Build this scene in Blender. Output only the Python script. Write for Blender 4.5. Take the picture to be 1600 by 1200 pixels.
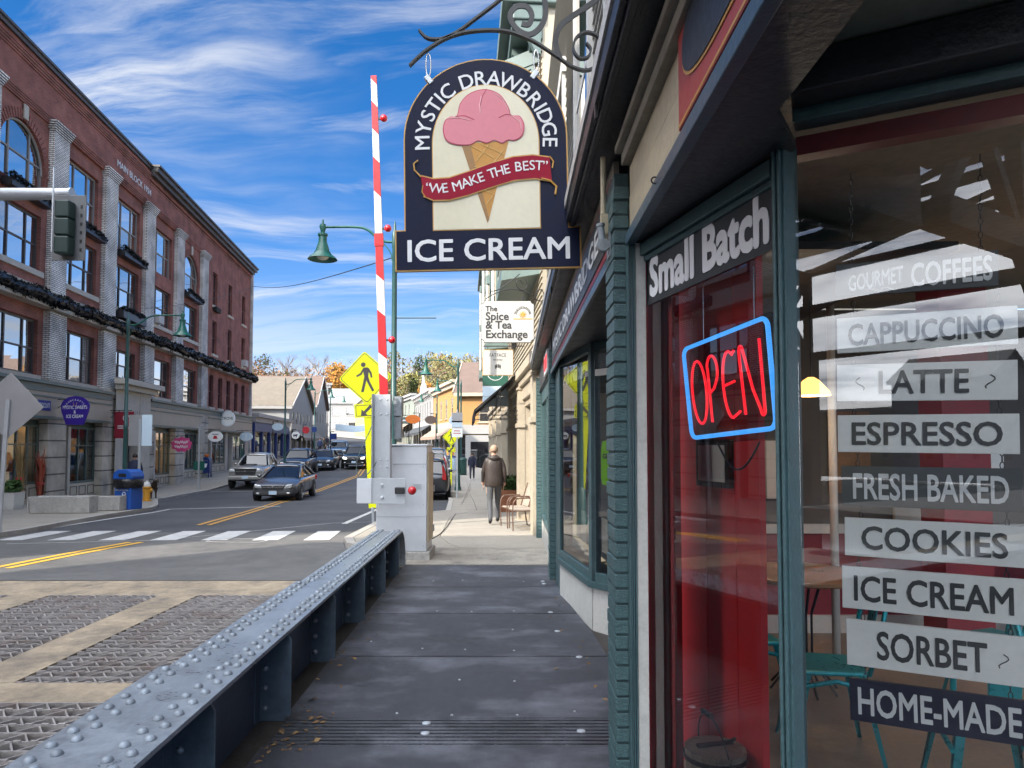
import bpy, bmesh, math, random
from mathutils import Vector, Matrix
R = math.radians
random.seed(7)
for o in list(bpy.data.objects): bpy.data.objects.remove(o)
SC = bpy.context.scene
COL = SC.collection

# ------------------------------------------------------------------ camera, sky, sun, exposure
CAM_H, FPX, PITCH = 1.65, 1110.0, R(2.5)
cd = bpy.data.cameras.new('camera'); cam = bpy.data.objects.new('camera', cd); COL.objects.link(cam)
cam.location = (0, 0, CAM_H); cam.rotation_euler = (R(90) + PITCH, 0, 0)
cd.sensor_width = 36; cd.lens = 36 * FPX / 1600; cd.shift_y = 49 / 1600
cd.clip_start = .05; cd.clip_end = 3000
SC.camera = cam
SUN_AZ, SUN_EL = math.atan2(-.74, -.67), R(33)          # direction TO the sun, measured from +Y towards +X
W = bpy.data.worlds.new('World'); SC.world = W; W.use_nodes = True
sv = Vector((math.sin(SUN_AZ) * math.cos(SUN_EL), math.cos(SUN_AZ) * math.cos(SUN_EL), math.sin(SUN_EL)))
ld = bpy.data.lights.new('sun', 'SUN'); ld.energy = 2.9; ld.angle = R(.53); ld.color = (1, .90, .76)
sun = bpy.data.objects.new('sun', ld); COL.objects.link(sun)
sun.rotation_euler = (-sv).to_track_quat('-Z', 'Y').to_euler()
VS = SC.view_settings
VS.view_transform = 'Standard'; VS.look = 'None'; VS.exposure = 1.4; VS.gamma = 1; VS.use_curve_mapping = False
SC.cycles.max_bounces = 7; SC.cycles.diffuse_bounces = 3; SC.cycles.glossy_bounces = 4; SC.cycles.transparent_max_bounces = 14; SC.cycles.use_adaptive_sampling = True; SC.cycles.adaptive_threshold = .02; SC.cycles.caustics_reflective = False
SC.cycles.use_denoising = True

def sky_nodes():
    nt = W.node_tree; nt.nodes.clear(); L = nt.links.new
    N = lambda t, **k: (lambda n: ([setattr(n, a, b) for a, b in k.items()], n)[1])(nt.nodes.new(t))
    sky = N('ShaderNodeTexSky', sky_type='NISHITA', sun_disc=False, sun_elevation=SUN_EL, sun_rotation=SUN_AZ % (2 * math.pi),
            altitude=20, air_density=1.0, dust_density=.12, ozone_density=3.0)
    tc = N('ShaderNodeTexCoord'); sep = N('ShaderNodeSeparateXYZ'); L(tc.outputs['Generated'], sep.inputs[0])
    def M(op, a, b=None, clamp=False):
        m = N('ShaderNodeMath', operation=op, use_clamp=clamp)
        for i, v in enumerate((a, b)):
            if v is None: continue
            if isinstance(v, (int, float)): m.inputs[i].default_value = v
            else: L(v, m.inputs[i])
        return m.outputs[0]
    zz = M('MAXIMUM', sep.outputs[2], 0.0); den = M('ADD', zz, .16)
    px = M('DIVIDE', sep.outputs[0], den); py = M('DIVIDE', sep.outputs[1], den)
    cmb = N('ShaderNodeCombineXYZ'); L(px, cmb.inputs[0]); L(py, cmb.inputs[1])
    # thin cirrus drawn out into streaks: warp first, then noise stretched along one direction
    wrp = N('ShaderNodeTexNoise'); wrp.inputs['Scale'].default_value = 1.1; wrp.inputs['Detail'].default_value = 3
    L(cmb.outputs[0], wrp.inputs['Vector'])
    va = N('ShaderNodeVectorMath', operation='MULTIPLY_ADD'); L(wrp.outputs['Color'], va.inputs[0])
    va.inputs[1].default_value = (.55, .55, 0); L(cmb.outputs[0], va.inputs[2])
    def streak(rot, sc, scale, detail, rough, loc=(0, 0, 0)):
        mp = N('ShaderNodeMapping'); mp.inputs['Rotation'].default_value = (0, 0, R(rot)); mp.inputs['Scale'].default_value = sc
        mp.inputs['Location'].default_value = loc
        L(va.outputs[0], mp.inputs[0])
        n = N('ShaderNodeTexNoise'); n.inputs['Scale'].default_value = scale; n.inputs['Detail'].default_value = detail
        n.inputs['Roughness'].default_value = rough; L(mp.outputs[0], n.inputs['Vector'])
        return n.outputs['Fac']
    def ramp(v, a, b):
        r = N('ShaderNodeMapRange', interpolation_type='SMOOTHSTEP'); r.inputs[1].default_value = a; r.inputs[2].default_value = b
        L(v, r.inputs[0]); return r.outputs[0]
    big = ramp(streak(16, (.55, 1.5, 1), 1.05, 5, .5, (1.3, .4, 0)), .45, .66)
    fine = ramp(streak(26, (.8, 3.4, 1), 2.6, 12, .66), .29, .70)
    mid = ramp(streak(14, (.5, 2.6, 1), 2.2, 8, .6, (4, 2, 0)), .48, .68)
    low = ramp(streak(-3, (.4, 2.2, 1), 1.6, 7, .55, (9, 1, 0)), .44, .64)
    lowm = N('ShaderNodeMapRange', interpolation_type='SMOOTHSTEP'); lowm.inputs[1].default_value = .30; lowm.inputs[2].default_value = .05
    L(zz, lowm.inputs[0])
    c = M('MULTIPLY', big, fine); c = M('MAXIMUM', c, M('MULTIPLY', M('MULTIPLY', mid, fine), .55))
    c = M('MAXIMUM', c, M('MULTIPLY', M('MULTIPLY', low, lowm.outputs[0]), .6))
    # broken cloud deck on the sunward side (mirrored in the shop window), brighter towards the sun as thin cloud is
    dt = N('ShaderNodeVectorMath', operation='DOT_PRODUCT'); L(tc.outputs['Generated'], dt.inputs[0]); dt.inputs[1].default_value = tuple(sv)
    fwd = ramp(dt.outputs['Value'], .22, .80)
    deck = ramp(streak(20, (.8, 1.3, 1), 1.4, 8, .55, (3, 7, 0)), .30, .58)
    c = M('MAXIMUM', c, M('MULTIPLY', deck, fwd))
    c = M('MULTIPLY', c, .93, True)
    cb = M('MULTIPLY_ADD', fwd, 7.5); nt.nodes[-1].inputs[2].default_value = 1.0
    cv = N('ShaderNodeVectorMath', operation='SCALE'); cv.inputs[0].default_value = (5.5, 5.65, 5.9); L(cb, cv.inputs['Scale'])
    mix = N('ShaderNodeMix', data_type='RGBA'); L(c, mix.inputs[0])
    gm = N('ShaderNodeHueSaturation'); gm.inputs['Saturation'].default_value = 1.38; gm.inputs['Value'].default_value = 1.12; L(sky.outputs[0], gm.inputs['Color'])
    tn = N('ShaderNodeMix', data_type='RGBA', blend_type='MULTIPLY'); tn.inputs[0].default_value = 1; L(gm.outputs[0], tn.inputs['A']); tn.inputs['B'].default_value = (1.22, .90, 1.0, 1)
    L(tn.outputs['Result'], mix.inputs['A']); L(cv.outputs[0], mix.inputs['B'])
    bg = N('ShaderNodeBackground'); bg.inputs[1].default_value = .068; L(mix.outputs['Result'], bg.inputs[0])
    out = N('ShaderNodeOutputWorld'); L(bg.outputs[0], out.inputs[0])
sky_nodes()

# ------------------------------------------------------------------ helpers
def prof(y):
    """height of the street along its length: level on the bridge, a dip, then a rise towards the hill"""
    P = [(-60, 0), (13, 0), (18, -.13), (24, -.32), (30, -.49), (36, -.52), (42, -.34), (51, -.04), (60, .28), (80, 1.1), (110, 2.3), (160, 4.2), (400, 9)]
    for (a, za), (b, zb) in zip(P, P[1:]):
        if y <= b:
            return za + (zb - za) * max(0, (y - a)) / (b - a)
    return P[-1][1]
def ray(u, v):
    b = (649 - v) / FPX
    return Vector(((u - 800) / FPX, math.cos(PITCH) - b * math.sin(PITCH), math.sin(PITCH) + b * math.cos(PITCH)))
def at(u, v, y):
    """survey: the point at distance y seen at photo pixel u, v"""
    d = ray(u, v); k = y / d.y
    return Vector((d.x * k, y, CAM_H + d.z * k))
def gp(u, v, off=0.0):
    """survey: the street point seen at photo pixel u, v"""
    d = ray(u, v); y = 3.0
    for i in range(4000):
        z = CAM_H + d.z * y / d.y
        if z <= prof(y) + off: break
        y += .03
    return Vector((d.x * y / d.y, y, prof(y) + off))

class MB:
    def __init__(s): s.v = []; s.f = []; s.m = []; s.mi = 0
    def add(s, vs, fs, M=None):
        n = len(s.v)
        s.v += [tuple(M @ Vector(p)) if M else tuple(p) for p in vs]
        s.f += [tuple(i + n for i in f) for f in fs]; s.m += [s.mi] * len(fs); return s
    def box(s, x0, x1, y0, y1, z0, z1, M=None):
        vs = [(x, y, z) for z in (z0, z1) for y in (y0, y1) for x in (x0, x1)]
        return s.add(vs, [(0, 2, 3, 1), (4, 5, 7, 6), (0, 1, 5, 4), (2, 6, 7, 3), (0, 4, 6, 2), (1, 3, 7, 5)], M)
    def cbox(s, c, d, M=None):
        return s.box(c[0] - d[0] / 2, c[0] + d[0] / 2, c[1] - d[1] / 2, c[1] + d[1] / 2, c[2] - d[2] / 2, c[2] + d[2] / 2, M)
    def prism(s, poly, a, b, plane='xz', M=None):
        """extrude polygon (ccw) between a and b along the remaining axis"""
        def p(q, t): return {'xz': (q[0], t, q[1]), 'xy': (q[0], q[1], t), 'yz': (t, q[0], q[1])}[plane]
        n = len(poly); vs = [p(q, a) for q in poly] + [p(q, b) for q in poly]
        fs = [tuple(range(n)), tuple(range(2 * n - 1, n - 1, -1))] + [(i + n, (i + 1) % n + n, (i + 1) % n, i) for i in range(n)]
        if plane != 'xz': fs = [f[::-1] for f in fs]
        return s.add(vs, fs, M)
    def lathe(s, pr, n=16, M=None, cap=True):
        vs = []; fs = []
        for r, z in pr:
            vs += [(r * math.cos(2 * math.pi * k / n), r * math.sin(2 * math.pi * k / n), z) for k in range(n)]
        for i in range(len(pr) - 1):
            fs += [(i * n + k, i * n + (k + 1) % n, (i + 1) * n + (k + 1) % n, (i + 1) * n + k) for k in range(n)]
        if cap:
            fs.append(tuple(range(n - 1, -1, -1))); fs.append(tuple(range((len(pr) - 1) * n, len(pr) * n)))
        return s.add(vs, fs, M)
    def tube(s, pts, r, n=8, closed=False, flat=None):
        """swept tube; r a number or list; flat=(a,b) sweeps a flat bar a wide (binormal) b thick"""
        pts = [Vector(p) for p in pts]; N = len(pts); vs = []; fs = []; up = None
        for i, p in enumerate(pts):
            if closed: t = pts[(i + 1) % N] - pts[i - 1]
            else: t = pts[min(i + 1, N - 1)] - pts[max(i - 1, 0)]
            t.normalize()
            if up is None: up = Vector((0, 0, 1)) if abs(t.z) < .9 else Vector((0, 1, 0))
            up = (up - t * up.dot(t)); up = up.normalized() if up.length > 1e-6 else t.orthogonal().normalized(); bi = t.cross(up)
            rr = r[i] if isinstance(r, (list, tuple)) else r
            if flat:
                q = [(-1, -1), (1, -1), (1, 1), (-1, 1)]
                vs += [p + bi * a * flat[0] / 2 + up * b * flat[1] / 2 for a, b in q]
            else:
                vs += [p + (bi * math.cos(2 * math.pi * k / n) + up * math.sin(2 * math.pi * k / n)) * rr for k in range(n)]
        if flat: n = 4
        for i in range(N if closed else N - 1):
            j = (i + 1) % N
            fs += [(i * n + k, i * n + (k + 1) % n, j * n + (k + 1) % n, j * n + k) for k in range(n)]
        if not closed: fs += [tuple(range(n - 1, -1, -1)), tuple(range((N - 1) * n, N * n))]
        return s.add(vs, fs)
    def sphere(s, c, r, n=12, m=8, sq=(1, 1, 1), z0=-90, z1=90):
        pr = [(max(1e-4, math.cos(R(z0 + (z1 - z0) * i / m))), math.sin(R(z0 + (z1 - z0) * i / m))) for i in range(m + 1)]
        return s.lathe(pr, n, Matrix.Translation(c) @ Matrix.Diagonal((r * sq[0], r * sq[1], r * sq[2], 1)))
    def quad(s, a, b, c, d): return s.add([a, b, c, d], [(0, 1, 2, 3)])
    def mesh(s, name):
        me = bpy.data.meshes.new(name); me.from_pydata(s.v, [], s.f); me.update()
        if any(s.m): me.polygons.foreach_set('material_index', s.m)
        return me

def tag(o, label=None, cat=None, group=None, kind=None):
    for k, v in (('label', label), ('category', cat), ('group', group), ('kind', kind)):
        if v: o[k] = v
    return o
def link(name, me, mat=None, parent=None, label=None, cat=None, group=None, kind=None, smooth=False, bevel=0, loc=None, rz=None):
    o = bpy.data.objects.new(name, me); COL.objects.link(o)
    if mat is not None and me is not None and not me.materials:
        for m in (mat if isinstance(mat, (list, tuple)) else [mat]): me.materials.append(m)
    if parent: o.parent = parent
    if smooth and me is not None:
        try: me.shade_smooth()
        except Exception: pass
        if smooth is not True:
            try: me.set_sharp_from_angle(angle=R(smooth))
            except Exception: pass
    if bevel:
        b = o.modifiers.new('bevel', 'BEVEL'); b.width = bevel; b.segments = 2; b.limit_method = 'ANGLE'; b.angle_limit = R(40)
    if loc is not None: o.location = loc
    if rz is not None: o.rotation_euler = (0, 0, rz)
    return tag(o, label, cat, group, kind)
def obj(name, mb, mat, parent=None, **k): return link(name, mb.mesh(name), mat, parent, **k)
def empty(name, loc=(0, 0, 0), rz=0, label=None, cat=None, group=None, kind=None, parent=None):
    o = link(name, None, None, parent, label, cat, group, kind); o.location = loc; o.rotation_euler = (0, 0, rz); o.empty_display_size = .2
    return o
def copy_tree(o, parent=None):
    c = o.copy(); COL.objects.link(c); c.parent = parent
    for ch in list(o.children): copy_tree(ch, c)
    return c

# text: built-in font turned into a mesh; local x = reading direction, z = up, faces -y
def text_mesh(body, size, bold=0.0, xs=1.0, extrude=.0015, align='CENTER', shear=0, spacing=1.0, res=3):
    cu = bpy.data.curves.new('t', 'FONT'); cu.body = body; cu.size = size; cu.offset = 0; cu.extrude = extrude
    cu.align_x = align; cu.align_y = 'CENTER'; cu.shear = shear; cu.resolution_u = res; cu.space_character = spacing; cu.space_line = .95
    to = bpy.data.objects.new('t', cu); COL.objects.link(to)
    dg = bpy.context.evaluated_depsgraph_get(); me = bpy.data.meshes.new_from_object(to.evaluated_get(dg), depsgraph=dg)
    bpy.data.objects.remove(to); bpy.data.curves.remove(cu)
    me.materials.clear()
    if bold:                                              # heavier strokes: copies shifted by a hair in every direction
        bm = bmesh.new(); b_ = bold * size
        for k in range(8):
            a = k * math.pi / 4; c = me.copy(); c.transform(Matrix.Translation((b_ * math.cos(a), b_ * math.sin(a), .00006 * (k + 1)))); bm.from_mesh(c); bpy.data.meshes.remove(c)
        bm.to_mesh(me); bm.free()
    me.transform(Matrix(((xs, 0, 0, 0), (0, 0, -1, 0), (0, 1, 0, 0), (0, 0, 0, 1))))
    return me
def text(name, body, size, mat, parent, loc, rz=0, ry=0, width=None, height=None, **k):
    me = text_mesh(body, size, **k)
    if (width or height) and len(me.vertices):
        xs = [v.co.x for v in me.vertices]; zs = [v.co.z for v in me.vertices]
        cx, cz = (max(xs) + min(xs)) / 2, (max(zs) + min(zs)) / 2
        sx = width / (max(xs) - min(xs)) if width else 1; sz = height / (max(zs) - min(zs)) if height else (sx if not height else 1)
        if height and not width: sx = sz
        me.transform(Matrix.Diagonal((sx, 1, sz, 1)) @ Matrix.Translation((-cx, 0, -cz)))
    o = link(name, me, mat, parent); o.location = loc; o.rotation_euler = (0, ry, rz)
    return o
def arc_text(name, body, size, mat, parent, c, rad, a0, a1, y, zs=1.0, bold=.02, flip=False):
    """letters spread on an arc (degrees from +x, ccw) joined into one lettering mesh"""
    bm = bmesh.new(); n = len(body)
    w = []
    for ch in body:
        w.append({'I': .45, ' ': .55, 'M': 1.2, 'W': 1.35, 'T': .85, 'S': .85, 'E': .85}.get(ch, 1.0))
    tot = sum(w); acc = 0
    for ch, q in zip(body, w):
        t = (acc + q / 2) / tot; acc += q
        if ch == ' ': continue
        a = R(a0 + (a1 - a0) * t); me = text_mesh(ch, size, bold=bold)
        me.transform(Matrix.Translation((c[0] + rad * math.cos(a), y, c[1] + rad * zs * math.sin(a))) @ Matrix.Rotation(-(a - math.pi / 2) + (math.pi if flip else 0), 4, 'Y'))
        bm.from_mesh(me); bpy.data.meshes.remove(me)
    me = bpy.data.meshes.new(name); bm.to_mesh(me); bm.free()
    return link(name, me, mat, parent)

# ------------------------------------------------------------------ materials
MT = {}
def mat(name, col, rough=.6, metal=0.0, var=.12, vs=3.0, bump=0.0, bs=40.0, spec=.5, dirt=None, chips=None, emit=None, coat=0, trans=0, island=0):
    """procedural paint / stone / metal: base colour with two-scale variation, optional dirt and paint chips, fine relief"""
    m = bpy.data.materials.new(name); m.use_nodes = True; nt = m.node_tree; L = nt.links.new; b = nt.nodes['Principled BSDF']
    N = nt.nodes.new
    b.inputs['Roughness'].default_value = rough; b.inputs['Metallic'].default_value = metal; b.inputs['Specular IOR Level'].default_value = spec
    b.inputs['Coat Weight'].default_value = coat; b.inputs['Coat Roughness'].default_value = .04
    tc = N('ShaderNodeTexCoord')
    def noise(sc, det=6, ro=.6):
        n = N('ShaderNodeTexNoise'); n.inputs['Scale'].default_value = sc; n.inputs['Detail'].default_value = det; n.inputs['Roughness'].default_value = ro
        L(tc.outputs['Object'], n.inputs['Vector']); return n.outputs['Fac']
    def mr(v, a, c, lo=0, hi=1):
        r = N('ShaderNodeMapRange'); r.inputs[1].default_value = a; r.inputs[2].default_value = c; r.inputs[3].default_value = lo; r.inputs[4].default_value = hi
        L(v, r.inputs[0]); return r.outputs[0]
    def mx(f, a, c, mode='MIX'):
        x = N('ShaderNodeMix'); x.data_type = 'RGBA'; x.blend_type = mode
        for s_, v in ((x.inputs[0], f), (x.inputs['A'], a), (x.inputs['B'], c)):
            if hasattr(v, 'links') or hasattr(v, 'node'): L(v, s_)
            else: s_.default_value = v if isinstance(v, float) else (*v, 1)
        return x.outputs['Result']
    c = tuple(col)
    if var:
        n = N('ShaderNodeMath'); n.operation = 'ADD'; L(noise(vs), n.inputs[0]); L(noise(vs * 9, 8), n.inputs[1])
        f = mr(n.outputs[0], .7, 1.3)
        lo = tuple(x * (1 - var) for x in col); hi = tuple(min(1, x * (1 + var)) for x in col)
        c = mx(f, lo, hi)
        rr = mr(n.outputs[0], .7, 1.3, max(0, rough - .1), min(1, rough + .1)); L(rr, b.inputs['Roughness'])
    if island:
        g = N('ShaderNodeObjectInfo'); h = N('ShaderNodeHueSaturation'); L(mr(g.outputs['Random'], 0, 1, 1 - island, 1 + island), h.inputs['Value'])
        if isinstance(c, tuple): h.inputs['Color'].default_value = (*c, 1)
        else: L(c, h.inputs['Color'])
        c = h.outputs[0]
    if dirt:
        f = mr(noise(dirt[1], 9, .65), dirt[2] if len(dirt) > 2 else .5, (dirt[2] if len(dirt) > 2 else .5) + .22, 0, dirt[3] if len(dirt) > 3 else .7)
        c = mx(f, c, dirt[0])
    if chips:
        f = mr(noise(chips[1], 4, .7), chips[2], chips[2] + .02); c = mx(f, c, chips[0])
    if isinstance(c, tuple): b.inputs['Base Color'].default_value = (*c, 1)
    else: L(c, b.inputs['Base Color'])
    if bump:
        bp = N('ShaderNodeBump'); bp.inputs['Strength'].default_value = bump; bp.inputs['Distance'].default_value = .01
        L(noise(bs, 6, .65), bp.inputs['Height']); L(bp.outputs[0], b.inputs['Normal'])
    if emit:
        b.inputs['Emission Color'].default_value = (*emit[:3], 1); b.inputs['Emission Strength'].default_value = emit[3]
    MT[name] = m; return m
def brick_mat(name, c1, c2, mortar, w=.215, h=.068, gap=.010, rough=.85, bump=.5, dirt=None):
    m = bpy.data.materials.new(name); m.use_nodes = True; nt = m.node_tree; L = nt.links.new; b = nt.nodes['Principled BSDF']; N = nt.nodes.new
    tc = N('ShaderNodeTexCoord'); sp = N('ShaderNodeSeparateXYZ'); L(tc.outputs['Object'], sp.inputs[0])
    ad = N('ShaderNodeMath'); ad.operation = 'ADD'; L(sp.outputs[0], ad.inputs[0]); L(sp.outputs[1], ad.inputs[1])
    cb = N('ShaderNodeCombineXYZ'); L(ad.outputs[0], cb.inputs[0]); L(sp.outputs[2], cb.inputs[1])
    br = N('ShaderNodeTexBrick'); L(cb.outputs[0], br.inputs['Vector'])
    br.inputs['Color1'].default_value = (*c1, 1); br.inputs['Color2'].default_value = (*c2, 1); br.inputs['Mortar'].default_value = (*mortar, 1)
    br.inputs['Scale'].default_value = 1; br.inputs['Brick Width'].default_value = w; br.inputs['Row Height'].default_value = h; br.inputs['Mortar Size'].default_value = gap
    br.inputs['Bias'].default_value = -.2
    n = N('ShaderNodeTexNoise'); n.inputs['Scale'].default_value = 1.3; n.inputs['Detail'].default_value = 8; L(tc.outputs['Object'], n.inputs['Vector'])
    mr = N('ShaderNodeMapRange'); mr.inputs[1].default_value = .3; mr.inputs[2].default_value = .7; mr.inputs[3].default_value = .62; mr.inputs[4].default_value = 1.3; L(n.outputs['Fac'], mr.inputs[0])
    h_ = N('ShaderNodeHueSaturation'); L(mr.outputs[0], h_.inputs['Value']); L(br.outputs['Color'], h_.inputs['Color'])
    L(h_.outputs[0], b.inputs['Base Color']); b.inputs['Roughness'].default_value = rough
    bp = N('ShaderNodeBump'); bp.inputs['Strength'].default_value = bump; bp.inputs['Distance'].default_value = .008; bp.invert = True
    L(br.outputs['Fac'], bp.inputs['Height']); L(bp.outputs[0], b.inputs['Normal'])
    MT[name] = m; return m
def glass_mat(name, tint=(1, 1, 1), k=1.7, base=.03):
    m = bpy.data.materials.new(name); m.use_nodes = True; nt = m.node_tree; nt.nodes.clear(); N = nt.nodes.new; L = nt.links.new
    fr = N('ShaderNodeFresnel'); fr.inputs[0].default_value = 1.5
    ma = N('ShaderNodeMath'); ma.operation = 'MULTIPLY_ADD'; ma.use_clamp = True; ma.inputs[1].default_value = k; ma.inputs[2].default_value = base; L(fr.outputs[0], ma.inputs[0])
    t = N('ShaderNodeBsdfTransparent'); t.inputs[0].default_value = (*tint, 1); g = N('ShaderNodeBsdfGlossy'); g.inputs['Roughness'].default_value = 0
    mx = N('ShaderNodeMixShader'); L(ma.outputs[0], mx.inputs[0]); L(t.outputs[0], mx.inputs[1]); L(g.outputs[0], mx.inputs[2])
    o = N('ShaderNodeOutputMaterial'); L(mx.outputs[0], o.inputs[0]); MT[name] = m; return m
def pane_mat(name, dark=(.012, .014, .018), refl=.55):
    """far window pane: dark room behind, strong sky reflection, slightly wavy glass"""
    m = bpy.data.materials.new(name); m.use_nodes = True; nt = m.node_tree; nt.nodes.clear(); N = nt.nodes.new; L = nt.links.new
    d = N('ShaderNodeBsdfDiffuse'); d.inputs[0].default_value = (*dark, 1); g = N('ShaderNodeBsdfGlossy'); g.inputs['Roughness'].default_value = .02
    tc = N('ShaderNodeTexCoord'); n = N('ShaderNodeTexNoise'); n.inputs['Scale'].default_value = 1.5; L(tc.outputs['Object'], n.inputs['Vector'])
    bp = N('ShaderNodeBump'); bp.inputs['Strength'].default_value = .06; L(n.outputs['Fac'], bp.inputs['Height']); L(bp.outputs[0], g.inputs['Normal'])
    lw = N('ShaderNodeLayerWeight'); lw.inputs[0].default_value = .35
    ma = N('ShaderNodeMath'); ma.operation = 'MULTIPLY_ADD'; ma.use_clamp = True; ma.inputs[1].default_value = .8 if refl > .4 else .25; ma.inputs[2].default_value = refl - .3; L(lw.outputs['Facing'], ma.inputs[0])
    mx = N('ShaderNodeMixShader'); L(ma.outputs[0], mx.inputs[0]); L(d.outputs[0], mx.inputs[1]); L(g.outputs[0], mx.inputs[2])
    o = N('ShaderNodeOutputMaterial'); L(mx.outputs[0], o.inputs[0]); MT[name] = m; return m
def foliage_mat(name, cols, trans=.25):
    m = bpy.data.materials.new(name); m.use_nodes = True; nt = m.node_tree; N = nt.nodes.new; L = nt.links.new; b = nt.nodes['Principled BSDF']
    ge = N('ShaderNodeNewGeometry'); rp = N('ShaderNodeValToRGB'); L(ge.outputs['Random Per Island'], rp.inputs[0])
    el = rp.color_ramp.elements
    while len(el) < len(cols): el.new(.5)
    for i, c in enumerate(cols): el[i].position = i / (len(cols) - 1); el[i].color = (*c, 1)
    L(rp.outputs[0], b.inputs['Base Color']); b.inputs['Roughness'].default_value = .7; b.inputs['Specular IOR Level'].default_value = .2
    MT[name] = m; return m

mat('asphalt', (.055, .056, .062), .8, var=.35, vs=.6, bump=.5, bs=140, dirt=((.10, .10, .10), .4, .48, .6), chips=((.02, .02, .02), 2.2, .70))
mat('asphalt_grey', (.12, .118, .115), .85, var=.28, vs=.7, bump=.4, bs=140, dirt=((.05, .05, .052), .6, .52, .7))
mat('bridge_concrete', (.34, .275, .195), .9, var=.35, vs=1.7, bump=.8, bs=55, dirt=((.13, .115, .10), 2.6, .47, .8))
mat('concrete_walk', (.31, .285, .245), .9, var=.14, vs=.9, bump=.3, bs=110, dirt=((.25, .23, .2), 1.4, .55, .5))
mat('concrete_patch', (.30, .275, .235), .85, var=.3, vs=2.2, bump=.5, bs=60, dirt=((.13, .125, .12), 3.0, .5, .8))
mat('kerb_stone', (.36, .34, .31), .9, var=.2, vs=2, bump=.4, bs=60)
mat('line_white', (.52, .52, .51), .75, var=.15, vs=3, bump=.3, bs=120, dirt=((.13, .13, .13), 7, .54, .75))
mat('line_yellow', (.72, .40, .035), .7, var=.12, vs=3, dirt=((.2, .15, .07), 9, .6, .6))
mat('line_yellow_dull', (.50, .27, .055), .75, var=.2, vs=3, dirt=((.1, .09, .08), 7, .54, .7))  # duller yellow, used beyond the crossing
def deck_mat():
    m = mat('deck_black', (.043, .046, .056), .55, var=.2, vs=1.3, bump=.6, bs=420, dirt=((.022, .022, .022), 1.1, .54, .75)); nt = m.node_tree; N = nt.nodes.new; L = nt.links.new; b = nt.nodes['Principled BSDF']
    tc = N('ShaderNodeTexCoord'); mp = N('ShaderNodeMapping'); mp.inputs['Scale'].default_value = (.9, 1.35, 1); L(tc.outputs['Object'], mp.inputs[0])
    sc = N('ShaderNodeTexNoise'); sc.inputs['Scale'].default_value = 1.25; sc.inputs['Detail'].default_value = 9; sc.inputs['Roughness'].default_value = .68; L(mp.outputs[0], sc.inputs['Vector'])
    gr = N('ShaderNodeTexNoise'); gr.inputs['Scale'].default_value = 210; gr.inputs['Detail'].default_value = 3; L(tc.outputs['Object'], gr.inputs['Vector'])
    def mr(v, a, c, lo, hi):
        r = N('ShaderNodeMapRange'); r.inputs[1].default_value = a; r.inputs[2].default_value = c; r.inputs[3].default_value = lo; r.inputs[4].default_value = hi; L(v, r.inputs[0]); return r.outputs[0]
    ml = N('ShaderNodeMath'); ml.operation = 'MULTIPLY'; L(mr(sc.outputs['Fac'], .49, .68, 0, .9), ml.inputs[0]); L(mr(gr.outputs['Fac'], .35, .65, .25, 1), ml.inputs[1])
    old = b.inputs['Base Color'].links[0].from_socket; x = N('ShaderNodeMix'); x.data_type = 'RGBA'; L(ml.outputs[0], x.inputs[0]); L(old, x.inputs['A']); x.inputs['B'].default_value = (.20, .21, .25, 1)
    h = N('ShaderNodeHueSaturation'); L(mr(gr.outputs['Fac'], .3, .7, .62, 1.4), h.inputs['Value']); L(x.outputs['Result'], h.inputs['Color']); L(h.outputs[0], b.inputs['Base Color'])
deck_mat()
mat('steel_grey_blue', (.235, .262, .29), .34, metal=.2, var=.26, vs=3.5, bump=.35, bs=22, dirt=((.12, .12, .115), 5, .53, .7), chips=((.10, .055, .035), 22, .70))
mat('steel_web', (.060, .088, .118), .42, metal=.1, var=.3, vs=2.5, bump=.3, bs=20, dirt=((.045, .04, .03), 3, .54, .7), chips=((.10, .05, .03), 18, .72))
mat('rivet_steel', (.225, .26, .30), .38, metal=.25, var=.2, vs=30, bump=.3, bs=80, dirt=((.12, .10, .085), 40, .55, .6), island=.18)
mat('grating_steel', (.42, .39, .37), .55, metal=.5, var=.25, vs=6, bump=.3, bs=120, dirt=((.16, .09, .06), 3, .5, .7))
mat('dark_steel', (.03, .032, .036), .5, metal=.3, var=.15, vs=4)
mat('galv', (.46, .49, .52), .38, metal=.4, var=.07, vs=2, dirt=((.30, .31, .32), 4, .6, .45))
mat('galv_white', (.60, .63, .67), .42, metal=.15, var=.06, vs=1.2, dirt=((.40, .37, .33), 2.2, .60, .55), chips=((.20, .10, .05), 20, .75))
mat('green_paint', (.050, .100, .110), .42, var=.22, vs=4, bump=.30, bs=60, chips=((.42, .46, .46), 46, .735))
mat('green_brick', (.050, .105, .112), .44, var=.3, vs=6, bump=.9, bs=95, chips=((.35, .40, .40), 60, .75))
mat('green_mortar', (.020, .045, .050), .55, var=.2, vs=6, bump=.6, bs=80)
mat('jamb_white', (.55, .55, .52), .6, var=.12, vs=5, dirt=((.3, .3, .28), 9, .56, .6))
mat('cream_board', (.50, .43, .30), .6, var=.18, vs=2.5, bump=.3, bs=30, dirt=((.28, .25, .19), 3, .55, .6))
mat('soffit_black', (.020, .022, .028), .40, var=.35, vs=5, bump=.5, bs=35, dirt=((.075, .078, .085), 4, .58, .6))
mat('soffit_grey', (.27, .245, .20), .75, var=.2, vs=2.5, bump=.5, bs=18, dirt=((.07, .065, .055), 3, .55, .6))
mat('blue_trim', (.045, .085, .12), .38, var=.2, vs=6, bump=.2, bs=40)
mat('clapboard', (.34, .335, .315), .65, var=.10, vs=3)
mat('clapboard_cream', (.40, .355, .275), .65, var=.10, vs=2)
mat('trim_green_grey', (.10, .145, .135), .5, var=.14, vs=3)
mat('trim_white', (.50, .49, .465), .55, var=.08, vs=3)
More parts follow.
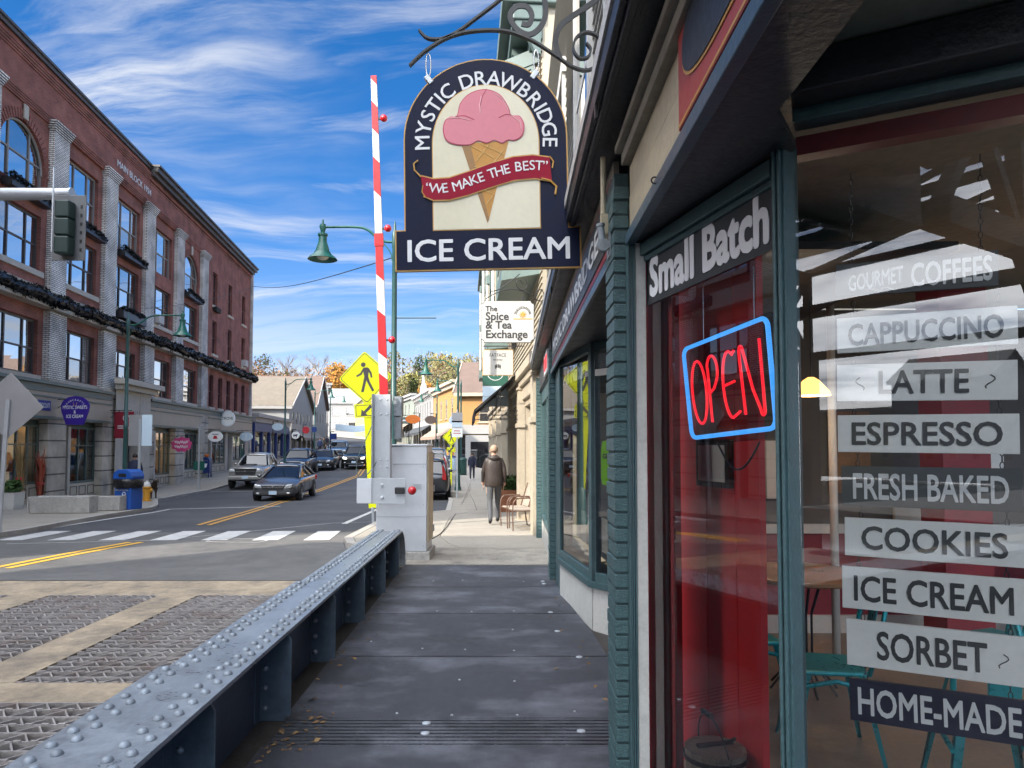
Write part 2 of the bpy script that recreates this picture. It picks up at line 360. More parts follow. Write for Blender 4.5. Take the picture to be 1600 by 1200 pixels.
mat('trim_cream', (.43, .375, .29), .6, var=.12, vs=2, dirt=((.36, .32, .25), 3, .6, .5))
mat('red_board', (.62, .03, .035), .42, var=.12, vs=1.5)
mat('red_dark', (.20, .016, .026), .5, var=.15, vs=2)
mat('red_sign', (.36, .045, .03), .42, var=.1, vs=4)
mat('black_paint', (.018, .018, .020), .42, var=.2, vs=4)
mat('iron_black', (.022, .023, .025), .38, metal=.4, var=.2, vs=8)
mat('navy', (.006, .009, .032), .45, var=.3, vs=7, spec=.14)
mat('gold_line', (.55, .30, .06), .4, var=.1, vs=8)
mat('sign_cream', (.68, .63, .46), .38, var=.05, vs=3, coat=.2)
mat('letter_white', (.74, .75, .77), .45, var=.04, vs=5)
mat('letter_black', (.025, .027, .03), .5, var=.1, vs=9)
mat('pink', (.66, .20, .25), .5, var=.05, vs=3); mat('pink_line', (.48, .03, .10), .4, var=.05); mat('pink_hi', (.85, .50, .53), .4, var=.04)
mat('cone', (.52, .24, .025), .45, var=.10, vs=5); mat('cone_shade', (.30, .15, .035), .45, var=.1, vs=5); mat('cone_line', (.72, .50, .19), .45, var=.05)
mat('ribbon', (.30, .012, .035), .6, var=.1, vs=4, spec=.15)
mat('board_white', (.88, .89, .88), .5, var=.05, vs=5, dirt=((.45, .45, .42), 14, .62, .5))
mat('board_dark', (.045, .05, .055), .5, var=.1, vs=5)
mat('chrome', (.6, .6, .6), .22, metal=1, var=.05)
mat('sign_yellow', (.86, .90, .0), .42, var=.03, vs=3)
mat('sign_black', (.07, .06, .07), .5, var=.05)
mat('gate_white', (.60, .60, .59), .45, var=.06, vs=3, dirt=((.45, .43, .4), 8, .62, .5)); mat('gate_red', (.42, .006, .012), .4, var=.06, vs=3)
mat('lens_red', (.55, .006, .015), .15, var=.03, coat=.5)
mat('lamp_green', (.012, .095, .072), .36, var=.15, vs=5, bump=.08, bs=30); mat('lamp_pole', (.022, .075, .075), .38, var=.15, vs=3); mat('lamp_glass', (.55, .55, .50), .2, var=.03)
brick_mat('brick_red', (.33, .10, .07), (.24, .062, .048), (.26, .17, .14))
brick_mat('brick_white', (.80, .78, .73), (.70, .68, .63), (.13, .12, .115), w=.22, h=.075, gap=.011, bump=.8)
brick_mat('stone_course', (.46, .42, .35), (.41, .37, .31), (.12, .11, .10), w=40, h=.62, gap=.028, bump=1)
mat('stone_trim', (.52, .48, .41), .8, var=.14, vs=2, bump=.2, bs=30, dirt=((.28, .26, .22), 3, .6, .5))
mat('frame_dark', (.085, .075, .07), .5, var=.15, vs=4); mat('frame_grey', (.30, .285, .265), .55, var=.1, vs=4); mat('frame_maroon', (.09, .03, .035), .5, var=.1)
pane_mat('pane_sky', refl=.72); pane_mat('pane_dim', (.05, .05, .05), .5); pane_mat('pane_blind', (.26, .26, .25), .42); pane_mat('pane_shop', (.02, .02, .022), .42); pane_mat('car_glass', (.006, .007, .009), .36)
mat('blind', (.30, .31, .32), .8, var=.05)
glass_mat('shop_glass', (.93, .95, .95), 1.35, .03)
foliage_mat('garland', [(.006, .008, .007), (.016, .018, .016), (.03, .03, .027)])
mat('teal_metal', (.0, .27, .31), .32, metal=.25, var=.08, vs=4); mat('wood_top', (.23, .115, .05), .35, var=.25, vs=6)
mat('wood_floor', (.25, .20, .145), .5, var=.25, vs=3, bump=.2, bs=40)
mat('bucket_wood', (.36, .30, .22), .75, var=.3, vs=14, bump=.5, bs=60)
mat('paper', (.55, .52, .45), .8, var=.08, vs=4)
# ------------------------------------------------------------------ ground, river, street, pavements
def interp(P, y):
    if y <= P[0][0]: return P[0][1]
    for (a, p), (b, q) in zip(P, P[1:]):
        if y <= b: return p + (q - p) * (y - a) / (b - a)
    return P[-1][1]
KL = [(8.8, -9.7), (14.5, -9.95), (19, -10.8), (22.5, -11.35), (24.2, -12.0), (28.6, -14.2), (31, -14.65), (37, -15.35), (60, -18.0), (80, -20.7), (110, -28.5), (160, -53)]
KR = [(8.8, -1.95), (11.3, -2.05), (12.3, -2.85), (13, -3.05), (17.5, -3.2), (18.8, -3.0), (21, -1.95), (27.7, -2.45), (58, -5.5), (70, -8.3), (110, -18.5), (160, -43)]
FACE_L = lambda y: -17.65 - .12 * (y - 30)
FACE_R = lambda y: .62 if y < 13 else .42 - .067 * (y - 13) if y < 50 else -2.06 - .25 * (y - 50)
def strip(lf, rf, y0, y1, off, step=1.0, xtra=(), depth=0):
    ys = sorted(set([y0 + (y1 - y0) * i / max(1, round((y1 - y0) / step)) for i in range(round((y1 - y0) / step) + 1)] + [q for q in xtra if y0 < q < y1]))
    m = MB(); vs = []; fs = []
    for y in ys:
        z = prof(y) + off; vs += [(lf(y), y, z), (rf(y), y, z)]
        if depth: vs += [(lf(y), y, z - depth), (rf(y), y, z - depth)]
    k = 4 if depth else 2
    for i in range(len(ys) - 1):
        a, b = i * k, (i + 1) * k
        fs.append((a, a + 1, b + 1, b))
        if depth: fs += [(a + 2, a, b, b + 2), (a + 1, a + 3, b + 3, b + 1)]
    if depth: fs += [(0, 2, 3, 1), (len(ys) * k - 4, len(ys) * k - 3, len(ys) * k - 1, len(ys) * k - 2)]
    return m.add(vs, fs)
def c_(v): return lambda y: v
kl = lambda y: interp(KL, y); kr = lambda y: interp(KR, y)
kxs = [p[0] for p in KL] + [p[0] for p in KR] + [18, 24, 30, 36, 42, 51, 60]
mat('earth', (.10, .095, .07), .95, var=.3, vs=.2, bump=.3, bs=5); mat('river', (.015, .03, .035), .08, var=0)
g = strip(c_(-900), c_(900), 6, 160, -.45, 4)
g.quad((-900, 160, prof(160) - .45), (900, 160, prof(160) - .45), (1500, 2500, 6), (-1500, 2500, 6))
obj('ground', g, MT['earth'], kind='structure')
m = MB().quad((-1500, -2500, -2.6), (1500, -2500, -2.6), (1500, 6.4, -2.6), (-1500, 6.4, -2.6)); obj('water', m, MT['river'], kind='structure')
road = obj('road', strip(lambda y: kl(y) - .05, lambda y: kr(y) + .05, 9.34, 160, -.10, 2, kxs), MT['asphalt'], kind='structure')
# paler grey surface between the bridge and the crosswalk
obj('pale_asphalt', strip(lambda y: kl(y) + .02, lambda y: kr(y) - .02, 9.36, 14.9, -.096, 2, kxs), MT['asphalt_grey'], parent=road)
pl = obj('pavement_by_brick_block', strip(lambda y: FACE_L(y) - .6, lambda y: kl(y), 6.4, 56, -.025, 1.5, kxs), MT['kerb_stone'], kind='structure'); pl.name = 'pavement'
i = 0; y = 10.0
while y < 40:
    obj('slab', strip(lambda q: FACE_L(q) - .5, lambda q: kl(q) - .17, y, y + 1.58, 0, .8, kxs, .05), MT['concrete_walk'], parent=pl); y += 1.6
obj('slab', strip(lambda q: FACE_L(q) - .5, lambda q: kl(q) - .17, y, 56, 0, 1.5, kxs, .05), MT['concrete_walk'], parent=pl)
obj('kerb', strip(lambda q: kl(q) - .16, lambda q: kl(q), 9.36, 120, .004, .8, kxs, .16), MT['kerb_stone'], parent=pl)
obj('pavement_far', strip(lambda y: FACE_L(y) - .6 if y < 80 else kl(y) - 5, lambda y: kl(y), 56, 160, -.004, 3, kxs), MT['concrete_walk'], parent=pl)
pr = obj('pavement', strip(kr, lambda y: FACE_R(y) + .6, 10.0, 60, -.03, 1, kxs), MT['kerb_stone'], kind='structure')
obj('patch', strip(lambda q: kr(q) + .17, c_(.62), 10.02, 11.62, 0, .8, kxs, .05), MT['concrete_patch'], parent=pr)
y = 11.64
while y < 44:
    for a, b in ((lambda q: kr(q) + .17, lambda q: (kr(q) + FACE_R(q)) / 2 - .006), (lambda q: (kr(q) + FACE_R(q)) / 2 + .006, lambda q: FACE_R(q) + .4)):
        obj('slab', strip(a, b, y, y + 1.58, 0, .8, kxs, .05), MT['concrete_walk'], parent=pr)
    y += 1.6
obj('slab', strip(lambda q: kr(q) + .17, lambda q: FACE_R(q) + .4, y, 60, 0, 1.5, kxs, .05), MT['concrete_walk'], parent=pr)
obj('kerb', strip(kr, lambda q: kr(q) + .16, 10.0, 70, .004, .5, kxs, .16), MT['kerb_stone'], parent=pr)
obj('pavement_far', strip(kr, lambda y: kr(y) + 5, 60, 160, -.004, 3, kxs), MT['concrete_walk'], parent=pr)

# painted markings (flat paint, 4 mm steps)
def line(name, pts, w, mt, off=-.090):
    m = MB(); vs = []; fs = []; P = []
    for (xa, ya), (xb, yb) in zip(pts, pts[1:]):
        n = max(1, int(abs(yb - ya) / .8))
        P += [(xa + (xb - xa) * i / n, ya + (yb - ya) * i / n) for i in range(n)]
    P.append(pts[-1])
    for i, (x, y) in enumerate(P):
        a = Vector(P[max(i - 1, 0)]); b = Vector(P[min(i + 1, len(P) - 1)]); t = (b - a).normalized(); nx, ny = -t.y * w / 2, t.x * w / 2
        vs += [(x + nx, y + ny, prof(y + ny) + off), (x - nx, y - ny, prof(y - ny) + off)]
    fs = [(2 * i + 1, 2 * i + 3, 2 * i + 2, 2 * i) for i in range(len(P) - 1)]
    obj(name, m.add(vs, fs), mt, parent=road)
def g2(u, v):
    p = gp(u, v, -.1); return (p.x, p.y)
yc = [g2(0, 889), g2(110, 867), g2(212, 848)]
for s in (-.11, .11): line('centre_line', [(x + s, y) for x, y in yc], .11, MT['line_yellow'])
yc2 = [g2(318, 821), g2(380, 803), g2(437, 785), g2(490, 769), g2(530, 754.5), g2(560, 743.5)]; yc2.append((yc2[-1][0] - 2.6, yc2[-1][1] + 16))
for s in (-.12, .12): line('centre_line', [(x + s, y) for x, y in yc2], .11, MT['line_yellow_dull'])
for k in range(9):
    x0 = -3.66 - .955 * k; y0 = 13.35
    line('crossing_stripe', [(x0, y0), (x0 - .22, y0 + 1.85)], .47, MT['line_white'])
line('stop_line', [g2(266, 796), g2(438, 791.5)], .20, MT['line_white'])
line('bay_line', [g2(78, 826), g2(160, 813), g2(240, 801), g2(266, 796)], .12, MT['line_white'])
line('bay_line', [g2(322, 768), g2(398, 768)], .12, MT['line_white'])
line('edge_line', [g2(538, 819), g2(590, 796)], .14, MT['line_white'])
line('sealed_crack', [g2(10, 851), g2(250, 845), g2(520, 818), g2(585, 816)], .035, MT['line_white'], -.0885)
line('bay_line', [g2(490, 734), g2(512, 734)], .15, MT['line_white'])
# utility mark-out by the crossing: a thin white outline sprayed on the asphalt
m = MB(); q = [g2(a, b) for a, b in ((322, 847), (335, 843), (400, 842.5), (418, 846), (402, 848.5), (340, 848))]
for a, b in zip(q, q[1:] + q[:1]): line('spray_mark', [a, b], .03, MT['line_white'], -.0885)

# ------------------------------------------------------------------ drawbridge deck: concrete bands with open steel grating panels
bd = empty('bridge_deck', (0, 0, 0), kind='structure')
ZD = -.10
def slabxy(name, x0, x1, y0, y1, mt, parent, z=ZD, d=.25, **k): return obj(name, MB().box(x0, x1, y0, y1, z - d, z), mt, parent, **k)
slabxy('approach_band', -9.9, -1.62, 8.44, 9.345, MT['bridge_concrete'], bd)
slabxy('deck_band', -4.15, -3.70, 5.35, 8.435, MT['bridge_concrete'], bd)
slabxy('deck_band', -5.90, -5.45, 5.35, 8.435, MT['bridge_concrete'], bd)
slabxy('deck_band', -9.9, -1.62, 4.95, 5.345, MT['bridge_concrete'], bd)
slabxy('deck_band', -4.15, -3.70, -14, 4.945, MT['bridge_concrete'], bd)
slabxy('far_deck', -10.5, 2.0, -75, -14.01, MT['asphalt'], bd)
obj('dark_underlay', MB().box(-10, -1.7, -14, 8.4, -1.4, -1.2).box(-10.2, -1.7, 8.3, 9.4, -2.7, -.36), MT['dark_steel'], bd)  # dark plane under the gratings, stands in for the shaded pit
def grating(x0, x1, y0, y1, p=.128, dz=.075):
    m = MB(); ny = round((y1 - y0) / p); nx = round((x1 - x0) / .20); t = .0065
    py = (y1 - y0) / ny; px = (x1 - x0) / nx
    for j in range(ny + 1):
        y = y0 + j * py; m.box(x0, x1, y - t, y + t, ZD - dz, ZD)
        if j % 2 == 0:                       # saw-tooth studs along every second bearing bar
            for i in range(nx * 2): m.box(x0 + (i + .15) * px / 2, x0 + (i + .6) * px / 2, y - t * 1.3, y + t * 1.3, ZD - .01, ZD + .007)
    for j in range(ny):
        ya, yb = y0 + j * py, y0 + (j + 1) * py
        for i in range(nx):
            xa = x0 + i * px
            for (a, b) in (((xa, ya), (xa + px / 2, yb)), ((xa + px / 2, yb), (xa + px, ya))):
                d = Vector((b[0] - a[0], b[1] - a[1])).normalized(); n = Vector((-d.y, d.x)) * .005
                m.prism([(a[0] - n.x, a[1] - n.y), (b[0] - n.x, b[1] - n.y), (b[0] + n.x, b[1] + n.y), (a[0] + n.x, a[1] + n.y)], ZD - dz, ZD - .004, 'xy')
    return m
for (x0, x1, y0, y1) in ((-3.695, -1.64, 5.35, 8.43), (-5.445, -4.155, 5.35, 8.43), (-8.6, -5.905, 5.35, 8.43), (-3.695, -1.64, 1.2, 4.94), (-6.4, -4.155, 2.4, 4.94)):
    obj('grating_panel', grating(x0, x1, y0, y1), MT['grating_steel'], bd, kind='stuff')

# walkway over the bridge: dark plates bolted down, one drainage grate
ww = obj('walkway', MB().box(-1.62, 1.0, -6, 9.99, -.14, -.035), mat('walk_grime', (.055, .048, .042), .9, var=.4, vs=6, bump=.8, bs=40), kind='structure')
RE = [(-6, .9), (4.4, .78), (5.4, .765), (5.9, .745), (6.4, .715), (7, .655), (7.7, .59), (8.4, .56), (10.0, .58)]
for y0, y1 in ((-6, 3.98), (4.40, 5.656), (5.684, 7.09), (7.116, 8.415), (8.439, 9.97)):
    m = MB(); n = 10; L_ = [(-1.30 - .02 * y0, y0)]
    for i in range(n + 1):
        y = y0 + (y1 - y0) * i / n; L_.append((interp(RE, y), y))
    L_.append((-1.30 - .02 * y1, y1)); m.prism(L_, -.034, 0.0, 'xy'); obj('walkway_plate', m, MT['deck_black'], ww, bevel=.003)
m = MB()
for i in range(9): m.box(-1.36, .80, 4.0 + i * .0485 - .0145, 4.0 + i * .0485 + .0145, -.05, -.003)
for x in (-1.28, -.9, -.5, -.1, .3, .7): m.box(x, x + .012, 3.995, 4.39, -.06, -.008)
m.box(-1.29, .85, 3.98, 4.40, -.20, -.16)
obj('drain_grate', m, MT['deck_black'], ww)
bolt = MB().lathe([(.026, 0), (.026, .004), (.014, .009), (.004, .009)], 12).mesh('bolt'); bolt.materials.append(MT['galv'])
for u, v in ((666, 1130), (664, 1148), (908, 1143), (905, 1028), (871, 987), (860, 958), (848, 909), (850, 913)):
    p = gp(u, v); o = link('bolt', bolt, None, ww, loc=(p.x, p.y, .0006 if not 4 < p.y < 4.38 else -.003))
bs_ = MB().lathe([(.009, 0), (.007, .004), (.002, .005)], 8).mesh('screw'); bs_.materials.append(MT['galv'])
for u, v in ((580, 1003), (660, 1014), (727, 1016), (803, 1017), (718, 1064), (804, 1066), (706, 1118), (808, 1120), (801, 985), (683, 955), (737, 956), (803, 955), (723, 907), (677, 908), (818, 909), (620, 1115), (898, 1112)):
    p = gp(u, v); link('screw', bs_, None, ww, loc=(p.x, p.y, .0006))

# ------------------------------------------------------------------ riveted plate girder between the roadway and the walkway
GZ = .55
gd = empty('plate_girder', (-1.5, 10, 0), label='long blue-grey riveted steel plate girder between roadway and dark walkway', cat='girder')
def gx(y): return -1.31 - .020 * (y - 2.43)
def gobj(name, mb, mt, parent=gd, **k):
    o = obj(name, mb, mt, parent, **k)
    if parent is gd: o.location = (1.5, -10, 0)
    return o
def plate(y0, y1, w, z, t, nose=False):
    P = [(y0 + (y1 - y0) * i / 24, z) for i in range(25)]
    if nose:
        r = .44
        P += [(y1 + r * math.sin(R(a)), z - r * (1 - math.cos(R(a)))) for a in range(10, 91, 10)] + [(y1 + r, .0)]
    m = MB(); vs = []; fs = []; n = len(P)
    for i, (y, zz) in enumerate(P):
        a = P[max(i - 1, 0)]; b = P[min(i + 1, n - 1)]; d = Vector((b[0] - a[0], b[1] - a[1])).normalized(); nn = Vector((d.y, -d.x)) * t
        c = gx(y) - .02 - .19; xr, xl = c + w / 2, c - w / 2
        vs += [(xl, y, zz), (xr, y, zz), (xr, y + nn.x, zz + nn.y), (xl, y + nn.x, zz + nn.y)]
    for i in range(n - 1):
        a, b = 4 * i, 4 * i + 4
        fs += [(a, a + 1, b + 1, b), (a + 1, a + 2, b + 2, b + 1), (a + 2, a + 3, b + 3, b + 2), (a + 3, a, b, b + 3)]
    fs += [(0, 3, 2, 1), (4 * n - 4, 4 * n - 3, 4 * n - 2, 4 * n - 1)]
    return m.add(vs, fs)
gobj('flange', plate(-5, 9.55, .375, GZ - .034, .018, True), MT['steel_grey_blue'], smooth=30)
gobj('cover_plate', plate(-5, 5.95, .405, GZ - .017, .0165), MT['steel_grey_blue'])
gobj('cover_plate', plate(-5, 3.62, .445, GZ, .0165), MT['steel_grey_blue'])
m = MB()
for a, b in ((-5, 2.4), (2.4, 9.6)):
    xa, xb = gx(a) - .21, gx(b) - .21
    m.add([(xa - .008, a, -.3), (xa + .008, a, -.3), (xb + .008, b, -.3), (xb - .008, b, -.3), (xa - .008, a, GZ - .05), (xa + .008, a, GZ - .05), (xb + .008, b, GZ - .05), (xb - .008, b, GZ - .05)],
          [(0, 3, 2, 1), (4, 5, 6, 7), (0, 1, 5, 4), (1, 2, 6, 5), (2, 3, 7, 6), (3, 0, 4, 7)])
gobj('web', m, MT['steel_web'])
m = MB()
for y in [-.2 + 1.0 * k for k in range(10)]:
    x = gx(y) - .2
    m.box(x + .006, x + .085, y, y + 1.0, GZ - .062, GZ - .052)
gobj('flange_angle', m, MT['steel_web'])
rv = []
for k in range(60):
    y = 2.02 + k * .128
    z = GZ if y < 3.56 else GZ - .017 if y < 5.9 else GZ - .034
    w = .445 if y < 3.6 else .405 if y < 5.93 else .375
    c = gx(y) - .21
    for (dx, dy) in ((-.155, 0), (-.098, .055), (.098, 0), (.155, .055)):
        rv.append((c + dx * (w / .42), y + dy, z))
rme = MB().lathe([(.0225, -.004), (.0222, .003), (.0195, .010), (.014, .0155), (.007, .018), (.0012, .0187)], 12).mesh('rivet'); rme.materials.append(MT['rivet_steel']); rme.shade_smooth()
for p in rv[:240]:
    o = link('rivet', rme, None, gd); o.location = (p[0] + 1.5 + random.uniform(-.003, .003), p[1] - 10 + random.uniform(-.004, .004), p[2] + .0005)
    o.rotation_euler = (random.uniform(-.05, .05), random.uniform(-.05, .05), 0)
for y in (1.05, 2.1, 3.25, 4.43, 5.62, 6.85, 8.1, 9.2):
    x = gx(y); m = MB().prism([(x - .205, -.03), (x - .005, -.03), (x - .005, GZ - .09), (x - .03, GZ - .052), (x - .205, GZ - .052)], y - .006, y + .006)
    m.box(x - .204, x - .120, y + .008, y + .018, -.03, GZ - .06).box(x - .202, x - .193, y - .09, y - .007, -.03, GZ - .062)
    s = gobj('stiffener', m, MT['steel_web'], bevel=.002)
    for z in (.05, .17, .29, .40):
        for (px, py) in ((x - .16, y - .0075),):
            o = link('rivet', rme, None, s); o.location = (px, py, z); o.rotation_euler = (R(90), 0, 0); o.scale = (.8, .8, .8)

# ------------------------------------------------------------------ raised counterweight span of the drawbridge, behind and above the camera
mat('bridge_green', (.022, .055, .06), .5, var=.2, vs=1)
mat('counterweight', (.30, .29, .27), .85, var=.2, vs=.5, bump=.3, bs=8)
bs = empty('bascule_frame', (-6, -6, -2.6), label='dark overhead lattice frame and drawbridge counterweights mirrored in the window, plus one added sun-blocking slab', cat='bridge')
def bar(m, a, b, w=.22, d=.22):
    a, b = Vector(a), Vector(b); t = (b - a); l = t.length; q = t.to_track_quat('Z', 'Y').to_matrix().to_4x4()
    m.cbox((0, 0, l / 2), (w, d, l), Matrix.Translation(a) @ q)
bo = (6, 6, 2.6)
for X in (-11.0, -1.9):
    m = MB(); top = []
    for k in range(5):
        ya, yb = -15.5 + 2.2 * k, -13.3 + 2.2 * k
        bar(m, (X, ya, 4.4), (X, yb, 4.4), .34, .34); bar(m, (X, ya, 6.8 + .10 * k), (X, yb, 6.9 + .10 * k), .34, .34)
        bar(m, (X, ya, 4.4), (X, yb, 6.9 + .1 * k), .16, .16); bar(m, (X, yb, 4.4), (X, ya, 6.8 + .1 * k), .16, .16); bar(m, (X, ya, 4.4), (X, ya, 6.8 + .1 * k), .2, .2)
    for y in (-15.5, -10): bar(m, (X, y, -2.6), (X, y, 4.4), .42, .42)
    bar(m, (X, -10, .3), (X, -13.2, 4.4), .25, .25); bar(m, (X, -10, .3), (X, -6.8, 4.4), .25, .25)
    o = obj('side_truss', m, MT['bridge_green'], bs, loc=bo)
m = MB()
for k in range(6):
    y = -15.5 + 2.2 * k
    bar(m, (-11, y, 7.0), (-1.9, y, 7.0), .2, .2)
    if k < 5: bar(m, (-11, y, 7.0), (-6.4, y + 2.2, 7.0), .12, .12); bar(m, (-6.4, y, 7.0), (-1.9, y + 2.2, 7.0), .12, .12); bar(m, (-6.4, y + 2.2, 7.0), (-11, y + 2.2, 7.0), .12, .12)
    bar(m, (-11, y, 4.4), (-1.9, y, 4.4), .24, .24) if k in (0, 3, 5) else None
obj('top_bracing', m, MT['bridge_green'], bs, loc=bo)
for X in (-9.9, -3.0):
    obj('counterweight', MB().prism([(-9.4, 6.6), (-5.6, 6.6), (-5.0, 7.6), (-5.0, 11.2), (-9.4, 11.2)], X - 1.1, X + 1.1, 'yz'), MT['counterweight'], bs, loc=bo, bevel=.05)
obj('counterweight', MB().prism([(-6.4, 6.9), (1.6, 6.9), (2.3, 7.8), (2.3, 11.2), (-6.4, 11.2)], -8.5, -5.8, 'yz'), MT['counterweight'], bs, loc=bo, bevel=.05)  # added slab out of view, placed to keep sun off the shop front
obj('counterweight_yoke', MB().box(-11.4, -1.6, -8.6, -5.8, 11.2, 11.6), MT['bridge_green'], bs, loc=bo)
# ------------------------------------------------------------------ facade tools (local frame: x along the face, z up, -y towards the street)
def wall_mesh(x0, x1, z0, z1, ops, rev=.2, y=0.0):
    """wall face cut by rectangular openings, with reveals"""
    xs = sorted({x0, x1} | {q for o in ops for q in o[:2]}); zs = sorted({z0, z1} | {q for o in ops for q in o[2:4]})
    m = MB()
    for a, b in zip(xs, xs[1:]):
        for c, d in zip(zs, zs[1:]):
            cx, cz = (a + b) / 2, (c + d) / 2
            if any(o[0] < cx < o[1] and o[2] < cz < o[3] for o in ops): continue
            m.quad((a, y, c), (b, y, c), (b, y, d), (a, y, d))
    for a, b, c, d in [o[:4] for o in ops]:
        m.quad((a, y, c), (a, y, d), (a, y + rev, d), (a, y + rev, c)); m.quad((b, y, d), (b, y, c), (b, y + rev, c), (b, y + rev, d))
        m.quad((a, y, d), (b, y, d), (b, y + rev, d), (a, y + rev, d)); m.quad((b, y, c), (a, y, c), (a, y + rev, c), (b, y + rev, c))
    return m
def window(parent, x0, x1, z0, z1, cols=(1,), rails=(.5,), fw=.07, fm='frame_dark', pm='pane_sky', y=.13, sill=None, sm='stone_trim', pms=None, blind=0):
    """one window: frame mesh with its panes as sub-parts"""
    m = MB(); m.box(x0, x1, y, y + .08, z0, z0 + fw).box(x0, x1, y, y + .08, z1 - fw, z1).box(x0, x0 + fw, y, y + .08, z0 + fw, z1 - fw).box(x1 - fw, x1, y, y + .08, z0 + fw, z1 - fw)
    tot = sum(cols); X = [x0 + fw]; W_ = (x1 - x0 - 2 * fw)
    for c in cols: X.append(X[-1] + W_ * c / tot)
    Z = [z0 + fw] + [z0 + fw + (z1 - z0 - 2 * fw) * r for r in rails] + [z1 - fw]
    for x in X[1:-1]: m.box(x - fw * .45, x + fw * .45, y - .004, y + .07, z0 + fw, z1 - fw)
    for z in Z[1:-1]: m.box(x0 + fw, x1 - fw, y + .008, y + .066, z - fw * .35, z + fw * .35)
    w = obj('window', m, MT[fm], parent)
    for i in range(len(cols)):
        for j in range(len(Z) - 1):
            p_ = (pms or {}).get((i, j), pm)
            pm_ = MB().quad((X[i] + fw * .45, y + .045 - .012 * j, Z[j]), (X[i + 1] - fw * .45, y + .045 - .012 * j, Z[j]), (X[i + 1] - fw * .45, y + .045 - .012 * j + random.uniform(-.006, .006), Z[j + 1]), (X[i] + fw * .45, y + .045 - .012 * j, Z[j + 1]))
            obj('pane', pm_, MT[p_], w)
    if sill: obj('sill', MB().box(x0 - .12, x1 + .12, -.10, y, z0 - sill, z0 - .002), MT[sm], w)
    return w

# ------------------------------------------------------------------ the ice cream shop on the right
shop = empty('ice_cream_shop', (.5, 3, 0), label='dark green painted shop front with big windows and brick piers right beside the walkway', cat='shop')
SO = (-.5, -3, 0)
def so(name, mb, mt, parent=shop, rot=None, **k):
    o = obj(name, mb, MT[mt] if isinstance(mt, str) else mt, parent, **k)
    if parent is shop and rot is None: o.location = SO
    if rot is not None: o.location = Vector(rot[0]) + Vector(SO); o.rotation_euler = (0, 0, rot[1])
    return o
# brick piers: every brick a block of its own over a recessed mortar core
def pier(x0, x1, y0, y1, ztop, name='brick_pier', bricks=True):
    p = so(name, MB().box(x0 + .007, x1 - .003, y0 + .007, y1 - .007, -.05, ztop), 'green_mortar')
    n = int(ztop / .0677); bm = []
    for q in range(3):
        m = MB(); j = lambda: random.uniform(-.0025, .0025)
        m.box(x0 + j(), x1, y0 + j(), y1 + j(), 0, .0575); me = m.mesh('brick'); me.materials.append(MT['green_brick']); bm.append(me)
    for k in range(n):
        b = link('brick', bm[k % 3], None, p, bevel=.004); b.location = (random.uniform(-.002, .002), random.uniform(-.002, .002), k * .0677 + .004)
    return p
pier(.461, .535, 3.20, 3.45, 2.90)
pier(.461, .60, 8.86, 9.10, 2.86)
pier(.44, .56, 12.9, 13.12, 2.9)
# fluted corner trim and white jamb next to the near pier
m = MB()
for i in range(4): m.box(.520 + i * .0088, .520 + i * .0088 + .006, 3.172 - (.010 if i in (0, 3) else 0), 3.26, 0, 2.57)
m.box(.519, .556, 3.185, 3.27, 0, 2.57)
so('fluted_trim', m, 'green_paint')
so('white_jamb', MB().box(.5565, .6045, 3.176, 3.26, 0, 2.57), 'jamb_white', bevel=.003)
W1, A1 = (.605, 3.19, 0), math.atan2(-.9698, .2437); L1 = .99
W2, A2 = (.888, 2.20, 0), math.atan2(-.475, .88); L2 = 1.75
def loc(w, a, x, y, z): return Vector(w) + Vector((math.cos(a) * x - math.sin(a) * y, math.sin(a) * x + math.cos(a) * y, z))
ZB, ZH = .20, 2.56
f1 = so('window', MB().box(0, L1, -.012, .05, ZB - .06, ZB).box(0, L1, -.03, .05, ZH - .05, ZH + .006).box(0, L1, -.012, .05, ZH - .075, ZH - .052), 'green_paint', rot=(W1, A1), bevel=.004)
obj('pane', MB().quad((0, .012, ZB), (L1, .012, ZB), (L1, .012, ZH - .05), (0, .012, ZH - .05)), MT['shop_glass'], f1)
bn = obj('banner', MB().box(.004, L1 - .02, .004, .010, 2.285, 2.508), MT['board_dark'], f1)
text('lettering', 'Small Batch', .2, mat('vinyl_white', (.88, .89, .92), .4, var=0), bn, (.49, .0015, 2.402), width=.90, height=.185, bold=.04, extrude=.001)
so('corner_post', MB().box(-.008, .038, -.030, .05, 0, 2.60).box(.000, .012, -.042, -.03, 0, 2.6).box(.018, .030, -.042, -.03, 0, 2.6), 'green_paint', rot=((.846, 2.222, 0), R(-52)), bevel=.004)
f2 = so('window', MB().box(0, L2, -.012, .05, ZB - .06, ZB).box(0, L2, -.03, .05, 2.66, 2.72).box(L2 - .06, L2, -.03, .05, ZB, 2.66), 'green_paint', rot=(W2, A2), bevel=.004)
obj('pane', MB().quad((0, .012, ZB), (L2 - .06, .012, ZB), (L2 - .06, .012, 2.66), (0, .012, 2.66)), MT['shop_glass'], f2)
so('bulkhead', MB().box(-.02, L1, -.02, .06, -.04, ZB - .062), 'trim_cream', rot=(W1, A1))
so('bulkhead', MB().box(0, L2, -.02, .06, -.04, ZB - .062), 'trim_cream', rot=(W2, A2))
so('display_sill', MB().box(-.28, L1, .055, .62, .06, .135), 'wood_floor', rot=(W1, A1))
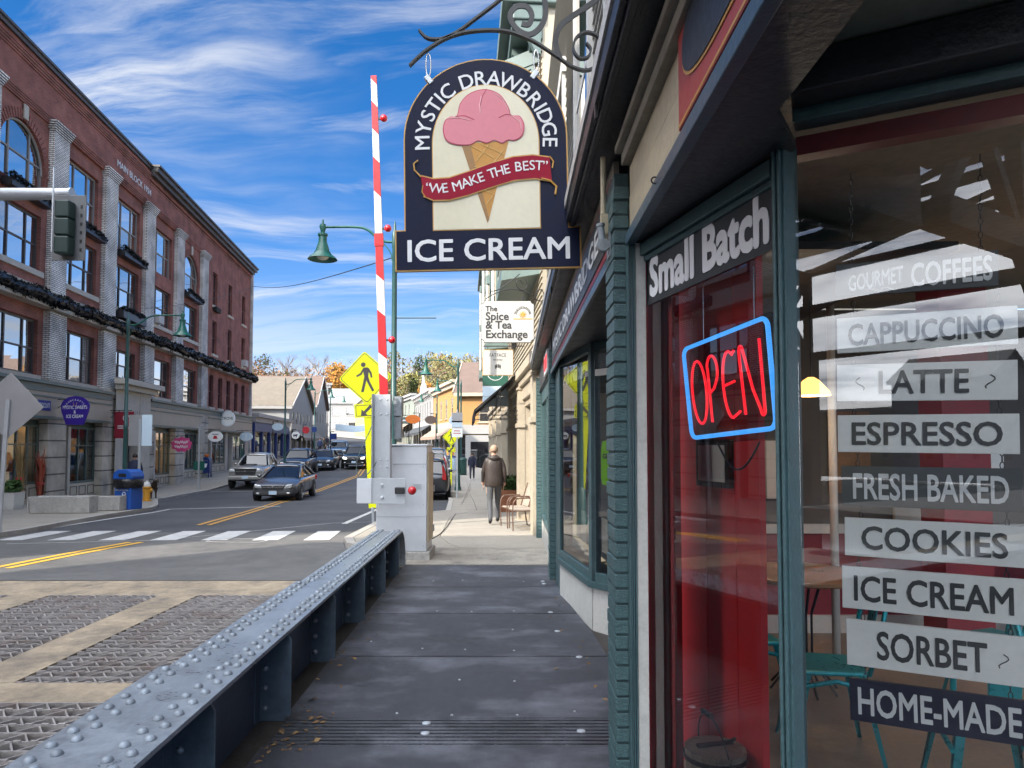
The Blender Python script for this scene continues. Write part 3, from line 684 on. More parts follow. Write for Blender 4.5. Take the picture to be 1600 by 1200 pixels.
# window head beam and porch ceiling
so('head_beam', MB().box(-.17, L2 + .4, -.14, .10, 2.70, 2.82), 'soffit_black', rot=(W2, A2), bevel=.006)
so('head_rail', MB().box(.0, L2 - .08, .055, .12, 2.585, 2.645), 'red_dark', rot=(W2, A2))
so('porch_ceiling', MB().box(.73, 3.2, 1.05, 2.1, 2.83, 2.87), 'soffit_grey')
so('fascia_beam', MB().box(.553, .725, 1.1, 3.19, 2.605, 2.98), 'soffit_black')
so('fascia_soffit', MB().prism([(.556, 3.18), (.556, 1.1), (.73, 1.1), (.735, 1.93), (.885, 2.175), (.66, 3.18)], 2.575, 2.60, 'xy'), 'soffit_black')
so('fascia_trim', MB().box(.515, .5555, 1.1, 3.20, 2.560, 2.615).box(.530, .5525, 1.1, 3.20, 2.617, 2.632), 'blue_trim', bevel=.004)
so('fascia_board', MB().box(.536, .5515, 1.1, 3.20, 2.633, 2.79).box(.538, .5515, 1.1, 3.20, 2.793, 2.93), 'cream_board', bevel=.003)
so('fascia_cap', MB().box(.50, .552, 1.1, 3.20, 2.932, 2.985).box(.47, .552, 1.1, 3.2, 2.986, 3.02), 'soffit_grey', bevel=.005)
sg = so('fascia_sign', MB().box(.522, .5355, 1.1, 2.18, 2.634, 3.0), 'red_sign')
def ell(cy, cz, ry, rz_, k=2.6, n=40):
    return [(cy + ry * math.copysign(abs(math.cos(2 * math.pi * i / n)) ** (2 / k), math.cos(2 * math.pi * i / n)), cz + rz_ * math.copysign(abs(math.sin(2 * math.pi * i / n)) ** (2 / k), math.sin(2 * math.pi * i / n))) for i in range(n)]
obj('sign_border', MB().prism(ell(1.62, 2.84, .50, .146), .5185, .5215, 'yz'), MT['gold_line'], sg)
obj('sign_panel', MB().prism(ell(1.62, 2.84, .488, .136), .5155, .5183, 'yz'), MT['black_paint'], sg)
obj('sign_line', MB().box(.5205, .5215, 1.1, 2.18, 2.640, 2.650), MT['gold_line'], sg)
so('screw_eye', MB().tube([(.51 + .012 * math.cos(R(a)), 2.50, 2.60 + .012 * math.sin(R(a))) for a in range(0, 360, 30)], .003, 6, True), 'iron_black')
# projecting eave with gutter edge, running the whole length of the shop
m = MB().box(.40, .68, 1.1, 13.2, 3.065, 3.10)
so('eave_soffit', m, 'soffit_black')
so('eave_edge', MB().box(.372, .402, 1.1, 13.2, 3.05, 3.13).box(.345, .371, 1.1, 13.22, 3.075, 3.20), 'soffit_black', bevel=.004)
so('eave_flashing', MB().box(.335, .347, 1.1, 13.23, 3.165, 3.215).box(.335, .68, 1.1, 13.23, 3.216, 3.228), 'trim_white')
for y in (1.2, 2.9, 4.6, 6.3, 8.0, 9.7, 11.4): so('eave_bracket', MB().box(.346, .358, y, y + .03, 3.02, 3.075), 'iron_black')
# recessed entrance between the two piers: sign fascia, angled display window, side window
so('entrance_soffit', MB().box(.50, 2.2, 3.46, 12.9, 2.62, 2.66), 'soffit_black')
so('entrance_trim', MB().box(.478, .50, 3.46, 8.85, 2.545, 2.60).box(.49, .52, 3.46, 8.85, 2.60, 2.625), 'blue_trim', bevel=.004)
sf = so('name_fascia', MB().box(.502, .53, 3.46, 8.85, 2.626, 3.06), 'soffit_grey')
obj('name_border', MB().box(.494, .5015, 3.50, 8.7, 2.635, 2.985), MT['red_dark'], sf)
nb = obj('name_board', MB().box(.488, .4935, 3.62, 8.6, 2.675, 2.955), MT['board_dark'], sf)
text('lettering', 'MYSTIC DRAWBRIDGE', .2, MT['letter_white'], nb, (.4855, 6.15, 2.815), rz=R(-90), width=4.4, height=.15, bold=.02, extrude=.001)
W3, A3 = (.535, 8.0, 0), math.atan2(-1.40, .20); L3 = 1.414
W4, A4 = (.742, 6.58, 0), math.atan2(-.8, .6); L4 = .95
for (w, a, L_, big) in ((W3, A3, L3, 1), (W4, A4, L4, 0)):
    so('bulkhead', MB().box(0, L_, .0, .08, -.04, .36), 'jamb_white', rot=(w, a))
    f = so('window', MB().box(-.02, L_ + .02, -.04, .07, .362, .42).box(0, L_, -.01, .06, .42, .50).box(0, .05, -.01, .06, .50, 2.62).box(L_ - .06, L_, -.012, .06, .50, 2.62).box(0, L_, -.01, .06, 2.54, 2.62), 'green_paint', rot=(w, a), bevel=.004)
    obj('pane', MB().quad((.05, .012, .5), (L_ - .06, .012, .5), (L_ - .06, .012, 2.54), (.05, .012, 2.54)), MT['shop_glass'], f)
    if big:
        b = obj('banner', MB().box(.06, L_ - .08, .020, .026, 2.30, 2.53), MT['board_dark'], f)
        text('lettering', 'All Natural', .2, MT['letter_white'], b, (.70, .017, 2.41), width=1.15, height=.18, bold=.045, extrude=.001)
        obj('inner_frame', MB().box(.06, .12, .03, .10, .5, 2.3).box(.06, L_ - .08, .03, .1, .5, .56), MT['wood_top'], f)
        for k in range(4): obj('display_card', MB().box(.2 + .28 * k, .4 + .28 * k, .2, .21, .62 + .2 * (k % 3), .95 + .2 * (k % 3)), MT['paper'], f)
    else:
        obj('transom', MB().box(.03, L_ - .05, -.006, .05, 2.30, 2.36), MT['trim_white'], f)
        gsg = obj('window_card', MB().prism([(.10, 1.36), (.12, 1.30), (.30, 1.30), (.32, 1.36), (.32, 1.62), (.30, 1.70), (.12, 1.70), (.10, 1.62)], .016, .022), mat('lime', (.25, .62, .02), .4, var=.03), f)
        text('lettering', 'Gluten', .08, MT['letter_black'], gsg, (.21, .012, 1.56), width=.17, bold=.02, extrude=.001)
so('entrance_infill', MB().box(.54, .62, 8.005, 8.855, -.04, 2.62), 'green_paint')
so('entrance_post', MB().box(.725, .775, 6.54, 6.62, .36, 2.62), 'green_paint', bevel=.006)
# far display window beyond the second pier
f = so('window', MB().box(.53, .60, 9.15, 12.85, .36, .44).box(.53, .60, 9.15, 12.85, 2.40, 2.62).box(.53, .6, 9.11, 9.25, .36, 2.6).box(.53, .6, 12.72, 12.89, .36, 2.6).box(.54, .6, 10.9, 11.0, .44, 2.4), 'green_paint')
obj('pane', MB().quad((.565, 9.25, .44), (.565, 12.72, .44), (.565, 12.72, 2.4), (.565, 9.25, 2.4)), MT['shop_glass'], f)
obj('inner_board', MB().box(.75, .78, 9.2, 12.8, .4, 2.4), mat('orange_board', (.32, .09, .04), .5, var=.25, vs=2), f)
so('bulkhead', MB().box(.54, .60, 9.12, 12.9, -.2, .36), 'jamb_white')
so('fascia_board', MB().box(.50, .53, 9.11, 12.9, 2.63, 3.06), 'board_dark')
no = so('neon_box', MB().box(.475, .499, 9.6, 10.5, 2.68, 2.98), 'board_white')
text('lettering', 'OPEN', .2, mat('red_print', (.6, .02, .03), .4, var=0, emit=(.9, .03, .04, .6)), no, (.472, 10.05, 2.83), rz=R(-90), width=.75, height=.2, bold=.03)
# upper storey: clapboards, sash windows, corner board
so('upper_wall', MB().box(.665, 3.5, 1.1, 12.95, 3.23, 8.2), 'clapboard')
cm = MB().add([(.514, 1.1, 0), (.5445, 1.1, 0), (.5445, 1.1, .118), (.534, 1.1, .118), (.514, 12.95, 0), (.5445, 12.95, 0), (.5445, 12.95, .118), (.534, 12.95, .118)], [(0, 1, 2, 3), (7, 6, 5, 4), (0, 4, 5, 1), (3, 2, 6, 7), (0, 3, 7, 4)]).mesh('clapboard'); cm.materials.append(MT['clapboard'])
for k in range(42): link('clapboard', cm, None, shop, loc=Vector(SO) + Vector((.12, 0, 3.23 + k * .117)))
for (ya, yb) in ((3.35, 4.45), (5.6, 6.7), (8.4, 9.5)):
    w = so('window', MB().box(.48, .55, ya - .12, ya, 3.75, 6.1).box(.48, .55, yb, yb + .12, 3.75, 6.1).box(.47, .55, ya - .16, yb + .16, 6.1, 6.28).box(.45, .55, ya - .16, yb + .16, 3.68, 3.75).box(.50, .55, ya, yb, 4.85, 4.93), 'trim_white'); w.location.x += .12
    obj('pane', MB().quad((.506, ya, 3.75), (.506, yb, 3.75), (.506, yb, 6.1), (.506, ya, 6.1)), MT['pane_sky'], w)
# room behind the windows
so('shop_floor', MB().prism([(.66, 3.15), (.88, 2.18), (2.4, 1.36), (6, 1.36), (6, 8), (1.0, 8), (1.0, 3.3)], -.04, .05, 'xy'), 'wood_floor')
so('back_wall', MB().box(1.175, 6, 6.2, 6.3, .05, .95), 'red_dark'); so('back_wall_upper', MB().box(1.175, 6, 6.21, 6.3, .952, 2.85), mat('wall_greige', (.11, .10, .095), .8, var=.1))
so('chair_rail', MB().box(1.4, 6, 6.16, 6.20, .9, .98).box(1.4, 6, 6.17, 6.2, .05, .2), 'trim_white')
so('inner_ceiling', MB().box(.9, 6, 2.1, 6.3, 2.88, 2.92), 'soffit_grey')
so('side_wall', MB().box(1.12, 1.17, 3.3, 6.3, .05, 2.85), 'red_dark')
so('red_partition', MB().box(-.32, .405, .30, .33, .13, 2.6).box(-.02, -.012, .296, .30, .13, 2.6).box(.23, .236, .296, .30, .13, 2.6), 'red_board', rot=(W1, A1))
so('red_return', MB().box(-.22, .078, .095, .125, .13, 2.6).box(.052, .078, .088, .095, .13, 2.6), 'red_board', rot=(W1, A1))
so('framed_certificate', MB().box(-.05, .225, .27, .298, 1.47, 1.68), 'black_paint', rot=(W1, A1)); so('certificate', MB().box(-.025, .20, .266, .2695, 1.495, 1.655), 'paper', rot=(W1, A1))
so('heating_pipe', MB().lathe([(.028, .05), (.028, 2.85)], 12, Matrix.Translation((2.30, 5.1, 0))), 'trim_white', smooth=True)
so('wall_poster', MB().box(1.0, 1.02, 3.30, 3.9, .05, .06), 'paper')
for (x, z0, z1, w_, mt_) in ((1.75, 1.1, 1.75, .35, 'paper'), (2.2, 1.2, 1.7, .3, 'trim_white'), (2.75, 1.25, 1.95, .35, 'wood_top'), (3.3, 1.0, 1.4, .3, 'paper'), (3.8, 1.3, 1.9, .45, 'board_white')):
    so('picture', MB().box(x, x + w_, 6.15, 6.19, z0, z1), mt_)
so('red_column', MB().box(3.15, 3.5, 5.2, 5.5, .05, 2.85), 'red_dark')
so('counter', MB().box(4.0, 5.6, 4.6, 5.2, .05, 1.0), 'trim_white')

# ------------------------------------------------------------------ hanging menu boards behind the coffee window, top to bottom on chains
def w2(u, v, y=.05):
    """window-plane coordinates (along, height) seen at photo pixel u, v"""
    d = ray(u, v); o = loc(W2, A2, 0, y, 0); ax = Vector((math.cos(A2), math.sin(A2), 0)); n = Vector((-math.sin(A2), math.cos(A2), 0))
    k = n.dot(o - Vector((0, 0, 0))) / n.dot(Vector((d.x, d.y, 0))); p = Vector((d.x * k, d.y * k, CAM_H + d.z * k))
    return (p - o).dot(ax), p.z
BOARDS = [('GOURMET COFFEES', 1306, 1560, 414, 466, 392, 446, 0), ('CAPPUCCINO', 1308, 1590, 498, 553, 478, 537, 1), ('LATTE', 1308, 1590, 571, 627, 562, 625, 1),
          ('ESPRESSO', 1309, 1593, 649, 706, 646, 710, 1), ('FRESH BAKED', 1315, 1598, 728, 789, 732, 801, 0), ('COOKIES', 1320, 1606, 808, 867, 822, 888, 1),
          ('ICE CREAM', 1316, 1606, 884, 948, 905, 978, 1), ('SORBET', 1323, 1612, 968, 1035, 994, 1078, 1), ('HOME-MADE', 1328, 1612, 1059, 1123, 1095, 1168, 2)]
where = {0: 'topmost on the chains', 1: 'second from the top', 2: 'third from the top', 3: 'above the dark bakery board', 4: 'in the middle of the chains', 5: 'under the bakery board', 6: 'above the sorbet board', 7: 'above the lowest board', 8: 'lowest on the chains'}
prev = None; cring = MB().tube([(.0055 * math.cos(R(a)), 0, .010 * math.sin(R(a))) for a in range(0, 360, 36)], .0014, 5, True).mesh('chain_link'); cring.materials.append(MT['chrome'])
for i, (tx, u0, u1, tl, bl, tr, br, st) in enumerate(BOARDS):
    a = w2(u0, tl); b = w2(u0, bl); c = w2(u1, tr); d = w2(u1, br)
    wd = ((c[0] - a[0]) + (d[0] - b[0])) / 2; ht = ((a[1] - b[1]) + (c[1] - d[1])) / 2; cx = (a[0] + b[0] + c[0] + d[0]) / 4; cz = (a[1] + b[1] + c[1] + d[1]) / 4
    tilt = -math.atan2((c[1] + d[1] - a[1] - b[1]) / 2, wd)
    root = obj('menu_board', MB().box(-wd / 2, wd / 2, -.006, .006, -ht / 2, ht / 2), MT['board_white' if st == 1 else 'board_dark' if st == 0 else 'navy'], bevel=.0015)
    p = loc(W2, A2, cx, .05, cz); root.location = p; root.rotation_euler = (0, tilt, A2)
    root['label'] = '%s menu board reading %s, %s' % ('white' if st == 1 else 'dark grey' if st == 0 else 'navy', tx.title().lower(), where[i]); root['category'] = 'menu board'; root['group'] = 'menu boards in the shop window'
    lm = MT['letter_black'] if st == 1 else MT['letter_white']
    if tx.startswith('GOURMET'):
        text('lettering', 'GOURMET', .05, lm, root, (-wd * .235, -.0095, -.004), ry=R(-7), width=wd * .36, height=ht * .5, bold=.02, shear=.25, extrude=.001)
        text('lettering', 'COFFEES', .06, lm, root, (wd * .225, -.0095, 0), ry=R(-1), width=wd * .48, height=ht * .72, bold=.025, extrude=.001)
        obj('swash', MB().tube([(-wd * .3 + wd * .2 * t / 10, -.008, -ht * .36 + .004 * math.sin(t * 1.2)) for t in range(11)], .002, 5), lm, root)
    else:
        fx = {'CAPPUCCINO': .86, 'LATTE': .50, 'ESPRESSO': .83, 'FRESH BAKED': .86, 'COOKIES': .80, 'ICE CREAM': .86, 'SORBET': .60, 'HOME-MADE': .90}[tx]
        text('lettering', tx, .08, lm, root, (0 if tx != 'SORBET' else -.01, -.0095, 0), width=wd * fx, height=ht * (.62 if st == 1 else .66), bold=.018, extrude=.001)
        if tx in ('LATTE', 'SORBET'):
            for s in ((-1, 1) if tx == 'LATTE' else (1,)):
                obj('flourish', MB().tube([(s * (wd * .36 + .012 * math.sin(t * .9)), -.008, .016 - .0065 * t) for t in range(7)], .0016, 5), lm, root)
    for s in (-1, 1):                                     # chain up to the board above
        z0 = ht / 2; n = 6 if i else 14
        m = MB(); step = (.018 if i else .0205)
        for k in range(3 if i else n):
            Mx = Matrix.Translation((s * wd * .40, .0, z0 + .008 + k * step)) @ Matrix.Rotation(R(90) * (k % 2), 4, 'Z')
            m.add([v.co for v in cring.vertices], [tuple(pp.vertices) for pp in cring.polygons], Mx)
        obj('chain', m, MT['iron_black'], root)
# ------------------------------------------------------------------ neon OPEN sign hung behind the first window
ng = empty('neon_sign', loc(W1, A1, .60, .04, 1.69), A1, label='glowing red and blue neon open sign hanging behind the first window', cat='neon sign')
CQ = [(.29, 2.048), (.875, 2.082), (.918, 1.71), (.356, 1.683)]
def bil(s, t):                                            # s along, t down, both 0..1 -> local x, z
    a = Vector(CQ[0]).lerp(Vector(CQ[1]), s); b = Vector(CQ[3]).lerp(Vector(CQ[2]), s); p = a.lerp(b, t); return (p.x - .60, 0, p.y - 1.69)
def rr(k=.09, e=0.0, n=5, asp=1.55):
    out = []
    for (cx, cy, a0) in ((k, k * asp, 180), (1 - k, k * asp, 270), (1 - k, 1 - k * asp, 0), (k, 1 - k * asp, 90)):
        out += [(cx + (k + e) * math.cos(R(a0 + 90 * i / n)), cy + (k * asp + e * asp) * math.sin(R(a0 + 90 * i / n))) for i in range(n + 1)]
    return [bil(*q) for q in out]
acr = bpy.data.materials.new('acrylic'); acr.use_nodes = True
nt = acr.node_tree; nt.nodes.clear(); _t = nt.nodes.new('ShaderNodeBsdfTransparent'); _t.inputs[0].default_value = (.45, .47, .5, 1); _o = nt.nodes.new('ShaderNodeOutputMaterial'); nt.links.new(_t.outputs[0], _o.inputs[0])
q = rr(.09, .05); m = MB(); n = len(q)
m.add([(p[0], .03, p[2]) for p in q], [tuple(range(n - 1, -1, -1))]); obj('backing', m, acr, ng)
nb_ = mat('neon_blue', (.03, .25, .6), .3, var=0, emit=(.05, .30, .80, .55)); nr_ = mat('neon_red', (.6, .01, .02), .3, var=0, emit=(.85, .010, .02, .65)); mat('neon_off', (.30, .02, .03), .25, var=0)
obj('border_tube', MB().tube([(p[0], -.008, p[2]) for p in rr(.06)], .0085, 8, True), nb_, ng, smooth=True)
def stroke(P): return MB().tube([(bil(s, t)[0], -.008, bil(s, t)[2]) for s, t in P], .0052, 8)
def arc(cx, cy, rx, ry, a0, a1, n=16): return [(cx + rx * math.cos(R(a0 + (a1 - a0) * i / n)), cy + ry * math.sin(R(a0 + (a1 - a0) * i / n))) for i in range(n + 1)]
L_O = arc(.165, .52, .095, .34, -90, 262, 26)
L_P = [(.30, .86), (.30, .30)] + arc(.355, .33, .065, .155, 200, 400, 12) + [(.36, .52), (.31, .55)]
L_E = [(.63, .20)] + arc(.56, .52, .085, .33, -60, -270, 20) + [(.645, .80)]
L_E2 = [(.49, .52), (.61, .50)]
L_N = [(.70, .84), (.685, .30)] + arc(.705, .24, .02, .06, 180, 330, 6) + [(.80, .62), (.865, .82)] + arc(.885, .82, .02, .05, 160, 20, 6) + [(.905, .5), (.905, .17)]
for nm, P in (('letter_tube', L_O), ('letter_tube', L_P), ('letter_tube', L_E), ('letter_tube', L_E2), ('letter_tube', L_N)): obj(nm, stroke(P), nr_, ng, smooth=True)
obj('power_cord', MB().tube([(bil(.25 + .5 * t / 12, 1.05)[0], .02, bil(.5, 1.03)[2] - .10 * math.sin(math.pi * t / 12) - .02) for t in range(13)], .004, 6), MT['iron_black'], ng)
obj('hanging_chain', MB().tube([(bil(.2, 0)[0], .02, 2.28 - 1.69), (bil(.2, 0)[0], .02, bil(.2, -.02)[2])], .002, 5).tube([(bil(.8, 0)[0], .02, 2.28 - 1.69), (bil(.8, 0)[0], .02, bil(.8, -.02)[2])], .002, 5), MT['chrome'], ng)
# ------------------------------------------------------------------ wooden ice cream bucket on the window sill
bk = empty('wooden_bucket', loc(W1, A1, .2556, .175, .136), A1, label='old wooden ice cream maker bucket with wire handle on the window sill', cat='bucket')
for k in range(14):
    a0 = 2 * math.pi * k / 14; a1 = a0 + 2 * math.pi / 14 - .02; m = MB(); r0, r1 = .108, .126
    P = [(r * math.cos(a), r * math.sin(a)) for r, a in ((r0, a0), (r0, a1), (r0 - .014, a1), (r0 - .014, a0))]; Q = [(x * r1 / r0, y * r1 / r0) for x, y in P]
    m.add([(x, y, 0) for x, y in P] + [(x, y, .275) for x, y in Q], [(0, 3, 2, 1), (4, 5, 6, 7), (0, 1, 5, 4), (1, 2, 6, 5), (2, 3, 7, 6), (3, 0, 4, 7)])
    obj('stave', m, MT['bucket_wood'], bk, bevel=.002)
for z in (.06, .235): obj('hoop', MB().lathe([(.110 + .018 * z / .275, z), (.113 + .018 * z / .275, z), (.1135 + .018 * z / .275, z + .018), (.110 + .018 * z / .275, z + .018)], 28, cap=False), MT['iron_black'], bk)
obj('lid', MB().lathe([(.02, .262), (.108, .262), (.110, .272), (.085, .278), (.05, .282), (.012, .284)], 24), MT['bucket_wood'], bk, smooth=30)
obj('crank', MB().box(-.01, .01, -.08, .08, .283, .295).tube([(0, .07, .29), (.02, .08, .31)], .008, 6), MT['iron_black'], bk)
obj('handle', MB().tube([(-.125 * math.cos(R(a)), -.03 * math.sin(R(a)), .22 + .19 * math.sin(R(a))) for a in range(0, 181, 12)], .003, 6).tube([(-.045, -.03, .41), (.03, -.03, .412)], .011, 8), MT['iron_black'], bk)
# ------------------------------------------------------------------ teal metal cafe chairs and a table inside
def metal_chair(p, rz, label):
    c = empty('metal_chair', p, rz, label, 'chair', 'teal chairs inside the shop')
    obj('seat', MB().prism([(-.18, -.17), (.18, -.17), (.165, .17), (-.165, .17)], .44, .465, 'xy'), MT['teal_metal'], c, bevel=.012)
    for sx in (-1, 1):
        for sy in (-1, 1):
            m = MB(); a = Vector((sx * .155, sy * .145, .45)); b = Vector((sx * .225, sy * .225, 0))
            q = [(-.03, 0), (.03, 0)]
            m.add([a + Vector((-.035 * sx, 0, 0)), a, a + Vector((0, -.035 * sy, 0)), b + Vector((-.018 * sx, 0, 0)), b, b + Vector((0, -.018 * sy, 0))], [(0, 1, 4, 3), (1, 2, 5, 4), (3, 4, 1, 0), (4, 5, 2, 1), (0, 2, 1), (3, 4, 5)])
            o = obj('leg', m, MT['teal_metal'], c); s = o.modifiers.new('s', 'SOLIDIFY'); s.thickness = .006
    obj('apron', MB().tube([(-.16, -.165, .40), (0, -.18, .425), (.16, -.165, .40)], .012, 6).tube([(-.175, -.17, .38), (-.18, 0, .42), (-.175, .17, .38)], .012, 6).tube([(.175, -.17, .38), (.18, 0, .42), (.175, .17, .38)], .012, 6), MT['teal_metal'], c)
    obj('back_frame', MB().tube([(-.165, .16, .45), (-.18, .205, .62), (-.185, .235, .78), (-.15, .25, .84), (0, .255, .855), (.15, .25, .84), (.185, .235, .78), (.18, .205, .62), (.165, .16, .45)], .0125, 8), MT['teal_metal'], c, smooth=True)
    m = MB()
    for k in range(6):
        z0 = .45 + k * .065; y0 = .165 + .09 * k / 6; m.quad((-.055, y0, z0), (.055, y0, z0), (.055, y0 + .015, z0 + .065), (-.055, y0 + .015, z0 + .065))
    o = obj('back_splat', m, MT['teal_metal'], c); s = o.modifiers.new('s', 'SOLIDIFY'); s.thickness = .006
    return c
metal_chair((1.66, 3.80, .05), R(-100), 'teal metal cafe chair beside the wooden table nearest the corner post')
metal_chair((1.98, 3.02, .05), R(165), 'teal metal cafe chair in the middle behind the sorbet board')
metal_chair((2.62, 3.35, .05), R(60), 'teal metal cafe chair on the right behind the lowest menu boards')
metal_chair((1.40, 4.35, .05), R(95), 'teal metal cafe chair seen between red partition and corner post')
metal_chair((2.9, 4.3, .05), R(200), 'teal metal cafe chair at the back near the red column')
tb = empty('cafe_table', (1.92, 4.75, .05), label='round brown wooden cafe table on black wire legs inside the shop', cat='table')
obj('table_top', MB().lathe([(.40, .735), (.415, .745), (.415, .765), (.40, .772), (.01, .772)], 32), MT['wood_top'], tb, smooth=30)
for k in range(8):
    a = 2 * math.pi * k / 8
    obj('wire_leg', MB().tube([(.13 * math.cos(a), .13 * math.sin(a), .735), (.06 * math.cos(a), .06 * math.sin(a), .5), (.06 * math.cos(a), .06 * math.sin(a), .2), (.22 * math.cos(a), .22 * math.sin(a), 0.01)], .008, 6), MT['iron_black'], tb)
# ------------------------------------------------------------------ hanging ice cream sign on its scrolled iron bracket
SY = 4.5
def sp(u, v, y=SY): return at(u, v, y)
hs = empty('hanging_sign', (-.15, SY, 2.76), R(-1), label='navy hanging sign with pink ice cream cone above the walkway', cat='sign')
hs.rotation_euler = (0, R(-.9), R(-1.5))
c0 = at(763, 420, SY); hs.location = (c0.x, SY, c0.z)
def L2s(u, v): p = at(u, v, SY); return (p.x - c0.x, p.z - c0.z)
def outl(e=0):
    a, b = L2s(620, 420), L2s(906, 420); top = L2s(0, 360)[1]; l, r = L2s(637.5, 0)[0], L2s(886.5, 0)[0]; zt = L2s(0, 96)[1]
    cx, rad = (l + r) / 2, (r - l) / 2; zc = L2s(0, 218)[1]; rz_ = zt - zc
    P = [(a[0] - e, 0 - e), (b[0] + e, 0 - e), (b[0] + e, top + e), (r + e, top + e)]
    P += [(cx + (rad + e) * math.cos(R(t)), zc + (rz_ + e) * math.sin(R(t))) for t in range(0, 181, 6)] + [(l - e, top + e), (a[0] - e, top + e)]
    return P, cx, zc, rad, rz_
P, cx, zc, rad, rzz = outl()
obj('sign_edge', MB().prism(outl(.009)[0], -.016, .016), MT['gold_line'], hs)
obj('sign_panel', MB().prism(P, -.020, .020), MT['navy'], hs)
il, ir = L2s(681, 0)[0], L2s(844, 0)[0]; ib, itop = L2s(0, 360)[1] + .004, L2s(0, 136)[1]; icx, irad = (il + ir) / 2, (ir - il) / 2; izc = L2s(0, 225)[1]
def inner(e): return [(il - e, ib - e), (ir + e, ib - e)] + [(icx + (irad + e) * math.cos(R(t)), izc + (itop - izc + e) * math.sin(R(t))) for t in range(0, 181, 6)]
obj('inner_border', MB().prism(inner(.006), -.0225, -.020), MT['gold_line'], hs); obj('inner_panel', MB().prism(inner(0), -.025, -.0226), MT['sign_cream'], hs)
def poly(pts, a, b): return MB().prism([L2s(*p) for p in pts][::-1], a, b)
def ptube(pts, r, y=-.030, m=None): return (m or MB()).tube([(L2s(*p)[0], y, L2s(*p)[1]) for p in pts], r, 5)
def smooth_poly(pts, n=6):
    out = []; N = len(pts)
    for i in range(N):
        p0, p1, p2, p3 = [Vector(pts[(i + k - 1) % N]) for k in range(4)]
        for j in range(n):
            t = j / n; out.append(tuple(.5 * ((2 * p1) + (p2 - p0) * t + (2 * p0 - 5 * p1 + 4 * p2 - p3) * t * t + (3 * p1 - p0 - 3 * p2 + p3) * t ** 3)))
    return out
cone = [(724, 226), (798, 224), (764, 350)]
obj('cone', poly(cone, -.0275, -.0252), MT['cone'], hs); obj('cone_shade', poly([(724, 226), (738, 226), (766, 345), (763, 350)], -.0285, -.0277), MT['cone_shade'], hs)
m = MB()
for a, b in (((735, 228), (775, 250)), ((752, 226), (790, 245)), ((745, 262), (776, 281)), ((748, 254), (768, 228)), ((757, 278), (790, 238)), ((760, 300), (775, 306)), ((762, 322), (773, 307))): ptube([a, b], .0022, -.0290, m)
obj('waffle_lines', m, MT['cone_line'], hs)
scoop = smooth_poly([(718, 183), (724, 163), (740, 148), (764, 143), (786, 152), (799, 172), (803, 184), (816, 186), (823, 200), (820, 216), (808, 224), (798, 223), (788, 228), (776, 223), (764, 227), (750, 223), (738, 229), (716, 228), (701, 221), (696, 206), (699, 191), (708, 184)])
obj('scoop_outline', MB().prism([(x, z) for x, z in [L2s(*p) for p in scoop]][::-1], -.0312, -.0292), MT['pink_line'], hs)
cc = Vector((760, 190)); obj('scoop', MB().prism([L2s(*(cc + (Vector(p) - cc) * .972)) for p in scoop][::-1], -.0330, -.0313), MT['pink'], hs)
obj('scoop_lines', ptube([(765, 143), (758, 155), (755, 168)], .002, -.0335, ptube([(716, 184), (730, 183), (745, 190)], .002, -.0335, ptube([(803, 184), (793, 183), (783, 188)], .002, -.0335))), MT['pink_line'], hs)
obj('scoop_shine', ptube([(757, 154), (754, 168), (755, 180)], .0035, -.0335, ptube([(776, 149), (790, 160), (798, 176)], .0022, -.0335, ptube([(805, 187), (816, 195), (818, 206)], .003, -.0335, ptube([(704, 187), (722, 186), (738, 191)], .0025, -.0335)))), MT['pink_hi'], hs)
top_ = [(661, 276), (680, 281), (705, 280), (735, 271), (770, 259), (805, 250), (835, 248), (861, 252)]; bot = [(864, 288), (838, 283), (806, 285), (770, 295), (735, 306), (705, 313), (680, 313), (664, 306)]
obj('ribbon_border', poly([(a, b - 2) for a, b in top_] + [(a, b + 2) for a, b in bot], -.0340, -.0335), MT['gold_line'], hs); obj('ribbon', poly(top_ + bot, -.0362, -.0342), MT['ribbon'], hs)
obj('ribbon_curls', ptube([(657, 251), (650, 256), (651, 266), (661, 277)], .0055, -.034, ptube([(861, 250), (867, 258), (865, 268)], .0045, -.034, ptube([(848, 284), (862, 288), (871, 297), (869, 309)], .0065, -.034, ptube([(664, 290), (662, 300), (668, 309)], .004, -.034)))), MT['gold_line'], hs)
bm = bmesh.new(); s = '“WE MAKE THE BEST”'
rp = [(668, 294), (690, 297), (715, 294), (745, 284), (775, 274), (805, 266.5), (835, 264), (858, 266)]
ws = [{'I': .45, ' ': .5, 'M': 1.15, 'W': 1.3, '“': .6, '”': .6, 'T': .85, 'S': .8, 'E': .8}.get(ch, .95) for ch in s]; acc = 0
for ch, q in zip(s, ws):
    u = 668 + (858 - 668) * (acc + q / 2) / sum(ws); acc += q
    if ch == ' ': continue
    v = interp([(a, b) for a, b in rp], u); sl = (interp(rp, u + 6) - interp(rp, u - 6)) / 12; me = text_mesh(ch, .088, bold=.004)
    x, z = L2s(u, v); me.transform(Matrix.Translation((x, -.0372, z)) @ Matrix.Rotation(math.atan(sl), 4, 'Y')); bm.from_mesh(me); bpy.data.meshes.remove(me)
me = bpy.data.meshes.new('ribbon_lettering'); bm.to_mesh(me); bm.free(); link('ribbon_lettering', me, MT['letter_white'], hs)
text('lettering', 'ICE CREAM', .15, MT['letter_white'], hs, (L2s(764, 391)[0], -.0215, L2s(0, 391)[1]), width=L2s(889, 0)[0] - L2s(640, 0)[0], height=.145, bold=.016)
arc_text('arched_lettering', 'MYSTIC DRAWBRIDGE', .135, MT['letter_white'], hs, (icx + .003, L2s(0, 222)[1]), .405, 188, -8, -.0215, 1.0, .008)
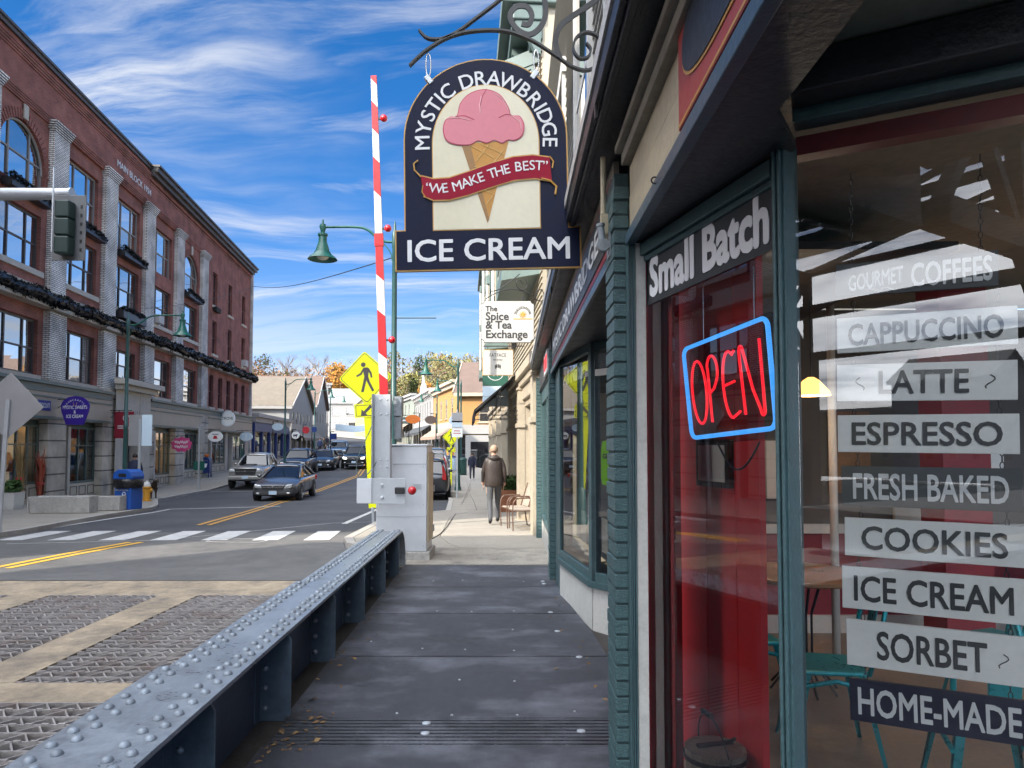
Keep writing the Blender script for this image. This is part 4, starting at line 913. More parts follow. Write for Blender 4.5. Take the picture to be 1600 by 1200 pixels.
for u, v, a in ((675, 124, -38), (840, 121, 38)):
    x, z = L2s(u, v); mm = MB().cbox((0, 0, 0), (.034, .052, .06), Matrix.Translation((x, 0, z)) @ Matrix.Rotation(R(a), 4, 'Y')); obj('hanger_plate', mm, MT['galv'], hs, bevel=.004)
    x2, z2 = L2s(673 if u < 700 else 846, 84); mm = MB()
    mm.tube([((x + x2) / 2 + .016 * math.cos(R(t)), 0, (z + z2) / 2 + .02 + (z2 - z) * .47 * math.sin(R(t))) for t in range(0, 360, 24)], .0045, 6, True)
    obj('hanger_link', mm, MT['chrome'], hs, smooth=True)
br_ = empty('sign_bracket', at(950, 80, SY), label='black wrought iron scroll bracket holding the ice cream sign', cat='bracket')
b0 = br_.location
def spl(pts, n=8):
    out = []; N = len(pts)
    for i in range(N - 1):
        p0, p1, p2, p3 = [Vector(pts[min(max(i + k - 1, 0), N - 1)]) for k in range(4)]
        for j in range(n):
            t = j / n; out.append(.5 * ((2 * p1) + (p2 - p0) * t + (2 * p0 - 5 * p1 + 4 * p2 - p3) * t * t + (3 * p1 - p0 - 3 * p2 + p3) * t ** 3))
    return out + [Vector(pts[-1])]
for nm, pts in (('lower_bar', [(640, 103), (665, 80), (700, 59), (740, 49), (790, 49), (830, 63), (868, 87), (895, 105), (918, 110), (938, 98), (944, 78), (935, 58), (916, 51), (900, 60), (896, 78), (905, 91), (918, 90), (923, 78), (916, 68)]),
                ('upper_bar', [(655, 48), (668, 60), (690, 61), (715, 50), (745, 28), (775, 5), (800, -16)]),
                ('inner_scroll', [(846, -20), (853, 15), (846, 40), (828, 54), (808, 46), (797, 26), (806, 11), (823, 11), (831, 24), (826, 38), (815, 37)]),
                ('rear_bar', [(875, 92), (868, 66), (875, 42), (892, 27), (925, 5), (950, -18)])):
    pts = [(at(u, v, SY) - b0) for u, v in pts]
    obj(nm, MB().tube(spl(pts), .01, flat=(.034, .013) if nm != 'x' else None), MT['iron_black'], br_, smooth=40)
obj('wall_arm', MB().box(-.02, .10, -.017, .017, -.02, .02).box(.055, .075, -.03, .03, -.35, .45), MT['iron_black'], br_)
# floodlight fixture and conduit at the top of the near pier
fl = empty('wall_floodlight', (.45, 3.33, 2.60), label='small grey swivel floodlight on the near brick pier under the eave', cat='floodlight')
p1, p2 = at(938, 350, 3.3) - fl.location, at(942, 384, 3.3) - fl.location
obj('housing', MB().tube([p1, p1.lerp(p2, .12), p1.lerp(p2, .13), p2], [.021, .021, .017, .017], 12), MT['steel_grey_blue'], fl, smooth=40)
obj('knuckle', MB().lathe([(.029, -.02), (.029, .02)], 16, Matrix.Translation(p2) @ Matrix.Rotation(R(90), 4, 'X')).lathe([(.008, -.03), (.008, -.02)], 10, Matrix.Translation(p2) @ Matrix.Rotation(R(90), 4, 'X')), MT['steel_grey_blue'], fl)
obj('mount_plate', MB().box(.005, .012, -.05, .04, -.06, .05), MT['steel_grey_blue'], fl)
obj('conduit', MB().tube([Vector((.0, .03, .04)), Vector((.0, .03, .12)), Vector((-.012, .03, .14)), Vector((-.012, .03, .44))], .013, 8).box(-.025, .012, .01, .05, .06, .16), MT['cream_board'], fl)
# lit pendant lamps inside the shop
mat('lamp_warm', (.9, .5, .15), .4, var=0, emit=(1, .5, .12, 1.2))
for (p, lab) in (((1.95, 4.62, 1.98), 'lit orange glass pendant lamp over the cafe table'), ((3.0, 3.9, 2.05), 'lit orange glass pendant lamp behind the upper menu boards'), ((1.55, 5.6, 2.0), 'lit orange glass pendant lamp near the back wall')):
    t = empty('pendant_lamp', p, 0, lab, 'lamp', 'pendant lamps in the shop')
    obj('shade', MB().lathe([(.02, .12), (.05, .10), (.11, .03), (.12, 0)], 16, cap=False), MT['lamp_warm'], t, smooth=True); obj('cord', MB().tube([(0, 0, .12), (0, 0, 2.86 - p[2])], .004, 5), MT['iron_black'], t)
    l = bpy.data.lights.new('lamp_light', 'POINT'); l.energy = 3.2; l.color = (1, .86, .68); l.shadow_soft_size = .06; lo = bpy.data.objects.new('lamp_light', l); COL.objects.link(lo); lo.parent = t; lo.location = (0, 0, -.06)
# ------------------------------------------------------------------ long red brick block across the street
MBR = math.atan2(.9929, -.119)
MO = Vector((-15.01, 8, 0))
mb_ = empty('brick_block', MO, MBR, 'four storey red brick commercial block with white brick pilasters along the left', 'building')
sx_ = lambda y: (y - 8) / .9929
XE = sx_(56.2); ZT = 15.75; ZG = -.75
bays = [11.0, 15.4, 19.8, 24.2, 28.55, 32.95, 37.3, 41.7]; pil = [8.8, 13.2, 17.6, 22.0, 26.4, 30.75, 35.15, 39.5, 43.95]
arch = {24.2, 41.7, 11.0}
ops = []; WN = []; UP = []
for yc_ in bays:
    x = sx_(yc_); hw = 1.27
    hw4 = 1.45 if yc_ in arch else hw
    ops += [(x - hw, x + hw, 7.95, 9.95), (x - hw4, x + hw4, 10.7, 12.95)]
    WN += [(x, hw, 7.95, 9.95, 3, yc_), (x, hw4, 10.7, 12.95, 4, yc_)]
    if abs(yc_ - 32.95) < .1: ops.append((x - 1.05, x + 1.05, 4.75, 6.05)); WN.append((x, 1.05, 4.75, 6.05, 2, yc_))
    else: ops.append((x - hw, x + hw, 4.2, 6.2)); WN.append((x, hw, 4.2, 6.2, 2, yc_))
for yy in (46.6, 50.2, 53.9):
    x = sx_(yy)
    for z0, z1 in ((10.9, 13.1), (7.7, 9.9)): ops.append((x - .5, x + .5, z0, z1)); WN.append((x, .5, z0, z1, 9, yy))
for yy in (46.1, 48.1, 50.1, 52.1, 54.1):
    x = sx_(yy); ops.append((x - .48, x + .48, 4.2, 6.3)); WN.append((x, .48, 4.2, 6.3, 9, yy))
sho = []
for yc_ in bays: sho.append((sx_(yc_) - 1.72, sx_(yc_) + 1.72, ZG + .05, 2.62))
sho.append((sx_(45.2), sx_(49.6), ZG + .05, 2.62)); sho.append((sx_(50.2), sx_(55.0), ZG + .05, 2.62))
obj('brick_wall', wall_mesh(-2.95, XE, 3.95, ZT, ops, .22), MT['brick_red'], mb_)
ent = sx_(32.95)
sho2 = [o for o in sho if abs((o[0] + o[1]) / 2 - ent) > .1] + [(ent - .62, ent + .62, ZG + .05, 2.35)]
obj('ground_floor_wall', wall_mesh(-2.95, XE, ZG, 3.90, sho2, .9), MT['stone_trim'], mb_)
obj('side_wall', MB().box(-2.95, -2.7, .01, 20, ZG, ZT).box(XE - .25, XE, .25, 20, ZG, ZT).box(.25, XE - .25, 19.75, 20, ZG, ZT), MT['brick_red'], mb_)
rf = obj('roof', MB().box(-2.6, XE - .1, .3, 19.9, ZT - .5, ZT - .3), MT['asphalt'], mb_)
obj('back_fill', MB().box(.3, XE - .3, .95, 1.05, ZG, ZT - .6), MT['black_paint'], mb_)
# roof edge, corbelled courses
m = MB().box(-3.0, sx_(35.2), -.16, .28, ZT, ZT + .10).box(-.1, sx_(35.2), -.10, -.002, ZT - .15, ZT - .002)
obj('coping', m, MT['frame_dark'], mb_)
m = MB().box(sx_(35.25), XE + .25, -.50, .28, ZT + .02, ZT + .12).box(sx_(35.3), XE + .18, -.40, -.002, ZT - .22, ZT + .018).box(sx_(35.3), XE + .1, -.22, -.002, ZT - .42, ZT - .222)
obj('roof_cornice', m, MT['frame_dark'], mb_)
for k, (z, d) in enumerate(((15.05, .035), (15.14, .065), (15.23, .095), (15.32, .12))): obj('corbel_course', MB().box(0, sx_(35.2), -d, -.002, z, z + .084), MT['brick_red'], mb_)
for k, (z, d) in enumerate(((14.9, .05), (15.05, .09))): obj('corbel_course', MB().box(sx_(35.3), XE, -d, -.002, z, z + .07), MT['brick_red'], mb_)
# stepped panels above the bays
for yc_ in bays:
    x = sx_(yc_)
    for i in range(4): obj('bay_corbel', MB().box(x - 1.58, x + 1.58, -.12 - .028 * i if yc_ not in arch else -.06 - .02 * i, -.002, 13.55 + .08 * i, 13.55 + .08 * i + .07), MT['brick_red'], mb_)
    obj('lintel', MB().box(x - 1.4, x + 1.4, -.02, -.002, 12.96, 13.30) if yc_ not in arch else MB().box(x - .13, x + .13, -.09, -.05, 13.0, 13.5), MT['brick_red' if yc_ not in arch else 'stone_trim'], mb_)
obj('spandrel_wall', MB().box(0, sx_(44.6), -.045, -.001, 13.9, 14.88), MT['brick_red'], mb_)
text('lettering', 'MAIN BLOCK 1924', .5, MT['letter_white'], mb_, ((sx_(31.6) + sx_(35.2)) / 2, -.062, 14.42), width=sx_(35.4) - sx_(31.5), height=.30, bold=.0, extrude=.008)
# pilasters in white brick
for i, yp in enumerate(pil):
    x = sx_(yp); w = .56
    p = obj('pilaster', MB().box(x - w, x + w, -.20, -.001, 7.35, 13.35).box(x - w - .05, x + w + .05, -.24, -.001, 4.1, 6.62), MT['brick_white'], mb_)
    c = MB()
    for k in range(5): c.box(x - w - .03 * (k + 1), x + w + .03 * (k + 1), -.20 - .028 * (k + 1), -.001, 13.352 + .075 * k, 13.352 + .075 * k + .066)
    obj('capital', c, MT['brick_white'], p); obj('pedestal', MB().box(x - w - .10, x + w + .10, -.30, -.001, ZG, 4.09), MT['stone_course'], p)
obj('pilaster', MB().box(XE - .32, XE + .02, -.16, -.001, ZG, ZT - .5), MT['brick_white'], mb_)
# windows
random.seed(3)
for (x, hw, z0, z1, fl_, yc_) in WN:
    pms = {}
    if fl_ == 9:
        w = window(mb_, x - hw, x + hw, z0, z1, (1,), (.5,), .06, 'frame_maroon', 'pane_dim', sill=.16, sm='stone_trim')
    else:
        fm = 'frame_grey' if fl_ == 4 else 'frame_dark'
        for i in range(3):
            for j in range(2):
                if random.random() < (.22 if fl_ > 2 else .5): pms[(i, j)] = random.choice(('pane_dim', 'pane_dim', 'pane_blind'))
        w = window(mb_, x - hw, x + hw, z0, z1, (1, 1.75, 1), (.48,), .085, fm, 'pane_sky', sill=.2 if fl_ in (2, 3) else None, pms=pms)
        if fl_ == 4 and yc_ in arch:
            ax = x; n = 18; r = hw; zc_ = z1 - hw                      # arched head: brick spandrels closing the corners
            for s in (-1, 1):
                P = [(ax + s * r, z1), (ax + s * r, zc_)] + [(ax + s * r * math.cos(R(90 * i / n)), zc_ + r * math.sin(R(90 * i / n))) for i in range(1, n + 1)]
                P = P if s < 0 else P[::-1]
                obj('arch_spandrel', MB().prism(P, .001, .12), MT['brick_red'], mb_)
            m = MB()
            for i in range(31):
                a = R(180 * i / 30); m.cbox((0, 0, 0), (.34, .03, .105), Matrix.Translation((ax + (r + .16) * math.cos(a), -.014, zc_ + (r + .16) * math.sin(a))) @ Matrix.Rotation(-a, 4, 'Y'))
            obj('arch_ring', m, MT['brick_red'], mb_)
            obj('arch_frame', MB().tube([(ax + (r - .05) * math.cos(R(a)), .12, zc_ + (r - .05) * math.sin(R(a))) for a in range(0, 181, 9)], .05, 6), MT['frame_grey'], w)
obj('air_conditioner', MB().box(sx_(36.1), sx_(36.8), -.32, .1, 7.98, 8.42), MT['trim_white'], mb_, bevel=.02)
obj('air_conditioner', MB().box(sx_(53.5), sx_(54.3), -.32, .1, 7.72, 8.2), MT['trim_white'], mb_, bevel=.02)
# belt course hidden by a thick dark evergreen swag
obj('belt_course', MB().box(-.05, XE + .1, -.45, -.001, 6.66, 6.80).box(-.05, XE + .05, -.36, -.001, 6.80, 7.3), MT['stone_trim'], mb_)
def leaf_tube(length_pts, rr_, n, size, mt_='garland'):
    m = MB()
    P = [Vector(p) for p in length_pts]; L_ = [0]
    for a, b in zip(P, P[1:]): L_.append(L_[-1] + (b - a).length)
    for k in range(n):
        t = random.random() * L_[-1]; i = next(i for i in range(len(P) - 1) if t <= L_[i + 1]); f = (t - L_[i]) / max(1e-6, L_[i + 1] - L_[i])
        a = random.random() * 6.283; q = random.uniform(.55, 1.0); p = P[i].lerp(P[i + 1], f) + Vector((0, math.cos(a) * rr_[0] * q, math.sin(a) * rr_[1] * q))
        d = Vector((random.uniform(-1, 1), random.uniform(-1, 1), random.uniform(-1, 1))).normalized() * size * random.uniform(.6, 1.3); e = d.orthogonal().normalized() * size * .4
        m.add([p - d * .5 - e * .3, p + e, p + d * .7, p - e], [(0, 1, 2, 3)])
    return m
gp_ = [(sx_(20) + (XE - sx_(20) + .15) * i / 60, -.42 - .05 * math.sin(i), 6.98 + .06 * math.sin(i * 1.9)) for i in range(61)]
ga = obj('garland', leaf_tube(gp_, (.22, .28), 9000, .13), MT['garland'], mb_, kind='stuff')
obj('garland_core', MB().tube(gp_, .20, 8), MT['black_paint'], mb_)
for yc_ in (24.2, 32.95, 41.7, 28.55): 
    zf = 10.6; pts = [(sx_(yc_) - 1.25 + 2.5 * i / 8, -.28, zf - .02 * i % 3) for i in range(9)]
    f = obj('flower_box', MB().box(sx_(yc_) - 1.3, sx_(yc_) + 1.3, -.40, -.05, zf - .34, zf - .10), MT['black_paint'], mb_); obj('box_greenery', leaf_tube(pts, (.2, .18), 500, .13), MT['garland'], f, kind='stuff')
f = obj('flower_box', MB().box(sx_(32.95) - 1.3, sx_(32.95) + 1.3, -.40, -.05, 7.45, 7.8), MT['black_paint'], mb_); obj('box_greenery', leaf_tube([(sx_(32.95) - 1.2 + 2.4 * i / 8, -.25, 7.85) for i in range(9)], (.2, .18), 500, .13), MT['garland'], f, kind='stuff')
for yy, zz in ((46.6, 10.7), (50.2, 7.55)): obj('flower_box', MB().box(sx_(yy) - .5, sx_(yy) + .5, -.25, -.03, zz - .2, zz + .1), MT['garland'], mb_)
# shop fronts
obj('shop_cornice', MB().box(0, ent - 2.1, -.34, -.31, 3.62, 3.88).box(ent + 2.1, XE - .3, -.34, -.31, 3.62, 3.88).box(0, ent - 2.1, -.46, -.30, 3.89, 4.0).box(ent + 2.1, XE - .3, -.46, -.30, 3.89, 4.0), MT['trim_green_grey'], mb_)
for a, b in ((.2, ent - 2.1), (ent + 2.1, sx_(43.3)), (sx_(44.6), XE - .4)):
    obj('fascia_band', MB().box(a, b, -.308, -.02, 2.72, 3.61), MT['trim_cream'], mb_)
    obj('fascia_moulding', MB().box(a, b, -.36, -.309, 2.64, 2.74).box(a, b, -.35, -.309, 3.42, 3.48), MT['trim_green_grey'], mb_)
gl = 'pane_shop'
mat('door_dark', (.035, .03, .03), .5, var=.15); mat('bulk_cream', (.50, .46, .37), .6, var=.1, vs=3)
ix = 0
mat('goods_red', (.45, .03, .04), .5, var=.2); mat('goods_orange', (.62, .16, .02), .5, var=.15); mat('goods_yellow', (.62, .40, .10), .5, var=.2); mat('goods_green', (.05, .28, .05), .5, var=.3); mat('goods_blue', (.03, .05, .20), .5, var=.2); mat('goods_white', (.6, .6, .58), .5, var=.1)
mat('display_lit', (.6, .42, .2), .7, var=.25, vs=2, emit=(1, .62, .25, .28)); mat('display_dim', (.3, .28, .25), .7, var=.3, vs=2, emit=(1, .8, .55, .10))  # display backs emit a faint glow in place of shop lighting
GD = ['goods_red', 'goods_orange', 'goods_yellow', 'goods_green', 'goods_blue', 'goods_white']
glass_mat('shopfront_glass', (.85, .88, .88), 1.9, .08)
def goods(parent, x0, x1, z0, n):
    for k in range(n):
        x = random.uniform(x0 + .2, x1 - .2); h = random.uniform(.2, .7); mt_ = MT[random.choice(GD)]; b = random.uniform(.08, .16); zz = z0 + random.choice((0, 0, .45))
        if random.random() < .4: mm = MB().sphere((x, .62, zz + b), b * 1.2, 12, 8, (1, 1, .85))
        else: mm = MB().lathe([(b, zz), (b * 1.1, zz + h * .6), (b * .7, zz + h * .8), (b * .4, zz + h)], 10, Matrix.Translation((x, random.uniform(.45, .75), 0)))
        obj('display_item', mm, mt_, parent, smooth=True)
for o in sho:
    xc_ = (o[0] + o[1]) / 2; a, b = o[0], o[1]; g0 = prof(8 + xc_ * .9929) - .0
    if abs(xc_ - ent) < .1: continue
    sf_ = obj('shop_front', MB().box(a, b, .18, .26, g0 - .1, g0 + .12).box(a, b, .14, .26, 2.42, 2.62).box(a, a + .09, .16, .26, g0 + .12, 2.42).box(b - .09, b, .16, .26, g0 + .12, 2.42), MT['trim_green_grey'], mb_)
    dx = a + .12; dw = .72
    obj('door', MB().box(dx, dx + dw, .60, .66, g0, 2.05), MT['door_dark'], sf_); obj('door_pane', MB().box(dx + .14, dx + dw - .14, .59, .598, g0 + .5, 1.9), MT[gl], sf_)
    obj('door_post', MB().box(dx + dw + .06, dx + dw + .26, -.06, .3, g0 - .05, 2.42), MT['stone_trim'], sf_)
    wx0, wx1 = dx + dw + .32, b - .10
    obj('bulkhead', MB().box(wx0, wx1, .0, .2, g0 - .1, g0 + .62), MT['bulk_cream'], sf_)
    n = 3
    for k in range(n):
        q0 = wx0 + (wx1 - wx0) * (k + .12) / n; q1 = wx0 + (wx1 - wx0) * (k + .88) / n
        obj('bulkhead_panel', MB().box(q0, q1, -.014, -.001, g0 + .14, g0 + .17).box(q0, q1, -.014, -.001, g0 + .48, g0 + .51).box(q0, q0 + .03, -.014, -.001, g0 + .17, g0 + .48).box(q1 - .03, q1, -.014, -.001, g0 + .17, g0 + .48), MT['frame_dark'], sf_)
    w = window(sf_, wx0, wx1, g0 + .64, 2.42, (1, 1, 1), (.68,), .07, 'trim_green_grey', 'shopfront_glass', y=.02)
    obj('display_back', MB().box(wx0, wx1, .86, .9, g0 + .6, 2.4), MT[['wall_greige', 'display_lit', 'wall_greige', 'display_dim'][ix % 4]], sf_)
    obj('display_floor', MB().box(wx0, wx1, .2, .9, g0 + .56, g0 + .64), MT['wood_floor'], sf_)
    goods(sf_, wx0, wx1, g0 + .65, 9); ix += 1
# stone entrance with flat hood in the fourth bay
e = obj('entrance_surround', wall_mesh(ent - 1.95, ent + 1.95, ZG, 4.35, [(ent - .62, ent + .62, ZG + .01, 2.35)], .5, -.42), MT['stone_trim'], mb_)
for k in range(9): [obj('stone_course', MB().box(xa, xa + 1.27, -.435, -.421, -.45 + .53 * k, -.45 + .53 * k + .49), MT['stone_trim'], e) for xa in (ent - 1.95, ent + .68)]
obj('hood', MB().box(ent - 2.25, ent + 2.25, -1.0, -.44, 4.38, 4.62).box(ent - 2.1, ent + 2.1, -.75, -.43, 4.16, 4.375), MT['stone_trim'], e, bevel=.02)
for k in range(6):
    x = ent - .5 + .2 * k; obj('keystone', MB().prism([(x - .012, 2.45), (x + .012, 2.45), (x + .03 + (k - 2.5) * .05, 3.3), (x + (k - 2.5) * .05, 3.3)], -.425, -.4215), MT['frame_dark'], e)
obj('door', MB().box(ent - .6, ent + .6, -.02, .05, ZG + .1, 2.35), MT['door_dark'], mb_)
# building added out of view, placed so its end shades the bridge approach
cn = empty('shade_building', (-13.7, .4, 0), MBR, 'tall plain brick building added out of view to shade the drawbridge approach', 'building')
obj('wall', MB().box(-15, 0, 0, 4.5, -2.6, 12.6), MT['brick_red'], cn)
for k in range(5):
    for z in (1, 4.6, 8.2): window(cn, -14 + 2.8 * k, -12.6 + 2.8 * k, z, z + 1.9, (1,), (.5,), y=-.09)
# ------------------------------------------------------------------ signs on the brick block
def mbp(y, out=0.0, z=0.0):
    s = sx_(y); return MO + Vector((-.119 * s + .9929 * out, .9929 * s + .119 * out, z))
mat('purple', (.045, .02, .28), .4, var=.06); mat('blue_plate', (.04, .05, .26), .4, var=.05); mat('flag_red', (.23, .012, .03), .6, var=.08); mat('sign_pink', (.52, .06, .20), .45, var=.1); mat('pale_blue', (.55, .68, .78), .5, var=.05)
def blade(name, y, out, z, label, draw, cat='sign', rz=0.0):
    """sign hung out from the block, square to the street"""
    r = empty(name, mbp(y, out, z), R(-6.8) + rz, label, cat); draw(r)
    obj('bracket', MB().tube([(-out - .05 + .3, .0, .45), (.35, 0, .45)], .018, 6).tube([(-out - .05 + .3, .0, .1), (-.2, 0, .45)], .014, 6), MT['iron_black'], r); return r
def d_sweets(r):
    P = [(-.55, 0), (-.58, .22), (-.5, .38), (-.3, .52), (0, .57), (.3, .52), (.5, .38), (.58, .22), (.55, 0), (.35, -.5), (-.35, -.5)]
    obj('panel', MB().prism(P[::-1], -.02, .02), MT['purple'], r)
    text('lettering', 'MYSTIC SWEETS\n&\nICE CREAM', .15, MT['letter_white'], r, (0, -.024, -.02), width=.98, height=.46, bold=.012)
    arc_text('lettering', 'HANDCRAFTED', .095, MT['letter_white'], r, (0, -.02), .44, 158, 22, -.024, 1.0, .01)
    obj('cup', MB().tube([(-.07, -.024, .33), (-.05, -.024, .22), (.05, -.024, .22), (.07, -.024, .33)], .008, 5), MT['gold_line'], r)
blade('hanging_shop_sign', 26.2, 1.0, 2.95, 'purple hanging shop sign with white lettering left of the green lamp post', d_sweets)
pb = obj('plaque', MB().cbox((0, 0, 0), (.85, .02, .36)), MT['blue_plate'], label='small blue chocolate plaque on the cream fascia of the brick block', cat='sign'); pb.location = mbp(25.4, .325, 3.12); pb.rotation_euler = (0, 0, MBR)
text('lettering', 'CHOCOLATE', .15, MT['letter_white'], pb, (0, -.013, 0), width=.72, height=.18, bold=.01)
def d_flag2(r):
    obj('cloth', MB().box(-.45, .45, -.008, .008, -.75, .40), MT['flag_red'], r); obj('emblem', MB().tube([(.10 + .14 * math.cos(R(a)), -.014, .12 + .14 * math.sin(R(a))) for a in range(0, 300, 20)], .014, 5), MT['letter_white'], r)
    obj('small_print', MB().box(-.3, .15, -.011, -.0085, -.24, -.20).box(-.3, .25, -.011, -.0085, -.33, -.29), MT['letter_white'], r)
blade('banner_flag', 30.6, .95, 2.75, 'dark red square banner beside the stone entrance', d_flag2, 'banner')
def blob(n, r0, amp, k, rx=1, rz_=1): return [((r0 + amp * math.sin(k * a)) * rx * math.cos(a), (r0 + amp * math.sin(k * a)) * rz_ * math.sin(a)) for a in [2 * math.pi * i / n for i in range(n)]]
def d_pink(r):
    obj('panel', MB().prism(blob(48, .45, .035, 9, 1.25, .85), -.02, .02), MT['sign_pink'], r); [obj('script_lettering', MB().tube([(-.38 + .76 * t / 40, -.024, z0 + .075 * math.sin(t * 1.15) + .02 * math.sin(t * .37)) for t in range(41)], .016, 5), MT['letter_white'], r) for z0 in (.12, -.12)]
blade('hanging_shop_sign', 37.4, 1.1, 1.75, 'pink wavy edged hanging sign over the middle shop windows', d_pink)
def d_oval(r):
    obj('panel', MB().prism(blob(36, .4, 0, 1, 1.2, .8), -.02, .02), MT['board_white'], r); obj('red_hat', MB().prism([(-.17, -.14), (.17, -.14), (.12, -.08), (.09, .05), (-.09, .05), (-.12, -.08)], -.026, -.0205), MT['goods_red'], r)
    obj('small_print', MB().box(-.2, .2, -.026, -.0205, .12, .16), MT['letter_black'], r)
blade('hanging_shop_sign', 43.2, 1.15, 2.25, 'white oval hanging sign with a small red hat', d_oval)
def d_trove(r):
    obj('panel', MB().prism(blob(36, .52, 0, 1), -.03, .03), MT['board_white'], r); obj('ring', MB().tube([(.46 * math.cos(R(a)), -.032, .46 * math.sin(R(a))) for a in range(0, 360, 12)], .018, 5, True), MT['pale_blue'], r)
    text('lettering', 'TROVE', .25, MT['letter_black'], r, (0, -.034, .02), width=.78, bold=.012)
blade('round_shop_sign', 47.3, .75, 3.5, 'round white shop sign with pale blue ring on the fascia near the corner', d_trove)
def d_oval2(r): obj('panel', MB().prism(blob(36, .4, 0, 1, 1.25, .8), -.02, .02), MT['pale_blue'], r); obj('mark', MB().box(-.02, .02, -.026, -.0205, -.15, .15).box(-.3, .3, -.026, -.0205, -.2, -.17), MT['board_white'], r)
blade('hanging_shop_sign', 51.0, 1.05, 2.35, 'pale blue oval hanging sign at the far end of the brick block', d_oval2)
# ------------------------------------------------------------------ things on the left pavement
mat('planter_concrete', (.42, .41, .39), .9, var=.2, vs=3, bump=.5, bs=40, dirt=((.2, .2, .19), 4, .55, .7)); mat('soil', (.03, .025, .02), .95); foliage_mat('shrub', [(.02, .05, .015), (.05, .10, .03), (.10, .13, .05)])
mat('bin_blue', (.012, .085, .38), .42, var=.08, vs=3); mat('bag_black', (.012, .012, .014), .28, var=.3, bump=1.0, bs=9); mat('hydrant_yellow', (.62, .30, .03), .45, var=.1); mat('mail_blue', (.012, .03, .14), .35, var=.06)
def lv(u, v, off=0): return gp(u, v, off)
def planter(p, rz, L_, label, h=.55, d=.62, plants=True):
    t = empty('concrete_planter', p, rz, label, 'planter')
    obj('trough', MB().prism([(-d / 2 + .05, 0), (d / 2 - .05, 0), (d / 2, h), (d / 2 - .08, h), (d / 2 - .1, h - .08), (-d / 2 + .1, h - .08), (-d / 2 + .08, h), (-d / 2, h)][::-1], -L_ / 2, L_ / 2, 'yz'), MT['planter_concrete'], t, bevel=.015)
    obj('end_panel', MB().box(-L_ / 2 - .03, -L_ / 2 - .001, -d / 2, d / 2, 0, h), MT['planter_concrete'], t); obj('end_panel', MB().box(L_ / 2 + .001, L_ / 2 + .03, -d / 2, d / 2, 0, h), MT['planter_concrete'], t)
    obj('soil', MB().box(-L_ / 2, L_ / 2, -d / 2 + .1, d / 2 - .1, h - .1, h - .05), MT['soil'], t)
    if plants: obj('plants', leaf_tube([(-L_ / 2 + L_ * i / 8, 0, h) for i in range(9)], (.2, .06), 200, .09), MT['shrub'], t, kind='stuff')
    return t
p = lv(84, 803); planter((p.x, p.y + .4, p.z), R(4), 1.55, 'long weathered concrete planter nearest the crossing by the sweet shop', h=.45, d=.5, plants=False)
p = lv(150, 799); planter((p.x, p.y + .45, p.z), R(4), .98, 'shorter concrete planter just left of the blue recycling bin', h=.40, d=.5, plants=False)
tub = empty('flower_tub', lv(18, 796), R(0), 'white flower tub with green plant at the left shop door', 'planter')
obj('tub', MB().lathe([(.26, 0), (.30, .12), (.34, .5), (.36, .52), (.30, .50)], 4, Matrix.Rotation(R(45), 4, 'Z')), MT['goods_white'], tub); obj('plant', leaf_tube([(-.15, 0, .62), (.15, 0, .68)], (.22, .2), 300, .12), MT['shrub'], tub, kind='stuff')
p = lv(200, 796); bn_ = empty('recycling_bin', p, R(-8), 'blue recycling bin with domed lid and black bag on the left kerb', 'bin')
obj('body', MB().prism([(-.27, -.27), (.27, -.27), (.29, .27), (-.29, .27)], .0, .68, 'xy'), MT['bin_blue'], bn_, bevel=.04)
obj('bag_rim', MB().lathe([(.38, .66), (.41, .70), (.405, .80), (.415, .88), (.38, .92)], 24, Matrix.Rotation(R(45), 4, 'Z')), MT['bag_black'], bn_, smooth=50)
obj('lid', MB().prism([(-.31, .90), (.31, .90), (.32, 1.0), (.27, 1.13), (.15, 1.20), (-.15, 1.20), (-.27, 1.13), (-.32, 1.0)], -.29, .29), MT['bin_blue'], bn_, bevel=.03)
obj('opening', MB().box(-.12, .12, -.296, -.288, .98, 1.08), MT['black_paint'], bn_)
text('lettering', 'RECYCLING', .1, MT['letter_white'], bn_, (0, -.281, .60), width=.40, bold=.01)
m = MB()
for k in range(3):
    a = R(120 * k); m.cbox((0, 0, 0), (.085, .006, .03), Matrix.Translation((.045 * math.cos(a + R(90)) + .06, -.281, .48 + .045 * math.sin(a + R(90)))) @ Matrix.Rotation(-a, 4, 'Y'))
obj('recycling_mark', m, MT['letter_white'], bn_); obj('round_sticker', MB().lathe([(.085, 0), (.085, .004)], 20, Matrix.Translation((-.08, -.277, .16)) @ Matrix.Rotation(R(90), 4, 'X')), MT['board_white'], bn_)
p = lv(229, 783); hy = empty('fire_hydrant', p, R(20), 'yellow fire hydrant with white cap right of the blue bin', 'hydrant')
obj('barrel', MB().lathe([(.17, 0), (.17, .05), (.12, .06), (.12, .48), (.155, .49), (.155, .54), (.13, .55)], 16), MT['hydrant_yellow'], hy, smooth=30)
obj('bonnet', MB().lathe([(.135, .551), (.12, .64), (.08, .70), (.03, .73), (.03, .77), (.01, .77)], 16), MT['goods_white'], hy, smooth=40)
for a in (0, 90, 180): obj('outlet', MB().lathe([(.07, .1), (.07, .19), (.03, .20)], 10, Matrix.Translation((0, 0, .40)) @ Matrix.Rotation(R(a), 4, 'Z') @ Matrix.Rotation(R(90), 4, 'Y')), MT['hydrant_yellow'], hy)
p = lv(322, 746); ml = empty('mailbox', p, R(8), 'dark blue street mailbox with rounded top and an orange pumpkin on it', 'mailbox')
obj('body', MB().prism([(-.26, .28), (.26, .28), (.26, 1.0)] + [(.26 * math.cos(R(a)), 1.0 + .26 * math.sin(R(a))) for a in range(15, 180, 15)] + [(-.26, 1.0)], -.3, .3, 'xz'), MT['mail_blue'], ml, bevel=.01)
